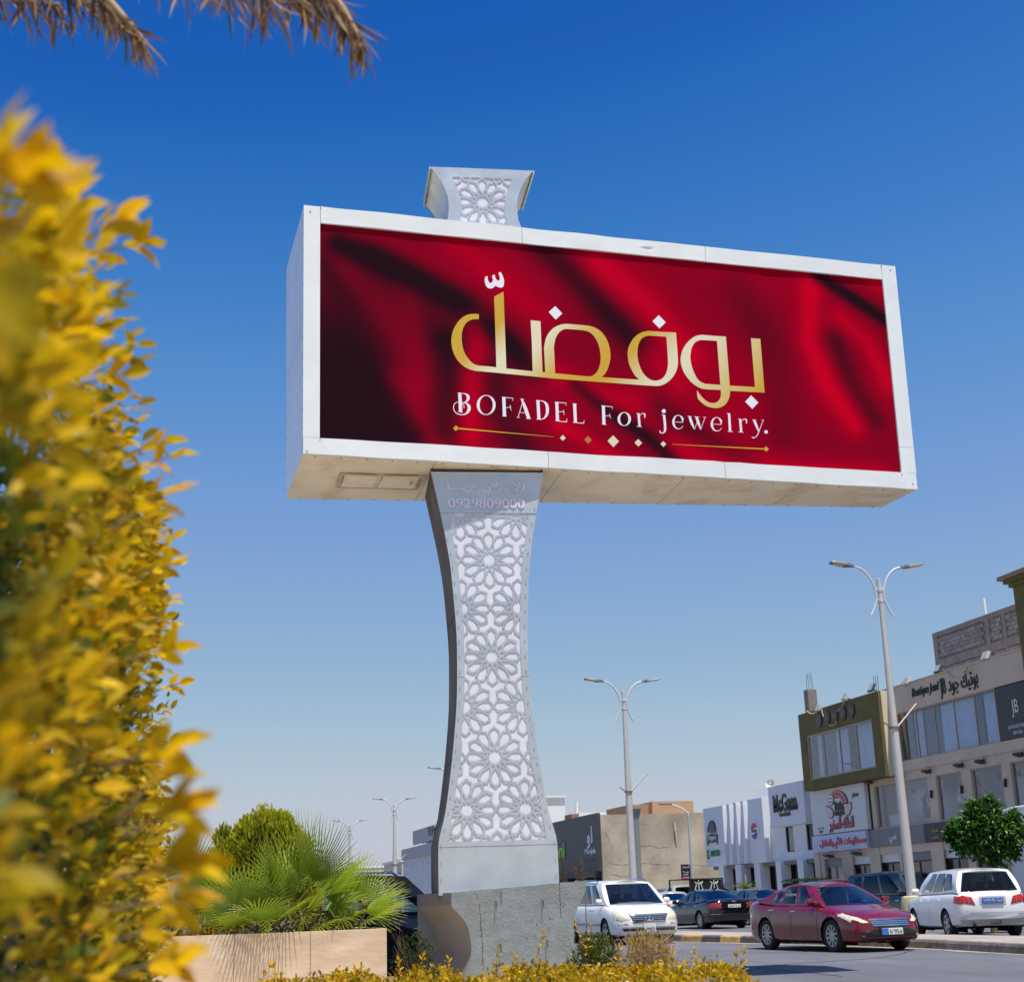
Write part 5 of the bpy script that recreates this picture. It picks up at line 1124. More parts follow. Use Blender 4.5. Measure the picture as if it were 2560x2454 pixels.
# thin single-arm lamp with the direction board, in front of the plaster wall
pb, pt = atD(*z5(1080, 980), 84), atD(*z5(1048, 420), 84)
r = thing('single_arm_lamp', 'thin grey single-arm street lamp carrying a black direction board', 'street lamp', (pb.x, pb.y, 0))
tz_ = pt.z
MB().tube([(0, 0, 0), (0, 0, tz_ * .6), (0, 0, tz_)], [.11, .085, .06], 8).build('pole', mat('thin_pole', (.42, .43, .44), .5), r, smooth=60)
MB().tube([Vector(p) for p in catmull([(0, 0, tz_ - .02), (-.08, 0, tz_ + .18), (-.5, 0, tz_ + .45), (-1.0, 0, tz_ + .62)], 4)], .05, 7).build('arm', arm_m, r, smooth=60)
MB().obox((-1.35, 0, tz_ + .66), (.75, .3, .1)).build('lamp_head', head_m, r, bev=.03)
c_ = atD(*z5(1023, 853), 84) - Vector((pb.x, pb.y, 0)); hw = .27; hh = .42
brd = MB().box((c_.x - hw, c_.y - .03, c_.z - hh), (c_.x + hw, c_.y + .03, c_.z + hh)).build('direction_board', mat('board_black', (.018, .018, .02), .4), r)
for zz in (c_.z + hh * .9, c_.z - hh * .9): MB().tube([(c_.x, c_.y + .05, zz), (.05, .03, zz)], .025, 5).build('board_bracket', arm_m, brd)
for b_, z_, w_, h_ in (('السيفات', .26, .40, .13), ('يمين ٣', -.0, .34, .12), ('كيلو', -.14, .30, .11)): lettering(b_, white_l, brd, c_ + Vector((0, -.035, z_)), w_, h_, (1, 0, 0), uz, 'board_lettering', .006, .015)
MB().prism([(c_.x + x * .42, c_.y - .038, c_.z - .32 + y * .42) for x, y in ((-.5, -.08), (.2, -.08), (.2, -.16), (.55, .03), (.2, .22), (.2, .14), (-.5, .14))], (0, -.006, 0)).build('board_arrow', mat('arrow_pink', (.7, .16, .2), .5), brd)
# ================================================================== vehicles (local axes: x forward, y left, z up)
tyre_m = mat('tyre_rubber', (.018, .018, .018), .85, var=.2, bump=.003); rim_m = mat('alloy_rim', (.42, .42, .43), .35, metal=.8); rimd_m = mat('brake_dark', (.03, .03, .03), .7)
liner_m = mat('arch_liner', (.008, .008, .008), .9); trim_m = mat('black_trim', (.015, .015, .016), .5); chrome_m = mat('chrome', (.75, .75, .76), .12, metal=1.0)
car_glass = glass_mat('car_glass', (.55, .62, .62), 1.5, .0); tint_glass = glass_mat('tinted_glass', (.10, .12, .15), 1.5, .0)
seat_m = mat('seat_fabric', (.22, .20, .17), .9); seat_d = mat('dark_seat', (.03, .03, .032), .9)
lamp_y = mat('yellowed_lens', (.62, .58, .42), .2, coat=.6); lamp_c = mat('clear_lens', (.72, .74, .76), .12, coat=.6); lamp_r = mat('tail_red', (.45, .015, .02), .15, coat=.8); lamp_w = mat('reverse_lens', (.75, .68, .68), .15)
plate_w = mat('plate_white', (.75, .75, .73), .5); plate_b = mat('plate_blue', (.03, .18, .50), .45)
def paint(name, c, rough=.25, dust=(.42, .36, .30), amt=.25, metal=0.0): return mat(name, c, rough, metal=metal, coat=.7, stain=dust, stain_amt=amt, stain_scale=1.6)
def car(name, label, cat, loc, heading, sp, pm, group=None, glass=None, extras=True):
    hv = Vector(heading).normalized(); root = thing(name, label, cat, loc, math.atan2(hv.y, hv.x), group)
    L, W, H = sp['L'], sp['W'] / 2, sp['H']; glass = glass or car_glass
    fx = lambda t: L / 2 - t * L
    xw = [L / 2 - sp['fo'], L / 2 - sp['fo'] - sp['wb']]; rw = sp['rw']; ra = rw + .055
    ts = sorted(set([0, .004, .012, .025, .045, .07, .1, .93, .955, .975, .988, .996, 1] + [i / 54 for i in range(6, 51)]))
    def station(t):
        zb_, zt, w_ = sinterp(sp['bot'], t), sinterp(sp['top'], t), sinterp(sp['plan'], t) * W
        h = zt - zb_; cr_ = sp.get('crown', .03)
        pts = [(0, zb_ + .01), (.55 * w_, zb_), (.86 * w_, zb_ + .01), (.955 * w_, zb_ + .055), (.985 * w_, zb_ + .13), (1.0 * w_, zb_ + h * .38), (.998 * w_, zb_ + h * .55), (.988 * w_, zb_ + h * .70), (.972 * w_, zb_ + h * .82), (.94 * w_, zb_ + h * .91), (.88 * w_, zb_ + h * .965), (.76 * w_, zt), (.42 * w_, zt + cr_ * .8), (0, zt + cr_)]
        return pts
    K = 14; V = []; idx = {}
    for si, t in enumerate(ts):
        pts = station(t)
        ring = [(fx(t), y_, z_) for y_, z_ in pts] + [(fx(t), -y_, z_) for y_, z_ in reversed(pts[1:-1])]
        V += [Vector(p) for p in ring]
    NR = 2 * K - 2; F = []; cab0, cab1 = sp['cab'][0] + .012, sp['cab'][3] - .012
    def inside(p):
        for c in xw:
            if abs(p.y) > W * .6 and math.hypot(p.x - c, p.z - rw) < ra: return c
        return None
    for si in range(len(ts) - 1):
        for k in range(NR):
            q = (si * NR + k, si * NR + (k + 1) % NR, (si + 1) * NR + (k + 1) % NR, (si + 1) * NR + k)
            tm = (ts[si] + ts[si + 1]) / 2; kk = k if k < K - 1 else NR - 1 - k
            if cab0 < tm < cab1 and kk >= 11: continue
            c4 = (V[q[0]] + V[q[1]] + V[q[2]] + V[q[3]]) / 4
            if kk >= 2 and inside(c4) is not None: continue
            F.append(q)
    F.append(tuple(range(NR - 1, -1, -1))); F.append(tuple((len(ts) - 1) * NR + k for k in range(NR)))
    usedv = {i for f in F for i in f}
    edge_cnt = {}
    for f in F:
        for a, b in zip(f, f[1:] + f[:1]): edge_cnt[frozenset((a, b))] = edge_cnt.get(frozenset((a, b)), 0) + 1
    bd = {i for e_, c in edge_cnt.items() if c == 1 for i in e_}
    for i in bd:
        p = V[i]
        for c in xw:
            d = math.hypot(p.x - c, p.z - rw)
            if abs(p.y) > W * .5 and d < ra * 1.45 and p.z < rw + ra * 1.4:
                s_ = ra / max(d, .05); V[i] = Vector((c + (p.x - c) * s_, p.y, max(rw + (p.z - rw) * s_, sinterp(sp['bot'], (L / 2 - p.x) / L)))); break
    mb = MB(); mb.add(V, F); body = mb.build('body', pm, root, smooth=42, fixn=True)
    bv = body.data
    bvh = BVHTree.FromPolygons([v.co.copy() for v in bv.vertices], [tuple(p.vertices) for p in bv.polygons])
    # cabin
    ca, cb, cc, cd = [fx(t) for t in sp['cab']]; zb0, zb1 = sinterp(sp['top'], sp['cab'][0]), sinterp(sp['top'], sp['cab'][3])
    yb, yt = .885 * W * sinterp(sp['plan'], .5), sp.get('yt', .66) * W; roofc = sp.get('rc', .05); cf_, cr2 = sp.get('wc', .14), sp.get('rcv', .08)
    def zroof(u): return sp.get('zrf', H - .06) + (sp.get('zrr', H - .05) - sp.get('zrf', H - .06)) * u + (H - .05 - (sp.get('zrf', H - .06) + sp.get('zrr', H - .05)) / 2) * 4 * u * (1 - u)
    belt = lambda x: sinterp(sp['top'], (L / 2 - x) / L) - .01
    def P_side(u, v, sg):
        xb_, xt = lerp(ca, cd, u), lerp(cb, cc, u); ybm = yb * min(1, sinterp(sp['plan'], (L / 2 - xb_) / L) + .03)
        b = Vector((xb_, ybm, belt(xb_))); t_ = Vector((xt, yt - .02 * abs(2 * u - 1) ** 3, zroof(u))); p = b + (t_ - b) * v; p.y += .045 * math.sin(math.pi * v); p.y *= sg; return p
    def P_ws(u, v):
        l_, r_ = P_side(0, v, 1), P_side(0, v, -1); s_ = 2 * u - 1; p = l_ + (r_ - l_) * u; p.x += cf_ * (1 - s_ * s_) * (.55 + .45 * (1 - v)); p.z += roofc * (1 - s_ * s_) * v; return p
    def P_rw(u, v):
        l_, r_ = P_side(1, v, 1), P_side(1, v, -1); s_ = 2 * u - 1; p = l_ + (r_ - l_) * u; p.x -= cr2 * (1 - s_ * s_); p.z += roofc * (1 - s_ * s_) * v; return p
    def P_rf(u, v):   # u across, v front to rear
        s_ = 2 * u - 1; l_ = P_side(v, 1, 1); r_ = P_side(v, 1, -1); p = l_ + (r_ - l_) * u; p.z += roofc * (1 - s_ * s_); p.x += (1 - s_ * s_) * lerp(cf_ * .55, -cr2, v); return p
    def region(fun, wins, nm, flip):
        nonlocal root
        ex = [(i / 10, j / 6) for i in range(11) for j in range(7)]
        V2, tr = cdt([[(0, 0), (1, 0), (1, 1), (0, 1)]] + wins, lambda s_: 0 in s_ and len(s_) == 1, ex)
        mb = MB(); mb.add([fun(p[0], p[1]) for p in V2], [t if not flip else t[::-1] for t in tr]); mb.build(nm, pm, root, smooth=50)
        for w_ in wins:
            c_ = (sum(p[0] for p in w_) / len(w_), sum(p[1] for p in w_) / len(w_)); wq = [(c_[0] + (p[0] - c_[0]) * 1.004, c_[1] + (p[1] - c_[1]) * 1.004) for p in w_]
            V2, tr = cdt([wq], lambda s_: 0 in s_, [e_ for e_ in ex if False]); g = MB(); n_ = []
            gs = [(lerp(min(p[0] for p in wq), max(p[0] for p in wq), i / 6), lerp(min(p[1] for p in wq), max(p[1] for p in wq), j / 4)) for i in range(7) for j in range(5)]
            V2, tr = cdt([wq], lambda s_: 0 in s_, gs)
            ctr = Vector((0, 0, .8)); g.add([(lambda p: p + (ctr - p).normalized() * .006)(fun(p[0], p[1])) for p in V2], [t if not flip else t[::-1] for t in tr])
            g.build('windscreen' if nm == 'front_pillars' else 'rear_window' if nm == 'rear_frame' else 'side_window', glass if nm != 'front_pillars' else (sp.get('wsg') or glass), root, smooth=180)
    sw = sp['side']
    region(lambda u, v: P_side(u, v, 1), sw, 'side_frame', True); region(lambda u, v: P_side(u, v, -1), sw, 'side_frame', False)
    region(P_ws, [[(.045, .03), (.955, .03), (.94, .93), (.06, .93)]], 'front_pillars', False)
    region(P_rw, sp.get('rwin', [[(.07, .06), (.93, .06), (.90, .90), (.10, .90)]]), 'rear_frame', True)
    mb = MB(); vs = [P_rf(i / 10, j / 12) for j in range(13) for i in range(11)]; mb.add(vs, [(j * 11 + i, (j + 1) * 11 + i, (j + 1) * 11 + i + 1, j * 11 + i + 1) for j in range(12) for i in range(10)]); mb.build('roof', sp.get('roofm') or pm, root, smooth=60, fixn=False)
    # interior
    it = MB(); it.box((cd + .25, -yb * .9, .3), (ca - .2, yb * .9, .42)); it.box((ca - .55, -yb * .9, .42), (ca - .1, yb * .9, zb0 - .05)); it.box((cd + .1, -yb * .88, .42), (cd + .3, yb * .88, zb1 - .08)); it.build('interior', seat_d, root)
    for sx_ in (lerp(ca, cd, .40), lerp(ca, cd, .70)):
        for sg in (-1, 1):
            s_ = MB(); s_.obox((sx_ - .12, sg * yb * .47, .88), (.14, .5, .68), Matrix.Rotation(-.22, 3, 'Y')); s_.obox((sx_ - .23, sg * yb * .47, min(1.27, H - .25)), (.09, .26, .17)); s_.obox((sx_ + .12, sg * yb * .47, .55), (.5, .5, .16)); s_.build('seat', sp.get('seatm', seat_m), root, bev=.04)
    mb = MB(); mb.lathe([(.17, -.012), (.185, 0), (.17, .012), (.155, 0)], (ca - .62, yb * .47, zb0 + .0), 16, M=Matrix.Rotation(math.radians(-65), 3, 'Y')); mb.build('steering_wheel', trim_m, root)
    # wheels
    def wheel(x, sg):
        w = bpy.data.objects.new('wheel', None); COL.objects.link(w); w.parent = root; w.location = (x, sg * (W * sinterp(sp['plan'], (L / 2 - x) / L) - .125), rw)
        MB().lathe([(rw * .66, -.095), (rw * .70, -.105), (rw * .93, -.105), (rw, -.075), (rw, .075), (rw * .93, .105), (rw * .70, .105), (rw * .66, .095)], (0, 0, 0), 28, 'y', cap=False).build('tyre', tyre_m, w, smooth=40)
        MB().lathe([(rw * .30, -.05), (rw * .60, -.05), (rw * .60, .05), (rw * .30, .05)], (0, 0, 0), 20, 'y').build('brake_disc', rimd_m, w)
        m = MB(); m.lathe([(rw * .60, -.09), (rw * .675, -.098), (rw * .675, .098), (rw * .60, .09), (rw * .60, -.09)], (0, 0, 0), 28, 'y', cap=False)
        n = sp.get('spokes', 5); m.lathe([(.055, 0), (.055, sg * .085), (.03, sg * .09)], (0, 0, 0), 12, 'y')
        for i in range(n):
            a = 2 * math.pi * i / n + .3
            for da in ((-.10, .10) if n <= 6 else (0,)):
                d1, d2 = Vector((math.cos(a + da * 2), 0, math.sin(a + da * 2))), Vector((math.cos(a + da), 0, math.sin(a + da))); t_ = d2.cross(Vector((0, 1, 0)))
                p0, p1 = d1 * .05, d2 * rw * .64; b = .022
                m.add([p0 + t_ * b + Vector((0, sg * .06, 0)), p0 - t_ * b + Vector((0, sg * .06, 0)), p1 - t_ * b + Vector((0, sg * .075, 0)), p1 + t_ * b + Vector((0, sg * .075, 0)), p0 + t_ * b + Vector((0, sg * .09, 0)), p0 - t_ * b + Vector((0, sg * .09, 0)), p1 - t_ * b + Vector((0, sg * .092, 0)), p1 + t_ * b + Vector((0, sg * .092, 0))], [(0, 1, 2, 3), (7, 6, 5, 4), (0, 4, 5, 1), (1, 5, 6, 2), (2, 6, 7, 3), (3, 7, 4, 0)])
        m.build('rim', sp.get('rimm', rim_m), w, smooth=30, fixn=True)
        ln = MB(); ln.lathe([(ra - .004, -.30 * 1), (ra - .004, .10)], (0, 0, 0), 24, 'y'); ln.f = ln.f[:-2]; ln.add([(ra * math.cos(2 * math.pi * k / 24), -sg * .25, ra * math.sin(2 * math.pi * k / 24)) for k in range(24)], [tuple(range(24))]); ln.v = [v for v in ln.v]; 
        l2 = MB(); vs = []; 
        for k in range(19):
            a = math.pi * k / 18 - .12 + .24 * (k / 18 - 0.0) - .0
            vs += [(ra * .995 * math.cos(a), sg * .09, ra * .995 * math.sin(a)), (ra * .995 * math.cos(a), -sg * .3, ra * .995 * math.sin(a))]
        l2.add(vs, [(2 * k, 2 * k + 1, 2 * k + 3, 2 * k + 2) for k in range(18)]); l2.add([(-ra, -sg * .29, -rw * .6), (ra, -sg * .29, -rw * .6), (ra, -sg * .29, ra), (-ra, -sg * .29, ra)], [(0, 1, 2, 3)])
        l2.build('arch_liner', liner_m, w)
    for x in xw:
        for sg in (-1, 1): wheel(x, sg)
    MB().box((xw[1] + .2, -W * .75, sinterp(sp['bot'], .5) - .02), (xw[0] - .2, W * .75, sinterp(sp['bot'], .5) + .06)).build('underbody', liner_m, root)
    # patches that lie on the body
    def patch(nm, poly, ax, m, off=.010, parent=None, res=.035):
        off = max(off, .008)
        """poly in (y,z) for ax 'f'/'r', in (x,z) for ax 'l'/'s', in (x,y) for 't'"""
        a0 = min(p[0] for p in poly); a1 = max(p[0] for p in poly); b0 = min(p[1] for p in poly); b1 = max(p[1] for p in poly)
        gs = [(lerp(a0, a1, i / max(1, int((a1 - a0) / res))), lerp(b0, b1, j / max(1, int((b1 - b0) / res)))) for i in range(max(1, int((a1 - a0) / res)) + 1) for j in range(max(1, int((b1 - b0) / res)) + 1)]
        V2, tr = cdt([poly], lambda s_: 0 in s_, gs); pts = []
        for p in V2:
            if ax == 'f': o_, d_ = Vector((L, p[0], p[1])), Vector((-1, 0, 0))
            elif ax == 'r': o_, d_ = Vector((-L, p[0], p[1])), Vector((1, 0, 0))
            elif ax == 'l': o_, d_ = Vector((p[0], 3, p[1])), Vector((0, -1, 0))
            elif ax == 's': o_, d_ = Vector((p[0], -3, p[1])), Vector((0, 1, 0))
            else: o_, d_ = Vector((p[0], p[1], 3)), Vector((0, 0, -1))
            h, n_, _, _ = bvh.ray_cast(o_, d_)
            if h is not None and ax in 'fr' and abs(h.x) < L * .28: h = None
            pts.append(None if h is None else h - d_ * off)
        tr = [t for t in tr if all(pts[i] is not None for i in t)]
        if not tr: return None
        ix = sorted({i for t in tr for i in t}); mp = {k: i for i, k in enumerate(ix)}
        flip = ax in 'rlt' 
        mb = MB(); mb.add([pts[i] for i in ix], [tuple(mp[i] for i in (t if not flip else t[::-1])) for t in tr]); return mb.build(nm, m, parent or root, smooth=50)
    def seam(pts, ax, w_=.010, m=liner_m, nm='door_seam'):
        for a, b in zip(pts, pts[1:]):
            d = Vector((b[0] - a[0], b[1] - a[1])); n_ = Vector((-d.y, d.x)).normalized() * w_ / 2
            patch(nm, [(a[0] + n_.x, a[1] + n_.y), (a[0] - n_.x, a[1] - n_.y), (b[0] - n_.x, b[1] - n_.y), (b[0] + n_.x, b[1] + n_.y)], ax, m, .003, res=.12)
    for sg, ax in ((1, 'l'), (-1, 's')):
        for dx in sp['doors']:
            x = fx(dx); seam([(x, .32), (x, .7), (x + .02, belt(x) - .06)], ax)
        for hx in sp['handles']:
            x = fx(hx[0]); h, n_, _, _ = bvh.ray_cast(Vector((x, sg * 3, hx[1])), Vector((0, -sg, 0)))
            if h: MB().obox(h + Vector((0, sg * .022, 0)), (.20, .028, .032)).build('door_handle', sp.get('handm', chrome_m), root, bev=.01)
        if sp.get('cladding'): patch('sill_trim', [(xw[1] + ra + .04, .24), (xw[0] - ra - .04, .24), (xw[0] - ra - .04, .40), (xw[1] + ra + .04, .40)], ax, sp['cladding'], .012)
        mx, mz = ca - .30, belt(ca) + .10; my = P_side(.06, .1, 1).y
        m_ = MB(); m_.lathe([(.02, -.10), (.09, -.08), (.105, 0), (.09, .07), (.03, .10)], (mx, sg * (my + .14), mz), 12, 'y', M=Matrix.Diagonal((.75, 1, .82))); m_.obox((mx - .01, sg * (my + .03), mz - .05), (.06, .12, .05)); m_.build('wing_mirror', sp.get('mirm') or pm, root, smooth=60)
    return root, patch, seam, dict(fx=fx, belt=belt, W=W, L=L, H=H, P_rf=P_rf, P_side=P_side, xw=xw, bvh=bvh)
def mirror_y(poly): return [(-a, b) for a, b in poly]
def plate(root, x, z, w, h, face, txt, m, tm, side=None, tilt=0.0):
    M = Matrix.Rotation(tilt, 3, 'Y'); pl = MB().obox((x, 0, z), (.02, w, h), M).build('number_plate', m, root, bev=.004)
    ux_ = Vector((0, face, 0)); c = Vector((x + face * .014, 0, z))
    for t_, dy, ww, hh in txt: lettering(t_, tm, pl, c + Vector((0, face * dy, 0)), ww, hh, ux_, uz, 'plate_lettering', .004, .01)
    return pl

SEDAN = dict(L=4.82, W=1.84, H=1.47, fo=.93, wb=2.795, rw=.335, crown=.035,
    top=[(0, .50), (.01, .60), (.03, .68), (.10, .79), (.20, .88), (.27, .94), (.32, .96), (.5, .97), (.7, .99), (.82, 1.03), (.88, 1.06), (.95, 1.06), (.985, 1.02), (1, .80)],
    bot=[(0, .32), (.012, .24), (.03, .20), (.08, .185), (.5, .18), (.92, .2), (.97, .25), (1, .42)],
    plan=[(0, .52), (.006, .62), (.02, .76), (.05, .88), (.10, .95), (.2, .985), (.5, 1), (.8, .985), (.9, .95), (.96, .86), (.99, .74), (1, .62)],
    cab=[.265, .435, .665, .865], yt=.62, zrf=1.36, zrr=1.37, rc=.045, wc=.20, rcv=.14,
    side=[[(.10, .10), (.37, .08), (.40, .90), (.20, .93), (.13, .55)], [(.41, .08), (.66, .09), (.72, .88), (.43, .90)], [(.69, .12), (.80, .20), (.88, .62), (.76, .84)]],
    doors=[.30, .525, .73], handles=[(.50, .84), (.71, .87)], spokes=10)
# ---- red sedan driving towards us
red = paint('red_car_paint', (.165, .004, .010), .18, (.30, .18, .15), .14)
p = atZ(*z7(320, 1570)); hd = Vector((.10, -1, 0)).normalized(); lf = Vector((-hd.y, hd.x, 0))
cen = p + lf * .78 - hd * (4.82 / 2 - .93) + Vector((.32, 0, 0))
SED1 = dict(SEDAN); SED1['roofm'] = mat('dusty_dark_roof', (.06, .045, .05), .3, coat=.5, stain=(.42, .38, .34), stain_amt=.6, stain_scale=2); SED1['handm'] = chrome_m
R, patch, seam, I = car('red_sedan', 'dusty dark red sedan driving past the median kerb', 'car', (cen.x, cen.y, 0), hd, SED1, red)
W = .92
patch('headlight', [(.50, .60), (.62, .585), (.80, .66), (.90, .76), (.905, .80), (.84, .79), (.66, .70)], 'f', lamp_y); patch('headlight', mirror_y([(.50, .60), (.62, .585), (.80, .66), (.90, .76), (.905, .80), (.84, .79), (.66, .70)]), 'f', lamp_y)
patch('headlight', [(1.72, .74), (2.02, .66), (2.15, .60), (2.16, .66), (2.05, .74), (1.80, .80)], 'l', lamp_y); patch('headlight', [(1.72, .74), (2.02, .66), (2.15, .60), (2.16, .66), (2.05, .74), (1.80, .80)], 's', lamp_y)
g = patch('grille', [(-.50, .60), (-.42, .50), (.42, .50), (.50, .60), (.30, .66), (-.30, .66)], 'f', trim_m, .004)
for z_ in (.53, .57, .61): patch('grille_bar', [(-.44, z_ - .012), (.44, z_ - .012), (.44, z_ + .012), (-.44, z_ + .012)], 'f', chrome_m, .014)
patch('grille_bar', [(-.50, .635), (.50, .635), (.46, .668), (-.46, .668)], 'f', chrome_m, .016)
patch('lower_intake', [(-.58, .30), (.58, .30), (.66, .40), (.40, .46), (-.40, .46), (-.66, .40)], 'f', trim_m, .006); patch('lower_lip', [(-.70, .225), (.70, .225), (.66, .262), (-.66, .262)], 'f', trim_m, .012)
for f in (lambda q: q, mirror_y): patch('fog_lamp_recess', f([(.62, .34), (.80, .36), (.84, .42), (.66, .41)]), 'f', trim_m, .007); patch('fog_trim', f([(.62, .322), (.80, .342), (.80, .352), (.62, .332)]), 'f', chrome_m, .016)
h = I['bvh'].ray_cast(Vector((5, 0, .40)), Vector((-1, 0, 0)))[0]
MB().obox((h.x + .02, 0, .40), (.02, .58, .20)).build('plate_frame', trim_m, R, bev=.01)
plate(R, h.x + .035, .405, .50, .13, 1, (('٥-٤٢٦ ١٨', .07, .30, .08),), plate_w, trim_m)
MB().box((h.x + .046, -.25, .342), (h.x + .049, -.10, .468)).build('plate_band', plate_b, R)
for sg in (-1, 1): patch('chrome_beltline', [(-1.5, .955), (.9, .945), (.9, .965), (-1.5, .975)], 'l' if sg > 0 else 's', chrome_m, .006)
for ax in 'ls': patch('tail_light', [(-2.16, .78), (-2.34, .74), (-2.36, .92), (-2.22, .95), (-2.02, .93)], ax, lamp_r)
for sg in (-1, 1): MB().obox((I['fx'](.285), sg * .3 - .1, .985), (.02, .62, .015), Matrix.Rotation(.12, 3, 'X')).build('wiper', trim_m, R)
# ---- black sedan on the far side, driving away
blk_p = paint('black_car_paint', (.004, .005, .008), .10, (.1, .1, .1), .04)
BS = dict(SEDAN); BS.update(L=4.98, W=1.89, H=1.48, fo=.86, wb=2.935, rw=.34, cab=[.275, .435, .68, .855], spokes=12,
    top=[(0, .56), (.01, .66), (.03, .72), (.10, .80), (.20, .87), (.27, .93), (.5, .96), (.7, .99), (.84, 1.06), (.93, 1.08), (.98, 1.06), (.995, .98), (1, .80)],
    bot=[(0, .32), (.012, .24), (.03, .20), (.08, .185), (.5, .18), (.94, .22), (.98, .30), (1, .42)])
q = atD(*z5(1410, 1180), 56); hd = Vector((-.07, 1, 0)).normalized()
R2, patch, seam, I = car('black_sedan', 'shiny black sedan waiting beyond the painted kerb, seen from behind', 'car', (q.x - .3, q.y + 2.3, -.02), hd, BS, blk_p, glass=tint_glass)
for f in (lambda q: q, mirror_y): patch('tail_light', f([(.50, .76), (.80, .74), (.93, .82), (.93, .95), (.78, .97), (.56, .92)]), 'r', lamp_r); patch('reverse_lamp', f([(.50, .90), (.72, .93), (.72, .965), (.54, .945)]), 'r', lamp_w, .012)
for ax in 'ls': patch('tail_light', [(-2.15, .80), (-2.42, .76), (-2.42, .95), (-2.24, .97)], ax, lamp_r)
h = I['bvh'].ray_cast(Vector((-5, 0, .84)), Vector((1, 0, 0)))[0]; plate(R2, h.x - .02, .84, .52, .12, -1, (('٥٠ ٦١ ٧٢٥', 0, .42, .07),), plate_w, trim_m)
patch('bumper_trim', [(-.86, .545), (.86, .545), (.86, .56), (-.86, .56)], 'r', chrome_m, .012); patch('boot_emblem', [(-.08, .985), (.08, .985), (.08, 1.03), (-.08, 1.03)], 'r', chrome_m, .012)
for ax in 'ls': patch('sill_chrome', [(-1.3, .235), (1.3, .235), (1.3, .25), (-1.3, .25)], ax, chrome_m, .012); patch('window_chrome', [(-1.6, .985), (.9, .95), (.9, .965), (-1.6, 1.0)], ax, chrome_m, .008)
MB().prism([I['P_rf'](.5, .92) + Vector((0, 0, .0)), I['P_rf'](.5, .80) + Vector((0, 0, 0)), I['P_rf'](.5, .92) + Vector((-.02, 0, .09))], (0, .02, 0)).build('roof_antenna', trim_m, R2)
# ---- white minivan coming towards us behind the concrete base
VAN = dict(L=5.13, W=1.985, H=1.76, fo=.98, wb=3.02, rw=.34, crown=.05,
    top=[(0, .62), (.008, .74), (.025, .82), (.08, .92), (.16, 1.02), (.215, 1.08), (.5, 1.08), (.9, 1.10), (.985, 1.06), (1, .9)],
    bot=[(0, .36), (.012, .28), (.03, .24), (.5, .2), (.95, .26), (1, .4)],
    plan=[(0, .60), (.006, .70), (.02, .82), (.05, .92), (.12, .985), (.3, 1), (.8, 1), (.93, .98), (.98, .93), (1, .84)],
    cab=[.19, .36, .93, .975], yt=.74, zrf=1.66, zrr=1.69, rc=.05, wc=.26, rcv=.06,
    side=[[(.09, .10), (.30, .06), (.31, .88), (.16, .90)], [(.33, .06), (.60, .06), (.60, .88), (.335, .88)], [(.62, .06), (.94, .10), (.93, .86), (.625, .88)]],
    doors=[.235, .42, .68], handles=[(.40, .92), (.44, .92)], spokes=5)
white_p = paint('white_van_paint', (.78, .78, .76), .3, (.52, .45, .37), .30)
p = atZ(*z5(440, 1412)); hd = Vector((.02, -1, 0)).normalized(); lf = Vector((-hd.y, hd.x, 0)); cen = p + lf * .86 - hd * (5.13 / 2 - .98)
VAN['wsg'] = glass_mat('van_windscreen', (.45, .52, .56), 1.45, .0)
R3, patch, seam, I = car('white_minivan', 'dusty white minivan approaching beside the concrete billboard base', 'van', (cen.x, cen.y, 0), hd, VAN, white_p, glass=tint_glass)
for f in (lambda q: q, mirror_y):
    patch('headlight', f([(.52, .70), (.60, .64), (.78, .62), (.94, .66), (.95, .78), (.92, .92), (.84, .93), (.64, .82)]), 'f', lamp_y); patch('bumper_scuff', f([(.60, .52), (.86, .50), (.86, .56), (.66, .58)]), 'f', mat('scuff', (.5, .42, .33), .8, var=.3, scale=9), .008)
patch('bonnet_edge', [(-.58, .80), (.58, .80), (.56, .815), (-.56, .815)], 'f', trim_m, .005)
patch('grille', [(-.56, .80), (-.46, .58), (.46, .58), (.56, .80)], 'f', trim_m, .006)
for z_ in (.62, .67, .72): patch('grille_bar', [(-.48, z_ - .01), (.48, z_ - .01), (.50, z_ + .01), (-.50, z_ + .01)], 'f', chrome_m, .014)
patch('grille_bar', [(-.57, .77), (.57, .77), (.575, .80), (-.575, .80)], 'f', chrome_m, .016); patch('grille_bar', [(-.47, .572), (.47, .572), (.46, .595), (-.46, .595)], 'f', chrome_m, .016)
em = patch('emblem', ellipse(0, .69, .12, .068, 18), 'f', chrome_m, .024)
hx = I['bvh'].ray_cast(Vector((5, 0, .69)), Vector((-1, 0, 0)))[0].x
lettering('H', trim_m, em, Vector((hx + .028, 0, .69)), .15, .085, (0, 1, 0), uz, 'emblem_letter', .006, .02, shear=.3)
patch('lower_intake', [(-.74, .36), (.74, .36), (.78, .44), (-.78, .44)], 'f', trim_m, .008); patch('bumper_line', [(-.80, .455), (.80, .455), (.80, .468), (-.80, .468)], 'f', trim_m, .008)
h = I['bvh'].ray_cast(Vector((5, 0, .44)), Vector((-1, 0, 0)))[0]; plate(R3, h.x + .03, .45, .34, .21, 1, (('٥ ليبيا', 0, .22, .06),), plate_w, trim_m); lettering('٧٤٥٢٥', trim_m, R3, Vector((h.x + .045, 0, .40)), .26, .07, (0, 1, 0), uz, 'plate_number', .004, .01)
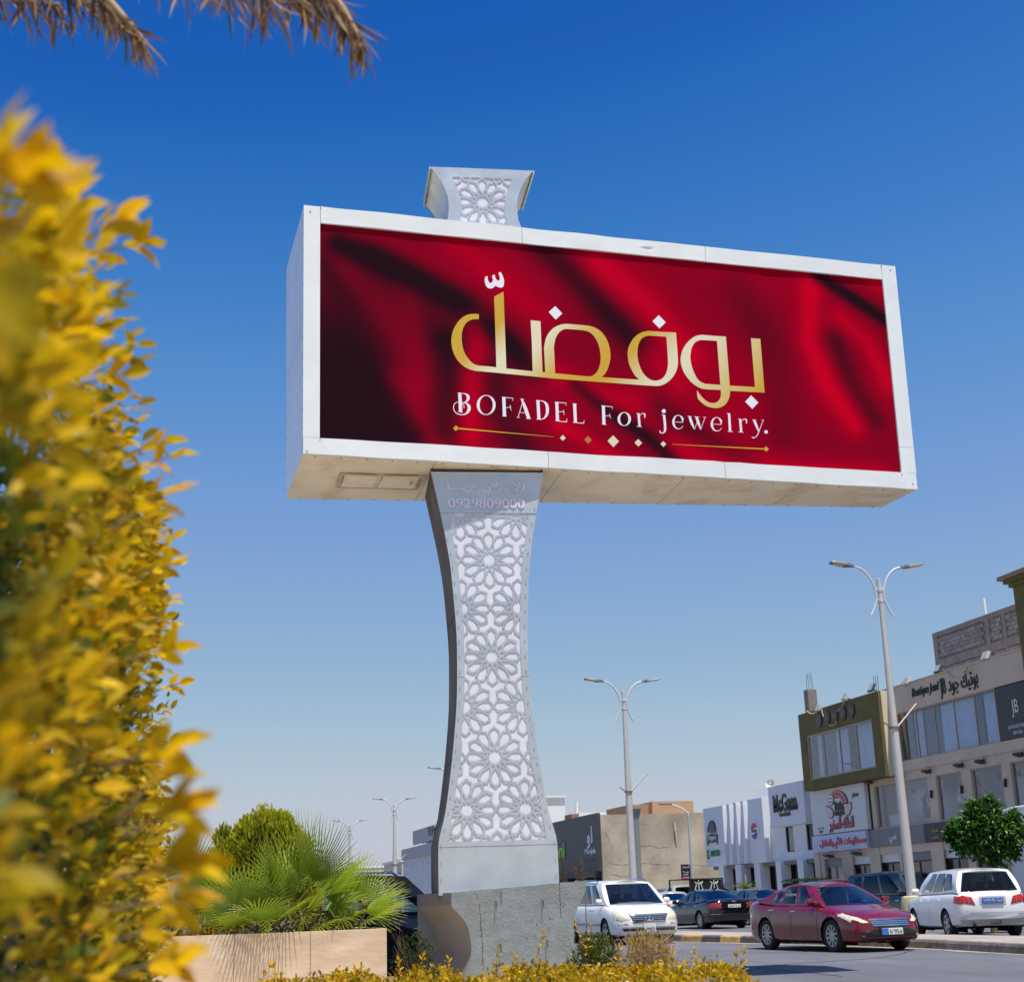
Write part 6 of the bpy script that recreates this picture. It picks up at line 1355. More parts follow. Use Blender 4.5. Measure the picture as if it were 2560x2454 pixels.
for sg in (-1, 1):
    MB().tube([I['P_side'](.10, 1, sg) + Vector((0, 0, .01)), I['P_side'](.14, 1, sg) + Vector((0, 0, .07)), I['P_side'](.85, 1, sg) + Vector((0, 0, .08)), I['P_side'](.9, 1, sg) + Vector((0, 0, .02))], .02, 6).build('roof_rail', chrome_m, R3, smooth=60)
    MB().obox((I['fx'](.205), sg * .35 - .1, 1.115), (.02, .7, .015), Matrix.Rotation(.1, 3, 'X')).build('wiper', trim_m, R3)
    patch('side_moulding', [(-1.9, .50), (1.2, .50), (1.2, .56), (-1.9, .56)], 'l' if sg > 0 else 's', mat('grey_moulding', (.45, .43, .40), .6), .012)
MB().box((I['fx'](.21), -.5, 1.10), (I['fx'](.25), .2, 1.13)).build('dashboard_paper', mat('paper_tan', (.55, .48, .33), .9), R3)
# ---- white SUV going away beyond the kerb, cut by the frame
SUV = dict(L=4.55, W=1.86, H=1.70, fo=.90, wb=2.70, rw=.345, crown=.04,
    top=[(0, .62), (.01, .78), (.03, .88), (.10, .96), (.22, 1.04), (.28, 1.07), (.6, 1.09), (.9, 1.11), (.985, 1.08), (1, .95)],
    bot=[(0, .40), (.012, .30), (.04, .25), (.5, .23), (.95, .29), (1, .45)],
    plan=[(0, .62), (.008, .74), (.03, .86), (.07, .94), (.15, .99), (.5, 1), (.85, .995), (.95, .965), (.985, .90), (1, .80)],
    cab=[.25, .40, .91, .965], yt=.70, zrf=1.61, zrr=1.62, rc=.05, wc=.2, rcv=.08,
    side=[[(.10, .10), (.37, .08), (.37, .88), (.20, .92)], [(.41, .08), (.66, .08), (.66, .88), (.41, .88)], [(.70, .10), (.90, .14), (.86, .84), (.70, .88)]],
    rwin=[[(.05, .06), (.95, .06), (.92, .90), (.08, .90)]],
    doors=[.30, .52, .72], handles=[(.36, .90), (.505, .90), (.69, .92)], spokes=6)
wsp = paint('white_suv_paint', (.80, .80, .80), .25, (.60, .55, .50), .15)
p = atZ(*z7(1375, 1452)); hd = Vector((math.sin(math.radians(12)), math.cos(math.radians(12)), 0)); rt = Vector((hd.y, -hd.x, 0))
cen = p + rt * .80 + hd * (4.55 / 2 - .95)
SUV1 = dict(SUV); SUV1['handm'] = wsp
R4, patch, seam, I = car('white_suv', 'white SUV with blue number plate, driver arm in the window', 'car', (cen.x, cen.y, 0), hd, SUV1, wsp, glass=glass_mat('suv_glass', (.22, .25, .27), 1.5, .0))
for f in (lambda q: q, mirror_y): patch('tail_light', f([(.44, .80), (.82, .82), (.92, .86), (.92, 1.02), (.74, 1.04), (.52, .99)]), 'r', lamp_r); patch('reflector', f([(.60, .585), (.76, .585), (.76, .62), (.60, .62)]), 'r', mat('reflector_pale', (.6, .5, .48), .3), .012)
for f in (lambda q: q, mirror_y): patch('light_rib', f([(.60, .82), (.605, .82), (.605, 1.0), (.60, 1.0)]), 'r', mat('rib_pink', (.7, .3, .3), .3), .012)
for ax in 'ls': patch('tail_light', [(-1.98, .86), (-2.2, .82), (-2.2, 1.02), (-2.0, 1.03)], ax, lamp_r)
h = I['bvh'].ray_cast(Vector((-5, 0, .90)), Vector((1, 0, 0)))[0]
patch('plate_recess', [(-.33, .80), (.33, .80), (.33, 1.0), (-.33, 1.0)], 'r', mat('plate_frame_pale', (.62, .52, .50), .6), .008)
plate(R4, h.x - .025, .90, .54, .13, -1, (('ليبيا - ٤٧ ٨٣٧ ٥', 0, .46, .085),), plate_b, plate_w)
patch('tailgate_seam', [(-.70, .60), (.70, .60), (.70, .606), (-.70, .606)], 'r', liner_m, .004); patch('bumper_step', [(-.86, .50), (.86, .50), (.86, .512), (-.86, .512)], 'r', mat('grey_moulding2', (.5, .5, .5), .6), .01); patch('bumper_lower', [(-.80, .34), (.80, .34), (.84, .46), (-.84, .46)], 'r', mat('bumper_grey', (.45, .45, .46), .5), .008)
MB().tube([(-2.2, .5, .33), (-2.28, .5, .31)], .04, 8).build('exhaust', trim_m, R4); MB().tube([(-2.1, -.2, .42), (-2.33, -.12, .36), (-2.33, .12, .36)], .025, 6).build('tow_hook', trim_m, R4)
drv_p = I['P_side'](.28, .25, 1)
# ---- black SUV behind the planter
BSUV = dict(SUV); BSUV.update(L=4.95, W=1.95, H=1.78, fo=.88, wb=2.92, rw=.37, cab=[.25, .375, .88, .955], spokes=5, yt=.72, zrf=1.70, zrr=1.68,
    top=[(0, .70), (.01, .86), (.03, .96), (.10, 1.02), (.22, 1.08), (.28, 1.10), (.6, 1.11), (.9, 1.12), (.985, 1.08), (1, .95)])
bsp = paint('black_suv_paint', (.006, .007, .010), .10, (.15, .15, .16), .08)
hd = Vector((.93, .36, 0)).normalized(); wp_ = atY(*z8(1700, 800), 23.6)
R5, patch, seam, I = car('black_suv', 'black SUV parked behind the stone planter and fan palms', 'car', (3.05, 23.6, 0), hd, BSUV, bsp, glass=glass_mat('green_glass', (.45, .62, .58), 1.6, .0))
for ax in 'ls': patch('window_chrome', [(-1.9, 1.10), (1.1, 1.085), (1.1, 1.10), (-1.9, 1.115)], ax, chrome_m, .01); patch('sill_chrome', [(-1.5, .45), (1.3, .45), (1.3, .475), (-1.5, .475)], ax, chrome_m, .014)
for f in (lambda q: q, mirror_y): patch('headlight', f([(.50, .80), (.90, .82), (.92, .94), (.60, .92)]), 'f', lamp_c)
patch('grille', [(-.48, .60), (.48, .60), (.50, .92), (-.50, .92)], 'f', trim_m)
for sg in (-1, 1): MB().tube([I['P_side'](.06, 1, sg) + Vector((0, 0, .0)), I['P_side'](.1, 1, sg) + Vector((0, 0, .05)), I['P_side'](.9, 1, sg) + Vector((0, 0, .05)), I['P_side'](.95, 1, sg)], .02, 6).build('roof_rail', chrome_m, R5, smooth=60)
# ---- other traffic and parked cars behind
def simple(kind, name, label, D, px_, hd, col, f=z5, sp=None, glass=None, z=-.02, rough=.2):
    q = atD(*f(*px_), D); R_, patch, seam, I = car(name, label, 'car', (q.x, q.y, z), hd, sp or SEDAN, paint(name + '_paint', col, rough), glass=glass or tint_glass)
    hw = I['W']
    for g in (lambda q: q, mirror_y): patch('headlight', g([(.5 * hw, .62), (.85 * hw, .64), (.95 * hw, .76), (.6 * hw, .70)]), 'f', lamp_c); patch('tail_light', g([(.5 * hw, .80), (.93 * hw, .80), (.95 * hw, .95), (.55 * hw, .93)]), 'r', lamp_r)
    h = I['bvh'].ray_cast(Vector((-5, 0, .75)), Vector((1, 0, 0)))[0]; plate(R_, h.x - .02, .75, .5, .12, -1, (('٥ ٤٤ ٢١٨', 0, .4, .07),), plate_w, trim_m)
    return R_, I
simple('s', 'silver_sedan', 'pale silver sedan between white minivan and black sedan', 66, (905, 1130), (.15, 1, 0), (.50, .48, .45))
PK = dict(SUV); PK.update(L=5.2, H=1.78, cab=[.25, .38, .50, .55], wb=3.1, side=[[(.15, .1), (.85, .1), (.80, .85), (.35, .88)]], doors=[.30, .53], handles=[(.5, .92)], zrf=1.70, zrr=1.70, rcv=.03)
pkr, I = simple('p', 'cage_pickup', 'silver pickup carrying a black ornamental iron cage', 72, (1030, 1085), (-.1, 1, 0), (.45, .44, .43), sp=PK)
# the iron cage it carries is a load of its own
q = atD(*z5(1030, 1055), 72); cg = thing('iron_cage', 'black iron cage with white scroll ornament riding on the silver pickup', 'cage', (q.x - .1, q.y - 1.4, 1.25), math.atan2(1, -.1) - math.pi / 2)
for a in (-.85, .85):
    for b in (-1.3, .9): MB().box((a - .03, b - .03, 0), (a + .03, b + .03, .75)).build('post', trim_m, cg)
for zz in (.02, .72):
    for b in (-1.3, .9): MB().box((-.82, b - .025, zz - .025), (.82, b + .025, zz + .025)).build('rail', trim_m, cg)
    for a in (-.85, .85): MB().box((a - .025, -1.27, zz - .025), (a + .025, .87, zz + .025)).build('rail', trim_m, cg)
MB().box((-.80, -1.29, .06), (.80, -1.27, .68)).build('panel', mat('cage_panel', (.012, .012, .012), .5), cg)
for c in (-.4, .4):
    for sg in (-1, 1): MB().tube([(c, -1.31, .1), (c + sg * .2, -1.31, .25), (c + sg * .12, -1.31, .45), (c + sg * .22, -1.31, .6), (c + sg * .05, -1.31, .5)], .022, 6).build('scroll', white_l, cg)
    MB().tube([(c, -1.31, .08), (c, -1.31, .66)], .02, 6).build('scroll', white_l, cg)
WS = dict(SUV)
simple('w', 'far_white_suv', 'white SUV roof showing above the black sedan', 80, (1370, 1105), (.9, .3, 0), (.72, .72, .70), sp=WS)
simple('g', 'grey_hatchback', 'dark grey car roof between white SUV and red sedan', 76, (1530, 1115), (1, .2, 0), (.16, .17, .18))
simple('wc', 'far_white_car', 'white car roof just above the red sedan boot', 88, (1640, 1090), (1, .1, 0), (.74, .74, .73))
simple('dg', 'dark_green_sedan', 'dark grey-green sedan directly right of the black sedan', 62, (1560, 1185), (-.05, 1, 0), (.035, .042, .04))
simple('bs', 'blue_grey_suv', 'slate blue SUV roof left of the iron cage', 84, (880, 1095), (.05, 1, 0), (.06, .08, .12), sp=WS)
simple('m', 'maroon_car', 'maroon car half hidden behind the red sedan windscreen', 56, (668, 1150), (.35, -1, 0), (.16, .012, .02), f=z7, sp=WS)
BL = dict(SUV); BL.update(L=5.0, W=1.95, H=1.82, zrf=1.72, zrr=1.73)
simple('nb', 'navy_suv', 'navy blue SUV behind the lamp pedestal', 48, (1010, 1150), (.18, -1, 0), (.010, .016, .032), f=z7, sp=BL)
# ---- white delivery truck at the picture's edge
yf = atX(*z7(1852, 800), 26.2).y
tk = thing('delivery_truck', 'white delivery truck with red and black lettering behind the small tree', 'truck', (27.3, yf - 4.2, 0), -math.pi / 2)
tw = mat('truck_white', (.68, .68, .67), .4, var=.05)
MB().box((-4.2, -1.1, .75), (0, 1.1, 3.3)).build('cargo_box', tw, tk, bev=.04)
mb = MB(); mb.prism([(.05, -1.05, .5), (1.75, -1.05, .5), (1.8, -1.05, 1.2), (1.45, -1.05, 2.25), (.05, -1.05, 2.35)], (0, 2.1, 0)); cabn = mb.build('cab', tw, tk, bev=.06)
for sg in (-1, 1): MB().prism([(.45, sg * 1.056, 1.3), (1.5, sg * 1.056, 1.3), (1.3, sg * 1.056, 2.1), (.45, sg * 1.056, 2.15)], (0, sg * .006, 0)).build('side_window', tint_glass, cabn)
MB().prism([(1.80, -.95, 1.25), (1.80, .95, 1.25), (1.47, .9, 2.2), (1.47, -.9, 2.2)], (.012, 0, .004)).build('windscreen', tint_glass, cabn)
MB().box((-4.1, -.5, .55), (1.2, .5, .74)).build('chassis', trim_m, tk)
for x in (-3.0, 1.0):
    for sg in (-1, 1): w_ = MB().lathe([(.2, -.1), (.4, -.12), (.42, -.08), (.42, .08), (.4, .12), (.2, .1)], (x, sg * .9, .42), 22, 'y').build('wheel', tyre_m, tk, smooth=40); MB().lathe([(.0, -.105), (.22, -.105), (.22, .105), (.0, .105)], (x, sg * .9, .42), 14, 'y').build('rim', rim_m, w_)
for i, (ch, m_) in enumerate((('ش', red_l), ('ركة', black_l), ('نقل', red_l), ('سريع', black_l))): lettering(ch, m_, tk, Vector((-.6 - i * .85, -1.106, 1.45)), .78, .75, (1, 0, 0), uz, 'truck_lettering', .008, .03)
for zz in (1.95, 2.45): MB().box((-4.1, -1.106, zz), (-.1, -1.101, zz + .02)).build('box_seam', liner_m, tk)
MB().prism([(-4.6, -1.0, 3.42), (-4.5, -1.0, 3.56), (-3.9, -1.0, 3.62), (-.5, -1.0, 3.62), (-.5, -1.0, 3.31), (-4.15, -1.0, 3.31)], (0, 2.0, 0)).build('roof_fairing', tw, tk, bev=.05)
# ================================================================== plants
def leaf_shape(w=.42, nseg=3, fold=.25, curl=.25):
    """pointed leaf along +x, length 1, folded on the midrib, drooping tip"""
    vs = []; fs = []
    for i in range(nseg + 1):
        t = i / nseg; ww = w / 2 * math.sin(math.pi * min(1, t * .92 + .06)) ** .8 if 0 < i < nseg else (.03 if i == 0 else 0)
        z_ = -curl * t * t
        vs += [(t, -ww, z_ + fold * ww), (t, 0, z_), (t, ww, z_ + fold * ww)]
    for i in range(nseg):
        a = i * 3; fs += [(a, a + 1, a + 4, a + 3), (a + 1, a + 2, a + 5, a + 4)]
    return np.array(vs), fs
def frames(d, up, roll):
    d = d / np.linalg.norm(d, axis=1, keepdims=True); s = np.cross(up, d); s /= np.linalg.norm(s, axis=1, keepdims=True) + 1e-9; u = np.cross(d, s)
    c, sn = np.cos(roll)[:, None], np.sin(roll)[:, None]; s2 = s * c + u * sn; u2 = np.cross(d, s2)
    return np.stack([d, s2, u2], 1)
def leaf_cloud(name, shape, pos, dirs, size, cols, m, parent, off=(0, 0, 0), rollamp=.8):
    V0, F0 = shape; n = len(pos); k = len(V0)
    Fm = frames(dirs, np.tile(np.array([[0.02, 0.03, 1.0]]), (n, 1)), RNG.normal(0, rollamp, n))
    P = np.einsum('vk,nkj->nvj', V0, Fm) * size[:, None, None] + (pos - np.array(off))[:, None, :]
    F = (np.array(F0)[None] + (np.arange(n) * k)[:, None, None]).reshape(-1, 4)
    me = bpy.data.meshes.new(name); me.vertices.add(n * k); me.vertices.foreach_set('co', P.astype('f').ravel())
    nf = len(F); me.loops.add(nf * 4); me.polygons.add(nf); me.loops.foreach_set('vertex_index', F.astype('i').ravel()); me.polygons.foreach_set('loop_start', np.arange(nf, dtype='i') * 4)
    me.polygons.foreach_set('use_smooth', np.ones(nf, bool)); me.update(calc_edges=True)
    ca = me.color_attributes.new('col', 'FLOAT_COLOR', 'POINT'); c4 = np.concatenate([np.repeat(cols, k, 0), np.ones((n * k, 1))], 1); ca.data.foreach_set('color', c4.astype('f').ravel())
    o = link(name, me, parent, m); return o
gold_leaf = leaf_mat('golden_leaf', .40, .5, .22); green_leaf = leaf_mat('green_leaf', .30, .4, .4); palm_leaf_m = leaf_mat('palm_leaf', .38, .38, .45); dry_m = leaf_mat('dry_leaf', .2, .7, .2)
stem_m = mat('plant_stem', (.13, .09, .05), .9, var=.3, scale=8); bark = mat('bark', (.17, .12, .08), .95, var=.3, scale=6, bump=.02)
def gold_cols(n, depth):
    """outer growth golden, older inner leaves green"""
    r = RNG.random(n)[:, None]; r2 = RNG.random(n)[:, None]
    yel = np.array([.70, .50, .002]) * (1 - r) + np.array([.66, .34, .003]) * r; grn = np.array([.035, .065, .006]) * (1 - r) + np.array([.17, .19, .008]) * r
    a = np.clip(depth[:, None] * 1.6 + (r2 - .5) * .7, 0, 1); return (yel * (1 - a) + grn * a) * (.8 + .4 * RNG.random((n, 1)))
def leaf_objects(shape, pos, dirs, size, cols, m, parent, off, name='leaf', nvar=24):
    """single leaves as parts, sharing meshes by colour"""
    V0, F0 = shape; meshes = []
    order = np.argsort(cols[:, 0]); groups = np.array_split(order, nvar)
    for g in groups:
        me = bpy.data.meshes.new(name); me.from_pydata(V0.tolist(), [], F0); me.polygons.foreach_set('use_smooth', [True] * len(F0))
        c = cols[g].mean(0); ca = me.color_attributes.new('col', 'FLOAT_COLOR', 'POINT'); ca.data.foreach_set('color', np.tile(np.array([*c, 1.0], 'f'), len(V0))); me.materials.append(m)
        Fm = frames(dirs[g], np.tile(np.array([[.02, .03, 1.0]]), (len(g), 1)), RNG.normal(0, .8, len(g)))
        for i, k in enumerate(g):
            o = link(name, me, parent); M = Matrix(Fm[i].T.tolist()).to_4x4(); o.matrix_local = Matrix.Translation(Vector(pos[k] - np.array(off))) @ M @ Matrix.Scale(float(size[k]), 4)

# ---------------- tall golden hedge close on the left
def cpt(lat, D, z_): p = fy * D + rx * lat; return Vector((p.x, p.y, z_))
hroot = cpt(-1.5, 3.0, 0); hd_ = thing('golden_hedge', 'tall golden-leaved hedge close by, blurred along the left side', 'hedge', hroot)
prof = [(.75, -.29, 1.74), (1.2, -.42, 1.97), (1.8, -.575, 2.27), (2.2, -.66, 2.45), (2.8, -.785, 2.74), (3.2, -.885, 2.90), (3.6, -.985, 2.93), (4.5, -1.125, 2.95), (6.0, -1.44, 2.98), (7.0, -1.65, 3.0), (8.0, -1.87, 3.0)]
Dp = np.array([p[0] for p in prof]); Lp = np.array([p[1] for p in prof]); Zp = np.array([p[2] for p in prof])
shapeA = leaf_shape(.46, 3, .35, .22)
def hedge_pts(n, inner, d0, d1, power=1.0):
    t = RNG.random(n) ** power; D = d0 + (d1 - d0) * t
    lat = np.interp(D, Dp, Lp) - .022 * np.clip(D - 3.2, 0, 9) - .005; top = np.interp(D, Dp, Zp)
    bumpy = (.06 * np.sin(D * 7.3) + .05 * np.sin(D * 3.1 + 1)) * np.clip(D / 4, .1, 1) - .05
    z_ = RNG.random(n) * (top + bumpy - .05) + .05
    clump = .05 * np.sin(z_ * 11 + D * 5) + .045 * np.sin(z_ * 5.3 - D * 9) + .03 * np.sin(z_ * 23 + D * 17)
    round_ = .13 * np.clip((z_ - top + .5) / .5, 0, 1) ** 2 * np.clip(D / 3, .2, 1)
    dep = np.abs(RNG.normal(0, .055, n)) + inner * RNG.random(n)
    l = lat + clump * np.clip(D / 3.0, .12, .75) - round_ - dep * np.clip(D / 2, .35, 1.5)
    return D, l, z_, dep
def to_w(D, l, z_): return np.outer(D, np.array(fy)) + np.outer(l, np.array(rx)) + np.outer(z_, np.array([0, 0, 1.0]))
n = 36000
D, l, z_, dep = hedge_pts(n, .10, .75, 8.0, .8)
pos = to_w(D, l, z_)
dirs = np.array(rx)[None] * RNG.normal(.75, .4, (n, 1)) + np.array(fy)[None] * RNG.normal(-.15, .55, (n, 1)) + np.array([[0, 0, 1.0]]) * RNG.normal(.35, .5, (n, 1))
size = RNG.uniform(.038, .072, n)
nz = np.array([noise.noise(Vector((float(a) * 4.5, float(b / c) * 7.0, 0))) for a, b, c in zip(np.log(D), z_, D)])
old_shade = np.clip(.62 - .42 * z_ / 1.9 - 1.6 * nz + .40 * np.clip(2.6 - D, 0, 1.2) * np.clip(1.9 - z_, 0, 1), 0, .9)   # older green growth, plus shade put into the leaf colour low down
cols = gold_cols(n, np.clip(dep * 3.0 + old_shade, 0, 1))
q_ = pos - np.array(EYE); vis = (q_ @ np.array(RGT)) / np.maximum(q_ @ np.array(FWD), .01); 
# golden growth comes in clumps, thinner low down where older green shows
keep = RNG.random(n) < np.clip(.20 + .34 * z_ / 2.8 + 2.2 * nz - .65 * np.clip(2.6 - D, 0, 1.4) * np.clip(2.0 - z_, 0, 1), .012, 1.0)
near = np.where(keep & (vis > -.36) & (D < 3.2) & (dep < .12))[0]
near = near[np.argsort(D[near])][:300]; rest = np.setdiff1d(np.where(keep)[0], near)
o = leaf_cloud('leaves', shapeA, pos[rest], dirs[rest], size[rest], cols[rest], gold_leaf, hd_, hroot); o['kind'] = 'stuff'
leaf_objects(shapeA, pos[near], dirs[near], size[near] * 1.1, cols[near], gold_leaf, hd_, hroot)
# dark inner mass: twigs and older inner leaves, with gap shade put into their green
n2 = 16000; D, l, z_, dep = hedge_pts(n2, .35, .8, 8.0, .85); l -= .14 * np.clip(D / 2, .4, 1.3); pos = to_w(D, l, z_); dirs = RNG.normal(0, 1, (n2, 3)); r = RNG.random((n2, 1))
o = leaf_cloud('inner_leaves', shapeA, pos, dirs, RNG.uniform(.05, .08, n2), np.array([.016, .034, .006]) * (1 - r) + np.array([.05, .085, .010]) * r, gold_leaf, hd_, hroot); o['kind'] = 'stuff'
# sprigs that stick out of the outline: stem with opposite leaves
def sprig(base, d, L, nl, parent, off, sz=.055, colf=None):
    d = Vector(d).normalized(); side = d.cross(Vector((.2, .9, .3))).normalized(); P, Dr = [], []
    tip = base + d * L; MB(off).tube([base - d * .03, base + d * L * .5, tip], [.003, .0022, .0015], 5).build('twig', stem_m, parent)
    for i in range(nl):
        t = (i + 1) / nl; s = side if i % 2 else side.cross(d)
        for sg in (-1, 1): P.append(base + d * L * t); Dr.append(d * (.55 + .5 * t) + s * sg * (1.0 - .3 * t))
    P.append(tip); Dr.append(d)
    P = np.array([tuple(p) for p in P]); Dr = np.array([tuple(p) for p in Dr]); k = len(P)
    o = leaf_cloud('sprig_leaves', shapeA, P, Dr, RNG.uniform(.8, 1.15, k) * sz, (colf or gold_cols)(k, np.zeros(k)), gold_leaf, parent, off); o['kind'] = 'stuff'
for px_, py_, D_, d, L_ in ((10, 440, 1.1, (.85, .2, .20), .03), (10, 480, 1.1, (.2, .1, .9), .03), (120, 520, 1.5, (.4, 0, .8), .03), (200, 560, 1.9, (.3, .2, .9), .04), (270, 590, 2.2, (.6, .2, .6), .05), (330, 620, 2.7, (.9, .2, .25), .05), (250, 960, 2.7, (.9, 0, .2), .08), (340, 1180, 3.2, (.9, .1, .3), .12), (370, 1130, 3.4, (.9, .1, .3), .08), (350, 1300, 2.5, (.8, 0, .5), .08), (400, 1440, 4.0, (.9, .1, .4), .08), (395, 1640, 3.0, (.9, 0, .2), .06), (420, 1730, 5.2, (.9, .1, .3), .10), (415, 2000, 1.7, (.6, .1, .8), .05), (440, 2060, 1.7, (.8, .2, .35), .04), (425, 2180, 1.75, (.9, .2, .1), .04), (415, 2260, 1.9, (.8, .2, .1), .05), (395, 1900, 2.2, (.8, .1, .3), .06), (400, 2340, 2.6, (.8, .1, .2), .06), (420, 2420, 2.2, (.8, .1, .2), .05)):
    sprig(atD(px_ - (75 if py_ > 1850 else 40), py_, D_), rx * d[0] + fy * d[1] + uz * d[2], L_, 3, hd_, hroot, .066)
for i in range(14):
    D_ = lerp(.9, 7.5, i / 13); b = cpt(float(np.interp(D_, Dp, Lp)) - .3, D_, 0); h_ = float(np.interp(D_, Dp, Zp)) - .4
    MB(hroot).tube([b, b + Vector((.05, .03, h_ * .5)), b + Vector((-.03, .02, h_))], [.02, .014, .006], 6).build('stem', stem_m, hd_)

# ---------------- low golden hedge in front of the base, with single leaves
lh_o = Vector((4.0, 12.0, .1)); lh = thing('low_golden_hedge', 'low golden-leaved hedge along the bottom in front of the concrete base', 'hedge', lh_o)
def topz_h(X): return None
edge = [(640, 2462), (690, 2440), (760, 2430), (840, 2426), (960, 2428), (1060, 2420), (1150, 2432), (1220, 2425), (1330, 2412), (1420, 2398), (1500, 2418), (1560, 2412), (1640, 2398), (1720, 2410), (1790, 2400), (1850, 2412), (1885, 2440)]
ex_, ey_ = [e[0] for e in edge], [e[1] for e in edge]
n = 9000
pxs = RNG.uniform(630, 1890, n); Ds = RNG.uniform(10.6, 12.6, n); back = (Ds - 10.6) / 2.0
P = []; dep = []
for a, d_, bk in zip(pxs, Ds, back):
    t_ = atD(a, float(np.interp(a, ex_, ey_)) + RNG.normal(4, 7), 12.6); x_, y_ = None, None
    q = atD(a, 2400, d_); top = t_.z - .02 - .10 * (1 - bk) ** 2 + .03 * math.sin(q.x * 9) + .02 * math.sin(q.y * 13)
    dd = abs(RNG.normal(0, .05)); P.append((q.x, q.y, top - dd)); dep.append(dd)
P = np.array(P); dep = np.array(dep)
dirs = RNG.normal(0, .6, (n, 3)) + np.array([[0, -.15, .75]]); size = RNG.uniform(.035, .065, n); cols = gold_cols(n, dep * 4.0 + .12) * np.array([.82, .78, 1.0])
nearest = np.argsort(-P[:, 2] - .04 * RNG.random(n))[:300]; rest = np.setdiff1d(np.arange(n), nearest)
o = leaf_cloud('leaves', shapeA, P[rest], dirs[rest], size[rest], cols[rest], gold_leaf, lh, lh_o); o['kind'] = 'stuff'
leaf_objects(shapeA, P[nearest], dirs[nearest], size[nearest], cols[nearest], gold_leaf, lh, lh_o)
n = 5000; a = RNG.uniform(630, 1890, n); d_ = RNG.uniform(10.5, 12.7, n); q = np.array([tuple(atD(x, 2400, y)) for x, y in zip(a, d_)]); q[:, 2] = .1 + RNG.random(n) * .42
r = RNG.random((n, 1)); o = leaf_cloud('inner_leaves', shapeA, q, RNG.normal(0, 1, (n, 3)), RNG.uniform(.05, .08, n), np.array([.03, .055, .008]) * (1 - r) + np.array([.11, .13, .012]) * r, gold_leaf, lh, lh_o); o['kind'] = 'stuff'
for px_, py_, d, L_ in ((1335, 2410, (.3, 0, 1), .30), (1300, 2430, (-.2, 0, 1), .16), (1460, 2395, (.25, 0, 1), .30), (1470, 2370, (-.4, 0, 1), .22), (1240, 2430, (.1, 0, 1), .2), (1540, 2410, (.2, 0, 1), .18), (1680, 2412, (.1, 0, 1), .15), (1745, 2415, (-.1, 0, 1), .16), (1850, 2415, (.3, 0, 1), .18), (1835, 2430, (.2, 0, 1), .2), (1130, 2432, (-.2, 0, 1), .15), (1045, 2425, (.3, 0, 1), .15), (1000, 2432, (-.1, 0, 1), .14), (700, 2440, (-.5, 0, 1), .15), (900, 2435, (.1, 0, 1), .1)):
    sprig(atD(px_, py_ + 12, 12.2), rx * d[0] + fy * d[1] + uz * d[2], L_, 5, lh, lh_o, .05)
for i in range(10):
    b = atD(660 + i * 130, 2500, 11.8); b.z = .09; MB(lh_o).tube([b, b + Vector((.04, 0, .25)), b + Vector((-.02, .02, .5))], [.014, .01, .005], 5).build('stem', stem_m, lh)
# ---------------- shrubs behind it
def shrub(name, label, px_, py_, D_, w, h, n, colA, colB, twigs=0, bare=0.0, sz=(.03, .05)):
    c = atD(px_, py_, D_); top = c.z; r = thing(name, label, 'shrub', (c.x, c.y, .09)); o_ = Vector((c.x, c.y, .09)); base_z = top - h
    u = RNG.normal(0, 1, (n, 3)); u /= np.linalg.norm(u, axis=1, keepdims=True); rad = RNG.random(n) ** .4; P = u * rad[:, None] * np.array([w / 2, w / 2, h / 2]) + np.array([0, 0, base_z + h / 2 - .09]) ; P[:, :2] *= (.7 + .5 * np.sin(u[:, :1] * 5 + u[:, 2:] * 4) * .35 + .2)
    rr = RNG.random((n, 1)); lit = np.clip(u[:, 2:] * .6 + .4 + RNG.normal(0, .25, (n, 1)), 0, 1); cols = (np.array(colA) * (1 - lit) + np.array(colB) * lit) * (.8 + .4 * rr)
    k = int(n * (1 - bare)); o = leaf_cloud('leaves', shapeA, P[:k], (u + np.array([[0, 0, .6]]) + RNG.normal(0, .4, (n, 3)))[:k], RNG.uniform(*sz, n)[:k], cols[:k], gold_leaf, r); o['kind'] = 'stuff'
    mb = MB()
    for i in range(twigs):
        a = RNG.uniform(0, 6.28); e_ = Vector((math.cos(a) * w * .5 * RNG.random() ** .5, math.sin(a) * w * .4 * RNG.random(), base_z + h * RNG.uniform(.6, 1.05) - .09)); m_ = e_ * .55 + Vector((RNG.normal(0, .03), RNG.normal(0, .03), 0)); mb.tube([(0, 0, 0), m_, e_], [.008, .005, .002], 4)
        for j in range(3): mb.tube([m_.lerp(e_, .3 * j), e_ + Vector((RNG.normal(0, .09), RNG.normal(0, .06), RNG.normal(.0, .06)))], [.003, .0015], 3)
    o = mb.build('twigs', mat('dry_twig', (.42, .30, .20), .9) if bare else stem_m, r); o['kind'] = 'stuff'; return r
shrub('green_shrub', 'dark green shrub beside the right foot of the concrete base', 1488, 2332, 15.5, .60, .62, 2400, (.02, .04, .006), (.10, .13, .012), 10)
shrub('dry_shrub', 'half dry yellow shrub with bare pink twigs before the white minivan', 1615, 2325, 15.0, .62, .50, 1300, (.06, .07, .01), (.38, .24, .01), 60, .25)
shrub('small_dark_shrub', 'small dark shrub between stone planter and concrete base', 1040, 2330, 17.5, .55, .72, 900, (.012, .02, .006), (.03, .045, .01), 12, 0, (.03, .05))

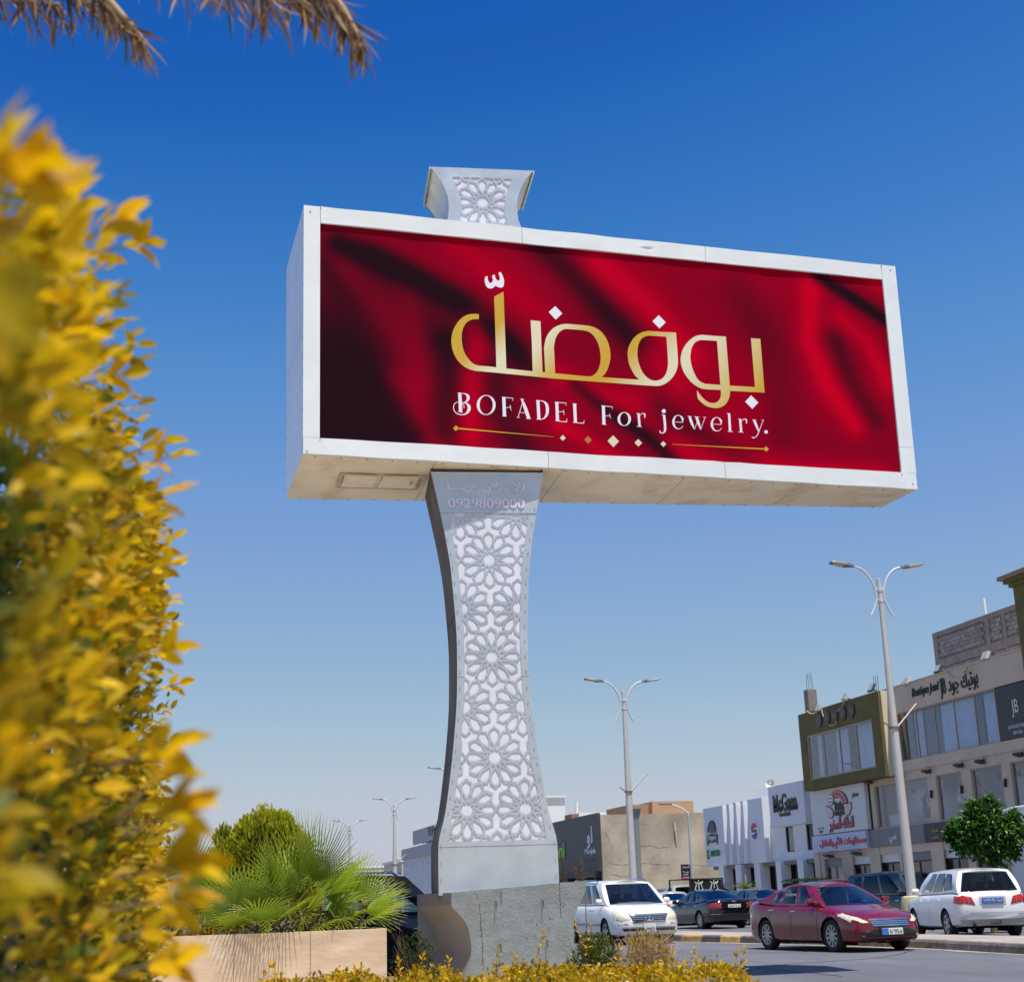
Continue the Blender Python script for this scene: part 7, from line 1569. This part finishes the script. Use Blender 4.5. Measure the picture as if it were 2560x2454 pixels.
# ---------------- travertine planter
trav = mat('travertine', (.60, .44, .30), .6, var=.20, scale=2.6, stretch=(.8, .8, 3.2), bump=.003, bscale=9, stain=(.76, .66, .55), stain_amt=.9, stain_scale=1.4, detail=12)
trav_t = mat('travertine_cap', (.62, .54, .44), .6, var=.1, scale=2)
PY = 14.2; pr = atY(*z8(1555, 1112), PY); pz = pr.z; po = Vector((pr.x - 1.5, PY, .09))
pl_ = thing('stone_planter', 'low planter walled with travertine slabs', 'planter', po)
xs = [pr.x, atY(*z8(1050, 1140), PY).x, atY(*z8(545, 1160), PY).x, atY(*z8(545, 1160), PY).x - 1.35, atY(*z8(545, 1160), PY).x - 2.7]
for a, b in zip(xs, xs[1:]): MB(po).box((b + .002, PY, .09), (a - .002, PY + .035, pz)).build('slab', trav, pl_, bev=.003)
for a, b in ((PY + .037, PY + .9), (PY + .902, PY + 1.8)): MB(po).box((pr.x - .035, a, .09), (pr.x, b, pz)).build('slab', trav, pl_, bev=.003)
MB(po).box((xs[-1], PY + .036, .09), (pr.x - .036, PY + .12, pz - .004)).build('inner_wall', trav_t, pl_); MB(po).box((pr.x - .12, PY + .121, .09), (pr.x - .036, PY + 1.8, pz - .004)).build('inner_wall', trav_t, pl_)
MB(po).box((xs[-1], PY + .121, .09), (pr.x - .121, PY + 1.8, pz - .10)).build('soil', soil, pl_)
# ---------------- fan palms
def fan_leaf_mesh(R_, nseg=34, span=200, droop=.3, fold=.35):
    vs, fs, cl = [], [], []
    for i in range(nseg):
        a = math.radians(-span / 2 + span * i / (nseg - 1)); L_ = R_ * (.72 + .28 * math.cos(a * .55)) * random.uniform(.93, 1.06); w0 = R_ * math.radians(span / nseg) * .165
        dx, dy = math.cos(a), math.sin(a); nx, ny = -dy, dx; k = len(vs); lift = fold * (1 if i % 2 else -1) * w0
        for t, ww in ((.03, .25), (.35, 1.0), (.6, .85), (.82, .45), (1.0, .02)):
            r_ = L_ * t; zz = -droop * R_ * t ** 2.2 * (.5 + .5 * abs(math.sin(a))) - (.10 * R_ * max(0, t - .7) * 3.3 * random.random()); wv = w0 * ww * (1 if t > .1 else .3)
            vs += [(dx * r_ + nx * wv, dy * r_ + ny * wv, zz + .5 * wv), (dx * r_, dy * r_, zz - .3 * wv), (dx * r_ - nx * wv, dy * r_ - ny * wv, zz + .5 * wv)]
            tipc = max(0, (t - .82)) * 3; cl += [(.13 + .24 * t + .22 * tipc, .22 + .22 * t, .012 + .010 * t, 1)] * 3
        for s_ in range(4):
            q = k + s_ * 3; fs += [(q, q + 1, q + 4, q + 3), (q + 1, q + 2, q + 5, q + 4)]
    me = bpy.data.meshes.new('leaf'); me.from_pydata(vs, [], fs); me.polygons.foreach_set('use_smooth', [True] * len(fs))
    ca = me.color_attributes.new('col', 'FLOAT_COLOR', 'POINT'); ca.data.foreach_set('color', np.array(cl, 'f').ravel()); me.materials.append(palm_leaf_m); return me
FAN = [fan_leaf_mesh(.56, 30, 160, .02), fan_leaf_mesh(.60, 25, 115, .06), fan_leaf_mesh(.50, 28, 180, .04), fan_leaf_mesh(.44, 24, 140, .26)]
DEAD = []
for k_ in (0, 3):
    me = FAN[k_].copy(); ca = me.color_attributes['col']; nv = len(me.vertices); q_ = np.tile(np.array([.30, .19, .09, 1], 'f'), (nv, 1)) * np.repeat(RNG.uniform(.6, 1.2, (nv // 15 + 1, 1)), 15, 0)[:nv]; q_[:, 3] = 1; ca.data.foreach_set('color', q_.astype('f').ravel()); DEAD.append(me)
FAN += DEAD
pet_m = mat('petiole', (.16, .20, .05), .5, var=.2, scale=6)
def fan_palm(label, base, leaves, group='fan palms in the planter'):
    r = thing('fan_palm', label, 'palm', base, 0, group)
    MB().lathe([(.07, -.05), (.10, .05), (.08, .16), (.04, .22)], (0, 0, 0), 10).build('trunk', bark, r, smooth=60)
    for j, (d, L_, k, s, face) in enumerate(leaves):
        d = Vector(d).normalized(); hub = d * L_ + Vector((0, 0, .1)); mid = d * L_ * .5 + Vector((0, 0, .14 + .05 * L_))
        MB().tube([(0, 0, .05), mid, hub], [.012, .009, .006], 6).build('petiole', pet_m, r, smooth=60)
        o = link('leaf', FAN[k], r); x = (d + Vector((0, 0, .25)) * random.uniform(.3, 1)).normalized(); f_ = Vector(face).normalized(); y = f_.cross(x).normalized(); z__ = x.cross(y)
        o.matrix_local = Matrix.Translation(hub) @ Matrix((x, y, z__)).transposed().to_4x4() @ Matrix.Scale(s, 4)
def base_at(px_, D_): p = atD(px_, 2345, D_); return Vector((p.x, p.y, pz - .12))
cam_side = -fy
# (direction, petiole length, leaf variant, scale, leaf normal)
def L(dx, dy, dz, ln, k, s, fx_=0, fy_=-1, fz=.4): return ((rx * dx + fy * dy + uz * dz), ln, k, s, (rx * fx_ + fy * fy_ + uz * fz))
fan_palm('largest fan palm, in the middle of the stone planter', base_at(715, 14.75), [L(.25, .1, 1, .52, 1, 1.25, .85, -.35, .2), L(.55, .0, 1, .55, 1, 1.15, .7, -.3, .5), L(-.3, .1, .9, .45, 0, 1.1, -.8, -.35, .3), L(.1, -.3, .75, .32, 0, .9, .5, -.4, .9), L(.9, -.1, .75, .52, 1, 1.1, .1, -.25, 1), L(-.7, -.1, .55, .42, 2, .95, -.2, -.7, .6), L(.55, -.5, .45, .35, 2, .9, .1, -.6, .8), L(-.35, -.6, .35, .30, 3, .9, -.1, -.6, .8), L(.9, .1, .38, .46, 2, .85, .1, -.4, .9), L(.0, .6, .9, .5, 0, 1.0, 0, -1, .2), L(.7, -.55, .12, .42, 3, .9, .1, -.4, .9), L(-.1, .2, 1.1, .42, 0, 1.0, .6, -.6, .2), L(.35, -.5, .02, .22, 4, .6, 0, -.3, 1), L(-.4, -.3, .05, .22, 5, .7, 0, -.3, 1)])
fan_palm('fan palm spreading over the planter edge towards the black SUV', base_at(815, 14.9), [L(.9, -.1, .40, .42, 1, .85, .1, -.4, .9), L(.6, .1, .70, .40, 1, .85, .4, -.5, .5), L(1, -.2, .25, .42, 2, .95, 0, -.2, 1), L(.5, -.6, .2, .35, 3, .95, .1, -.5, .8), L(.3, -.4, .0, .2, 4, .6, 0, -.2, 1), L(.2, -.3, .5, .32, 2, .8, 0, -.6, .7), L(.95, .2, .45, .45, 0, .85, .3, -.5, .7), L(.75, -.5, .0, .35, 3, .85, .1, -.3, .9), L(.2, .2, .8, .36, 0, .85, .5, -.5, .3)])
fan_palm('small fan palm at the near left end of the planter', base_at(505, 14.9), [L(.2, -.1, 1, .34, 0, .85, .1, -.9, .3), L(-.4, .1, .9, .36, 1, .85, -.3, -.7, .3), L(.45, -.2, .6, .34, 2, .75, .1, -.8, .4), L(-.5, -.2, .4, .3, 3, .75, -.1, -.6, .7), L(.1, -.5, .3, .25, 3, .7, 0, -.6, .8)])
fan_palm('fan palm mostly hidden by the golden hedge, left of the conifer', base_at(430, 15.8), [L(.3, .1, 1.1, .62, 0, 1.0, .2, -.9, .2), L(-.2, .1, 1.1, .6, 0, 1.0, -.1, -.9, .2), L(.5, -.2, .6, .45, 2, .9, 0, -.8, .5)])
fan_palm('young yellowing fan palm drooping over the planter front', base_at(640, 14.45), [L(-.25, -1, .30, .34, 3, .95, -.1, -.4, .8), L(.25, -1, .4, .36, 2, .95, 0, -.4, .9), L(.9, -.8, .45, .36, 2, .9, 0, -.4, .9), L(-.6, -.2, .8, .36, 2, .85, -.2, -.8, .4), L(.1, -.2, .7, .26, 2, .8, 0, -.9, .4)])
# small golden plant at the planter's front edge
gp = base_at(560, 14.6); gpt = thing('golden_ground_plant', 'tuft of small golden leaves on the planter edge', 'plant', gp)
n = 260; Pq = RNG.normal(0, 1, (n, 3)) * np.array([.17, .08, .05]) + np.array([0, 0, .14]); o = leaf_cloud('leaves', shapeA, Pq, RNG.normal(0, .6, (n, 3)) + np.array([[0, -.2, .8]]), RNG.uniform(.03, .05, n), gold_cols(n, RNG.random(n) * .3), gold_leaf, gpt); o['kind'] = 'stuff'
MB().tube([(0, 0, -.02), (0, 0, .12)], .008, 5).build('stem', stem_m, gpt)
# dry undergrowth between the palms
n = 900; Pq = np.stack([RNG.uniform(xs[-2], pr.x - .15, n), RNG.uniform(PY + .15, PY + 1.5, n), pz - .08 + .22 * RNG.random(n)], 1); dr = RNG.normal(0, .6, (n, 3)) + np.array([[0, 0, .5]])
r = RNG.random((n, 1)); o = leaf_cloud('undergrowth', leaf_shape(.10, 3, .2, .3), Pq, dr, RNG.uniform(.10, .26, n), np.array([.22, .13, .05]) * (1 - r) + np.array([.05, .09, .015]) * r, dry_m, None); tag(o, 'dry tangled undergrowth between the fan palms', 'undergrowth', kind='stuff')
# ---------------- rounded golden conifer behind the palms
cpx = atD(655, 2040, 16.0); co_ = Vector((cpx.x, cpx.y, pz - .12)); con = thing('golden_conifer', 'rounded yellow-green conifer behind the fan palms', 'tree', co_)
MB().tube([(0, 0, 0), (.02, 0, .5), (0, 0, 1.1)], [.06, .045, .02], 8).build('trunk', bark, con, smooth=60)
blobs = [(x, y + 38, a, b) for x, y, a, b in [(665, 2090, .40, .44), (590, 2145, .36, .4), (535, 2190, .30, .34), (730, 2110, .24, .34), (760, 2150, .16, .22), (560, 2060, .10, .14), (640, 2045, .18, .2), (700, 2035, .16, .18), (620, 2220, .40, .4), (520, 2260, .24, .3), (740, 2230, .28, .3), (598, 2050, .05, .10), (650, 2300, .40, .3)]]
SP, SD, SC = [], [], []
for px_, py_, rr, rh_ in blobs:
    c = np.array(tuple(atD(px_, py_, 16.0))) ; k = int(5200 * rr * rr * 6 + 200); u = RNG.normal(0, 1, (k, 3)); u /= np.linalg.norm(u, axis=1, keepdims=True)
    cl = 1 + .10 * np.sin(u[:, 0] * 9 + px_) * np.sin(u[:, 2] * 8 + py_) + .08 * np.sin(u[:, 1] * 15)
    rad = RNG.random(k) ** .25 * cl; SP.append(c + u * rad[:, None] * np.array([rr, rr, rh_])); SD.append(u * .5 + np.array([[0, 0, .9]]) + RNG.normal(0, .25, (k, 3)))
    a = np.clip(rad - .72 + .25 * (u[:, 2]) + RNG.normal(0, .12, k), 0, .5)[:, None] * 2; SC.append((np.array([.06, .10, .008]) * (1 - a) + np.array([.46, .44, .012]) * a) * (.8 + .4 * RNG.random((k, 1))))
SP = np.concatenate(SP); SD = np.concatenate(SD); SC = np.concatenate(SC)
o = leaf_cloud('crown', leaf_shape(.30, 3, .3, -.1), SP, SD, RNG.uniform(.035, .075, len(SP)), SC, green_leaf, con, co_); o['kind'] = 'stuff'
# ---------------- clipped tree on the median
tb = atD(*z7(1670, 1000), 40.5); tr_ = thing('median_tree', 'small round-crowned green tree behind the white SUV', 'tree', (tb.x, tb.y, .0)); to = Vector((tb.x, tb.y, 0))
tz0 = atD(*z7(1670, 800), 40.5).z
MB().tube([(0, 0, 0), (.02, 0, tz0 * .5), (0, .02, tz0 + .15)], [.10, .08, .06], 9).build('trunk', bark, tr_, smooth=60)
for a in range(5): MB().tube([(0, 0, tz0), (.5 * math.cos(a * 1.26), .5 * math.sin(a * 1.26), tz0 + .7)], [.04, .015], 6).build('limb', bark, tr_, smooth=60)
tbl = [(1640, 560, .85, .62), (1480, 590, .45, .4), (1760, 570, .60, .55), (1620, 430, .50, .40), (1720, 720, .55, .4), (1450, 680, .30, .28), (1850, 600, .38, .42), (1560, 480, .4, .35), (1860, 720, .25, .25), (1600, 660, .5, .4), (1380, 560, .16, .16), (1930, 560, .14, .18), (1690, 345, .18, .16), (1560, 380, .16, .14), (1340, 620, .10, .12), (1880, 460, .2, .18), (1700, 800, .22, .14)]
SP, SD, SC = [], [], []
for px_, py_, rr, rh_ in tbl:
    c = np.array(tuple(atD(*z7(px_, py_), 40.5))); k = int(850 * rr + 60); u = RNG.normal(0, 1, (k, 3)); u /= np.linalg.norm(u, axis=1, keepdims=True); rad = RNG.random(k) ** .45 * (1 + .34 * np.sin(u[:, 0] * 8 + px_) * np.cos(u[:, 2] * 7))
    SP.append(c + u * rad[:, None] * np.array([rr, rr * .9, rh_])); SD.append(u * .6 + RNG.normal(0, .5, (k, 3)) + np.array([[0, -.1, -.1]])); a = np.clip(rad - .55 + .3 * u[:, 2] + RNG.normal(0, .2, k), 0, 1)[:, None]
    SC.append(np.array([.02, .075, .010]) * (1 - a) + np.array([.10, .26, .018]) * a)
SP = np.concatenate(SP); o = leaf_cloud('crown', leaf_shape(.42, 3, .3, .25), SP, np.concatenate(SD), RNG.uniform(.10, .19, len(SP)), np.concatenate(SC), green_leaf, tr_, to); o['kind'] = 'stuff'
# ---------------- yuccas, hedge box and pampas in the distance
def yucca(label, px_, f, D_, s, col):
    b = atD(*f(*px_), D_); r = thing('yucca', label, 'plant', (b.x, b.y, max(0, b.z - s)), 0, 'spiky plants by the shops'); n = 46; u = RNG.normal(0, 1, (n, 3)); u[:, 2] = np.abs(u[:, 2]) * .8 - .1
    o = leaf_cloud('leaves', leaf_shape(.09, 3, .2, .12), np.tile(np.array([[0, 0, s]]), (n, 1)), u, RNG.uniform(.7, 1.0, n) * s, np.tile(np.array([col]), (n, 1)) * (.7 + .6 * RNG.random((n, 1))), palm_leaf_m, r, rollamp=.3); o['kind'] = 'stuff'
    MB().tube([(0, 0, -max(0, b.z - s) - .0), (0, 0, s)], .06, 7).build('trunk', bark, r)
yucca('bright green spiky plant in front of the white columns', (1492, 975), z5, 68, .8, (.20, .24, .04)); yucca('grey-green spiky plant before the plaster wall', (1160, 1000), z5, 82, .8, (.08, .11, .06)); yucca('dark spiky plant at the first white column', (1280, 990), z5, 72, .55, (.03, .04, .03))
q = atX(*z7(175, 975), 27.9); hb = thing('box_hedge', 'clipped low green hedge by the white restaurant corner', 'hedge', (27.9, q.y, .13)); n = 2600
Pq = np.stack([RNG.uniform(-.3, .3, n), RNG.uniform(-1.9, 1.9, n), RNG.uniform(.3, 1.62, n)], 1); ax_ = RNG.integers(0, 3, n); Pq[ax_ == 0, 0] = -.3; Pq[ax_ == 1, 2] = 1.62; o = leaf_cloud('leaves', leaf_shape(.5, 3, .3, .2), Pq, RNG.normal(0, 1, (n, 3)), RNG.uniform(.06, .10, n), np.tile(np.array([[.05, .08, .02]]), (n, 1)) * (.6 + .8 * RNG.random((n, 1))), green_leaf, hb); o['kind'] = 'stuff'
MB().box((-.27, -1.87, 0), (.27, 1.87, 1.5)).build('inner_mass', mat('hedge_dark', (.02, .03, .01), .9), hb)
for px_, lb in (((105, 905), 'dry pampas plume nearest the billboard column'), ((245, 905), 'dry pampas plume farther from the billboard column')):
    b = atD(*z5(*px_), 24.0); t_ = atD(*z5(px_[0] - 5, 745), 24.0); r = thing('pampas_grass', lb, 'grass', (b.x, b.y, 0), 0, 'dry pampas plumes'); hgt = t_.z
    MB().tube([(0, 0, 0), (.01, 0, hgt * .6), (-.03, 0, hgt)], [.012, .009, .005], 5).build('stalk', mat('dry_stalk', (.45, .33, .2), .9), r)
    n = 260; t = RNG.random(n); br = RNG.random(n) < .45; Pq = np.stack([-.03 + .01 * RNG.normal(0, 1, n) - br * t * .18, .02 * RNG.normal(0, 1, n), hgt - .42 + .42 * t + br * (.02 - .10 * t * t)], 1)
    o = leaf_cloud('plume', leaf_shape(.12, 3, .2, .5), Pq, np.stack([RNG.normal(-.2, .5, n), RNG.normal(0, .4, n), RNG.normal(-.4, .5, n)], 1), RNG.uniform(.05, .10, n), np.tile(np.array([[.46, .30, .18]]), (n, 1)) * (.7 + .5 * RNG.random((n, 1))), dry_m, r); o['kind'] = 'stuff'
# pink blossom in the show window
n = 500; u = RNG.normal(0, 1, (n, 3)); o = leaf_cloud('blossom', leaf_shape(.8, 3, .2, .2), u * np.array([.18, .22, .32]) + np.array([0, 0, 1.15]), RNG.normal(0, 1, (n, 3)), RNG.uniform(.06, .1, n), np.tile(np.array([[.75, .16, .36]]), (n, 1)) * (.7 + .5 * RNG.random((n, 1))), dry_m, fl); o['kind'] = 'stuff'
# ---------------- palm overhead: dead fronds hang into the top of the view
crown_c = atD(-260, -420, 4.4); pt_ = thing('date_palm', 'date palm with dry brown fronds hanging in from the top', 'palm', (crown_c.x, crown_c.y, 0)); oo_ = Vector((crown_c.x, crown_c.y, 0))
MB().tube([(0, 0, 0), (.03, 0, crown_c.z * .5), (0, 0, crown_c.z)], [.24, .2, .22], 14).build('trunk', mat('palm_trunk', (.22, .15, .10), .95, var=.4, scale=5, bump=.04, stretch=(1, 1, 3)), pt_, smooth=60)
def dry_frond(px_pts, D_, nl, ll, hang, width=.012, tipbunch=0):
    pts = [Vector(p) for p in catmull([tuple(atD(a, b - 18, d)) for (a, b), d in zip(px_pts, D_)], 6)]
    MB(oo_).tube(pts, [lerp(.018, .005, i / len(pts)) for i in range(len(pts))], 6).build('frond_stalk', mat('dry_stalk2', (.40, .27, .15), .8), pt_, smooth=60)
    n = int(nl * .62); ll = ll * 1.25; t = RNG.random(n) * (len(pts) - 1.01); i0 = t.astype(int); fr_ = t - i0; P = np.array([tuple(pts[i].lerp(pts[i + 1], f_)) for i, f_ in zip(i0, fr_)]); T = np.array([tuple((pts[i + 1] - pts[i]).normalized()) for i in i0])
    dirs = T * RNG.uniform(.1, .8, (n, 1)) + np.array([[0, 0, -1.0]]) * hang * RNG.uniform(.7, 1.5, (n, 1)) + RNG.normal(0, .26, (n, 3)); r = RNG.random((n, 1)); cols = np.array([.20, .11, .05]) * (1 - r) + np.array([.44, .29, .16]) * r; cols[RNG.random(n) < .35] *= .4; cols[RNG.random(n) < .03] = (.06, .12, .02)
    o = leaf_cloud('leaflets', leaf_shape(.06, 3, .4, .25), P, dirs, RNG.uniform(.5, 1.15, n) * ll, cols, dry_m, pt_, oo_, rollamp=1.2); o['kind'] = 'stuff'
dry_frond([(-260, -420), (-60, -220), (120, -80), (230, 0), (290, 60), (340, 110)], [4.4] * 6, 260, .14, .45)
dry_frond([(-260, -420), (-120, -120), (-20, 0), (70, 20), (150, 30)], [4.4, 4.5, 4.6, 4.6, 4.6], 130, .15, 1.0)
dry_frond([(-100, -150), (60, -40), (180, 10), (260, 40)], [4.5] * 4, 110, .14, .8)
dry_frond([(-260, -420), (50, -330), (300, -120), (420, -30), (520, -5), (680, 5), (780, 5), (845, 45), (885, 105)], [4.4, 4.3, 4.2, 4.2, 4.2, 4.2, 4.2, 4.2, 4.2], 260, .13, .8)
dry_frond([(780, -10), (840, 20), (880, 80), (905, 130)], [4.2] * 4, 190, .12, .45)
dry_frond([(230, -30), (290, 40), (340, 95), (358, 120)], [4.4] * 4, 170, .10, .5)
dry_frond([(540, -10), (660, 0), (760, 5), (820, 20)], [4.2] * 4, 90, .17, 1.0)
for i in range(6):   # living fronds above, out of view
    a = i * 1.05 + .3; e_ = crown_c + Vector((math.cos(a) * 1.3, math.sin(a) * 1.3, .9)); MB(oo_).tube([crown_c, crown_c.lerp(e_, .5) + Vector((0, 0, .45)), e_], [.03, .02, .006], 6).build('green_frond_stalk', pet_m, pt_)
    n = 90; t = RNG.random(n); P = np.array([tuple(crown_c.lerp(e_, float(q)) + Vector((0, 0, .45 * 4 * q * (1 - q)))) for q in t]); dn_ = np.array(tuple((e_ - crown_c).normalized())); sd = np.array([-dn_[1], dn_[0], 0]); sg = np.where(RNG.random(n) < .5, -1, 1)[:, None]
    o = leaf_cloud('green_leaflets', leaf_shape(.06, 3, .4, .2), P, dn_[None] * .6 + sd[None] * sg + np.array([[0, 0, .1]]), RNG.uniform(.25, .4, n), np.tile(np.array([[.06, .11, .03]]), (n, 1)), palm_leaf_m, pt_, oo_); o['kind'] = 'stuff'

# ---------------- driver of the white SUV: arm out of the window
drw = R4.matrix_basis
dl = thing('person', 'driver in dark clothes with bare arm raised at the white SUV window', 'person', R4.location, R4.rotation_euler.z)
def skin_body(pts, rad, m, parent, name='body'):
    me = bpy.data.meshes.new(name); ks = list(pts); ed = [(ks.index(a), ks.index(b)) for a, b in pts_edges]
    me.from_pydata([pts[k] for k in ks], ed, []); o = link(name, me, parent, m); sk = o.modifiers.new('skin', 'SKIN'); sb = o.modifiers.new('sub', 'SUBSURF'); sb.levels = 1; sb.render_levels = 2
    for i, k in enumerate(ks): me.skin_vertices[0].data[i].radius = (rad[k], rad[k])
    me.skin_vertices[0].data[0].use_root = True; return o
bx_ = drv_p.x - .22; by_ = .42
pts = dict(hip=(bx_, by_, .62), belly=(bx_ - .04, by_, .82), chest=(bx_ - .10, by_, 1.08), neck=(bx_ - .11, by_, 1.22), head=(bx_ - .09, by_, 1.34), crown=(bx_ - .09, by_, 1.42), shl=(bx_ - .10, by_ + .18, 1.12), ell=(bx_ + .02, by_ + .36, 1.10), wrl=(bx_ + .10, by_ + .30, 1.33), hal=(bx_ + .13, by_ + .27, 1.41), shr=(bx_ - .10, by_ - .18, 1.12), elr=(bx_ + .08, by_ - .26, .92), wrr=(bx_ + .32, by_ - .12, 1.0))
rad = dict(hip=.15, belly=.15, chest=.15, neck=.06, head=.09, crown=.07, shl=.07, ell=.05, wrl=.035, hal=.04, shr=.07, elr=.05, wrr=.035)
pts_edges = [('hip', 'belly'), ('belly', 'chest'), ('chest', 'neck'), ('neck', 'head'), ('head', 'crown'), ('chest', 'shl'), ('shl', 'ell'), ('ell', 'wrl'), ('wrl', 'hal'), ('chest', 'shr'), ('shr', 'elr'), ('elr', 'wrr')]
skin_body(pts, rad, mat('skin', (.42, .20, .12), .6), dl)
mb = MB(); mb.lathe([(.17, .55), (.175, .8), (.185, 1.05), (.12, 1.17), (.07, 1.2)], (bx_ - .06, by_, 0), 14); mb.build('shirt', mat('dark_shirt', (.03, .03, .035), .9), dl, smooth=60)
mb = MB(); mb.lathe([(.098, 1.36), (.10, 1.40), (.08, 1.45), (.02, 1.475)], (bx_ - .10, by_, 0), 12); mb.build('hair', mat('dark_hair', (.012, .01, .009), .8), dl, smooth=60)
for i in range(4): MB().tube([(bx_ + .12, by_ + .25 + .018 * i, 1.42), (bx_ + .15, by_ + .25 + .018 * i, 1.46), (bx_ + .17, by_ + .25 + .018 * i, 1.45)], [.010, .009, .007], 6).build('finger', mat('skin', ()), dl, smooth=60)
MB().tube([(bx_ + .11, by_ + .30, 1.40), (bx_ + .15, by_ + .315, 1.42)], [.011, .008], 6).build('thumb', mat('skin', ()), dl, smooth=60)
MB().tube([(bx_ + .095, by_ + .305, 1.315), (bx_ + .105, by_ + .297, 1.335)], .042, 10).build('wristwatch', chrome_m, dl)
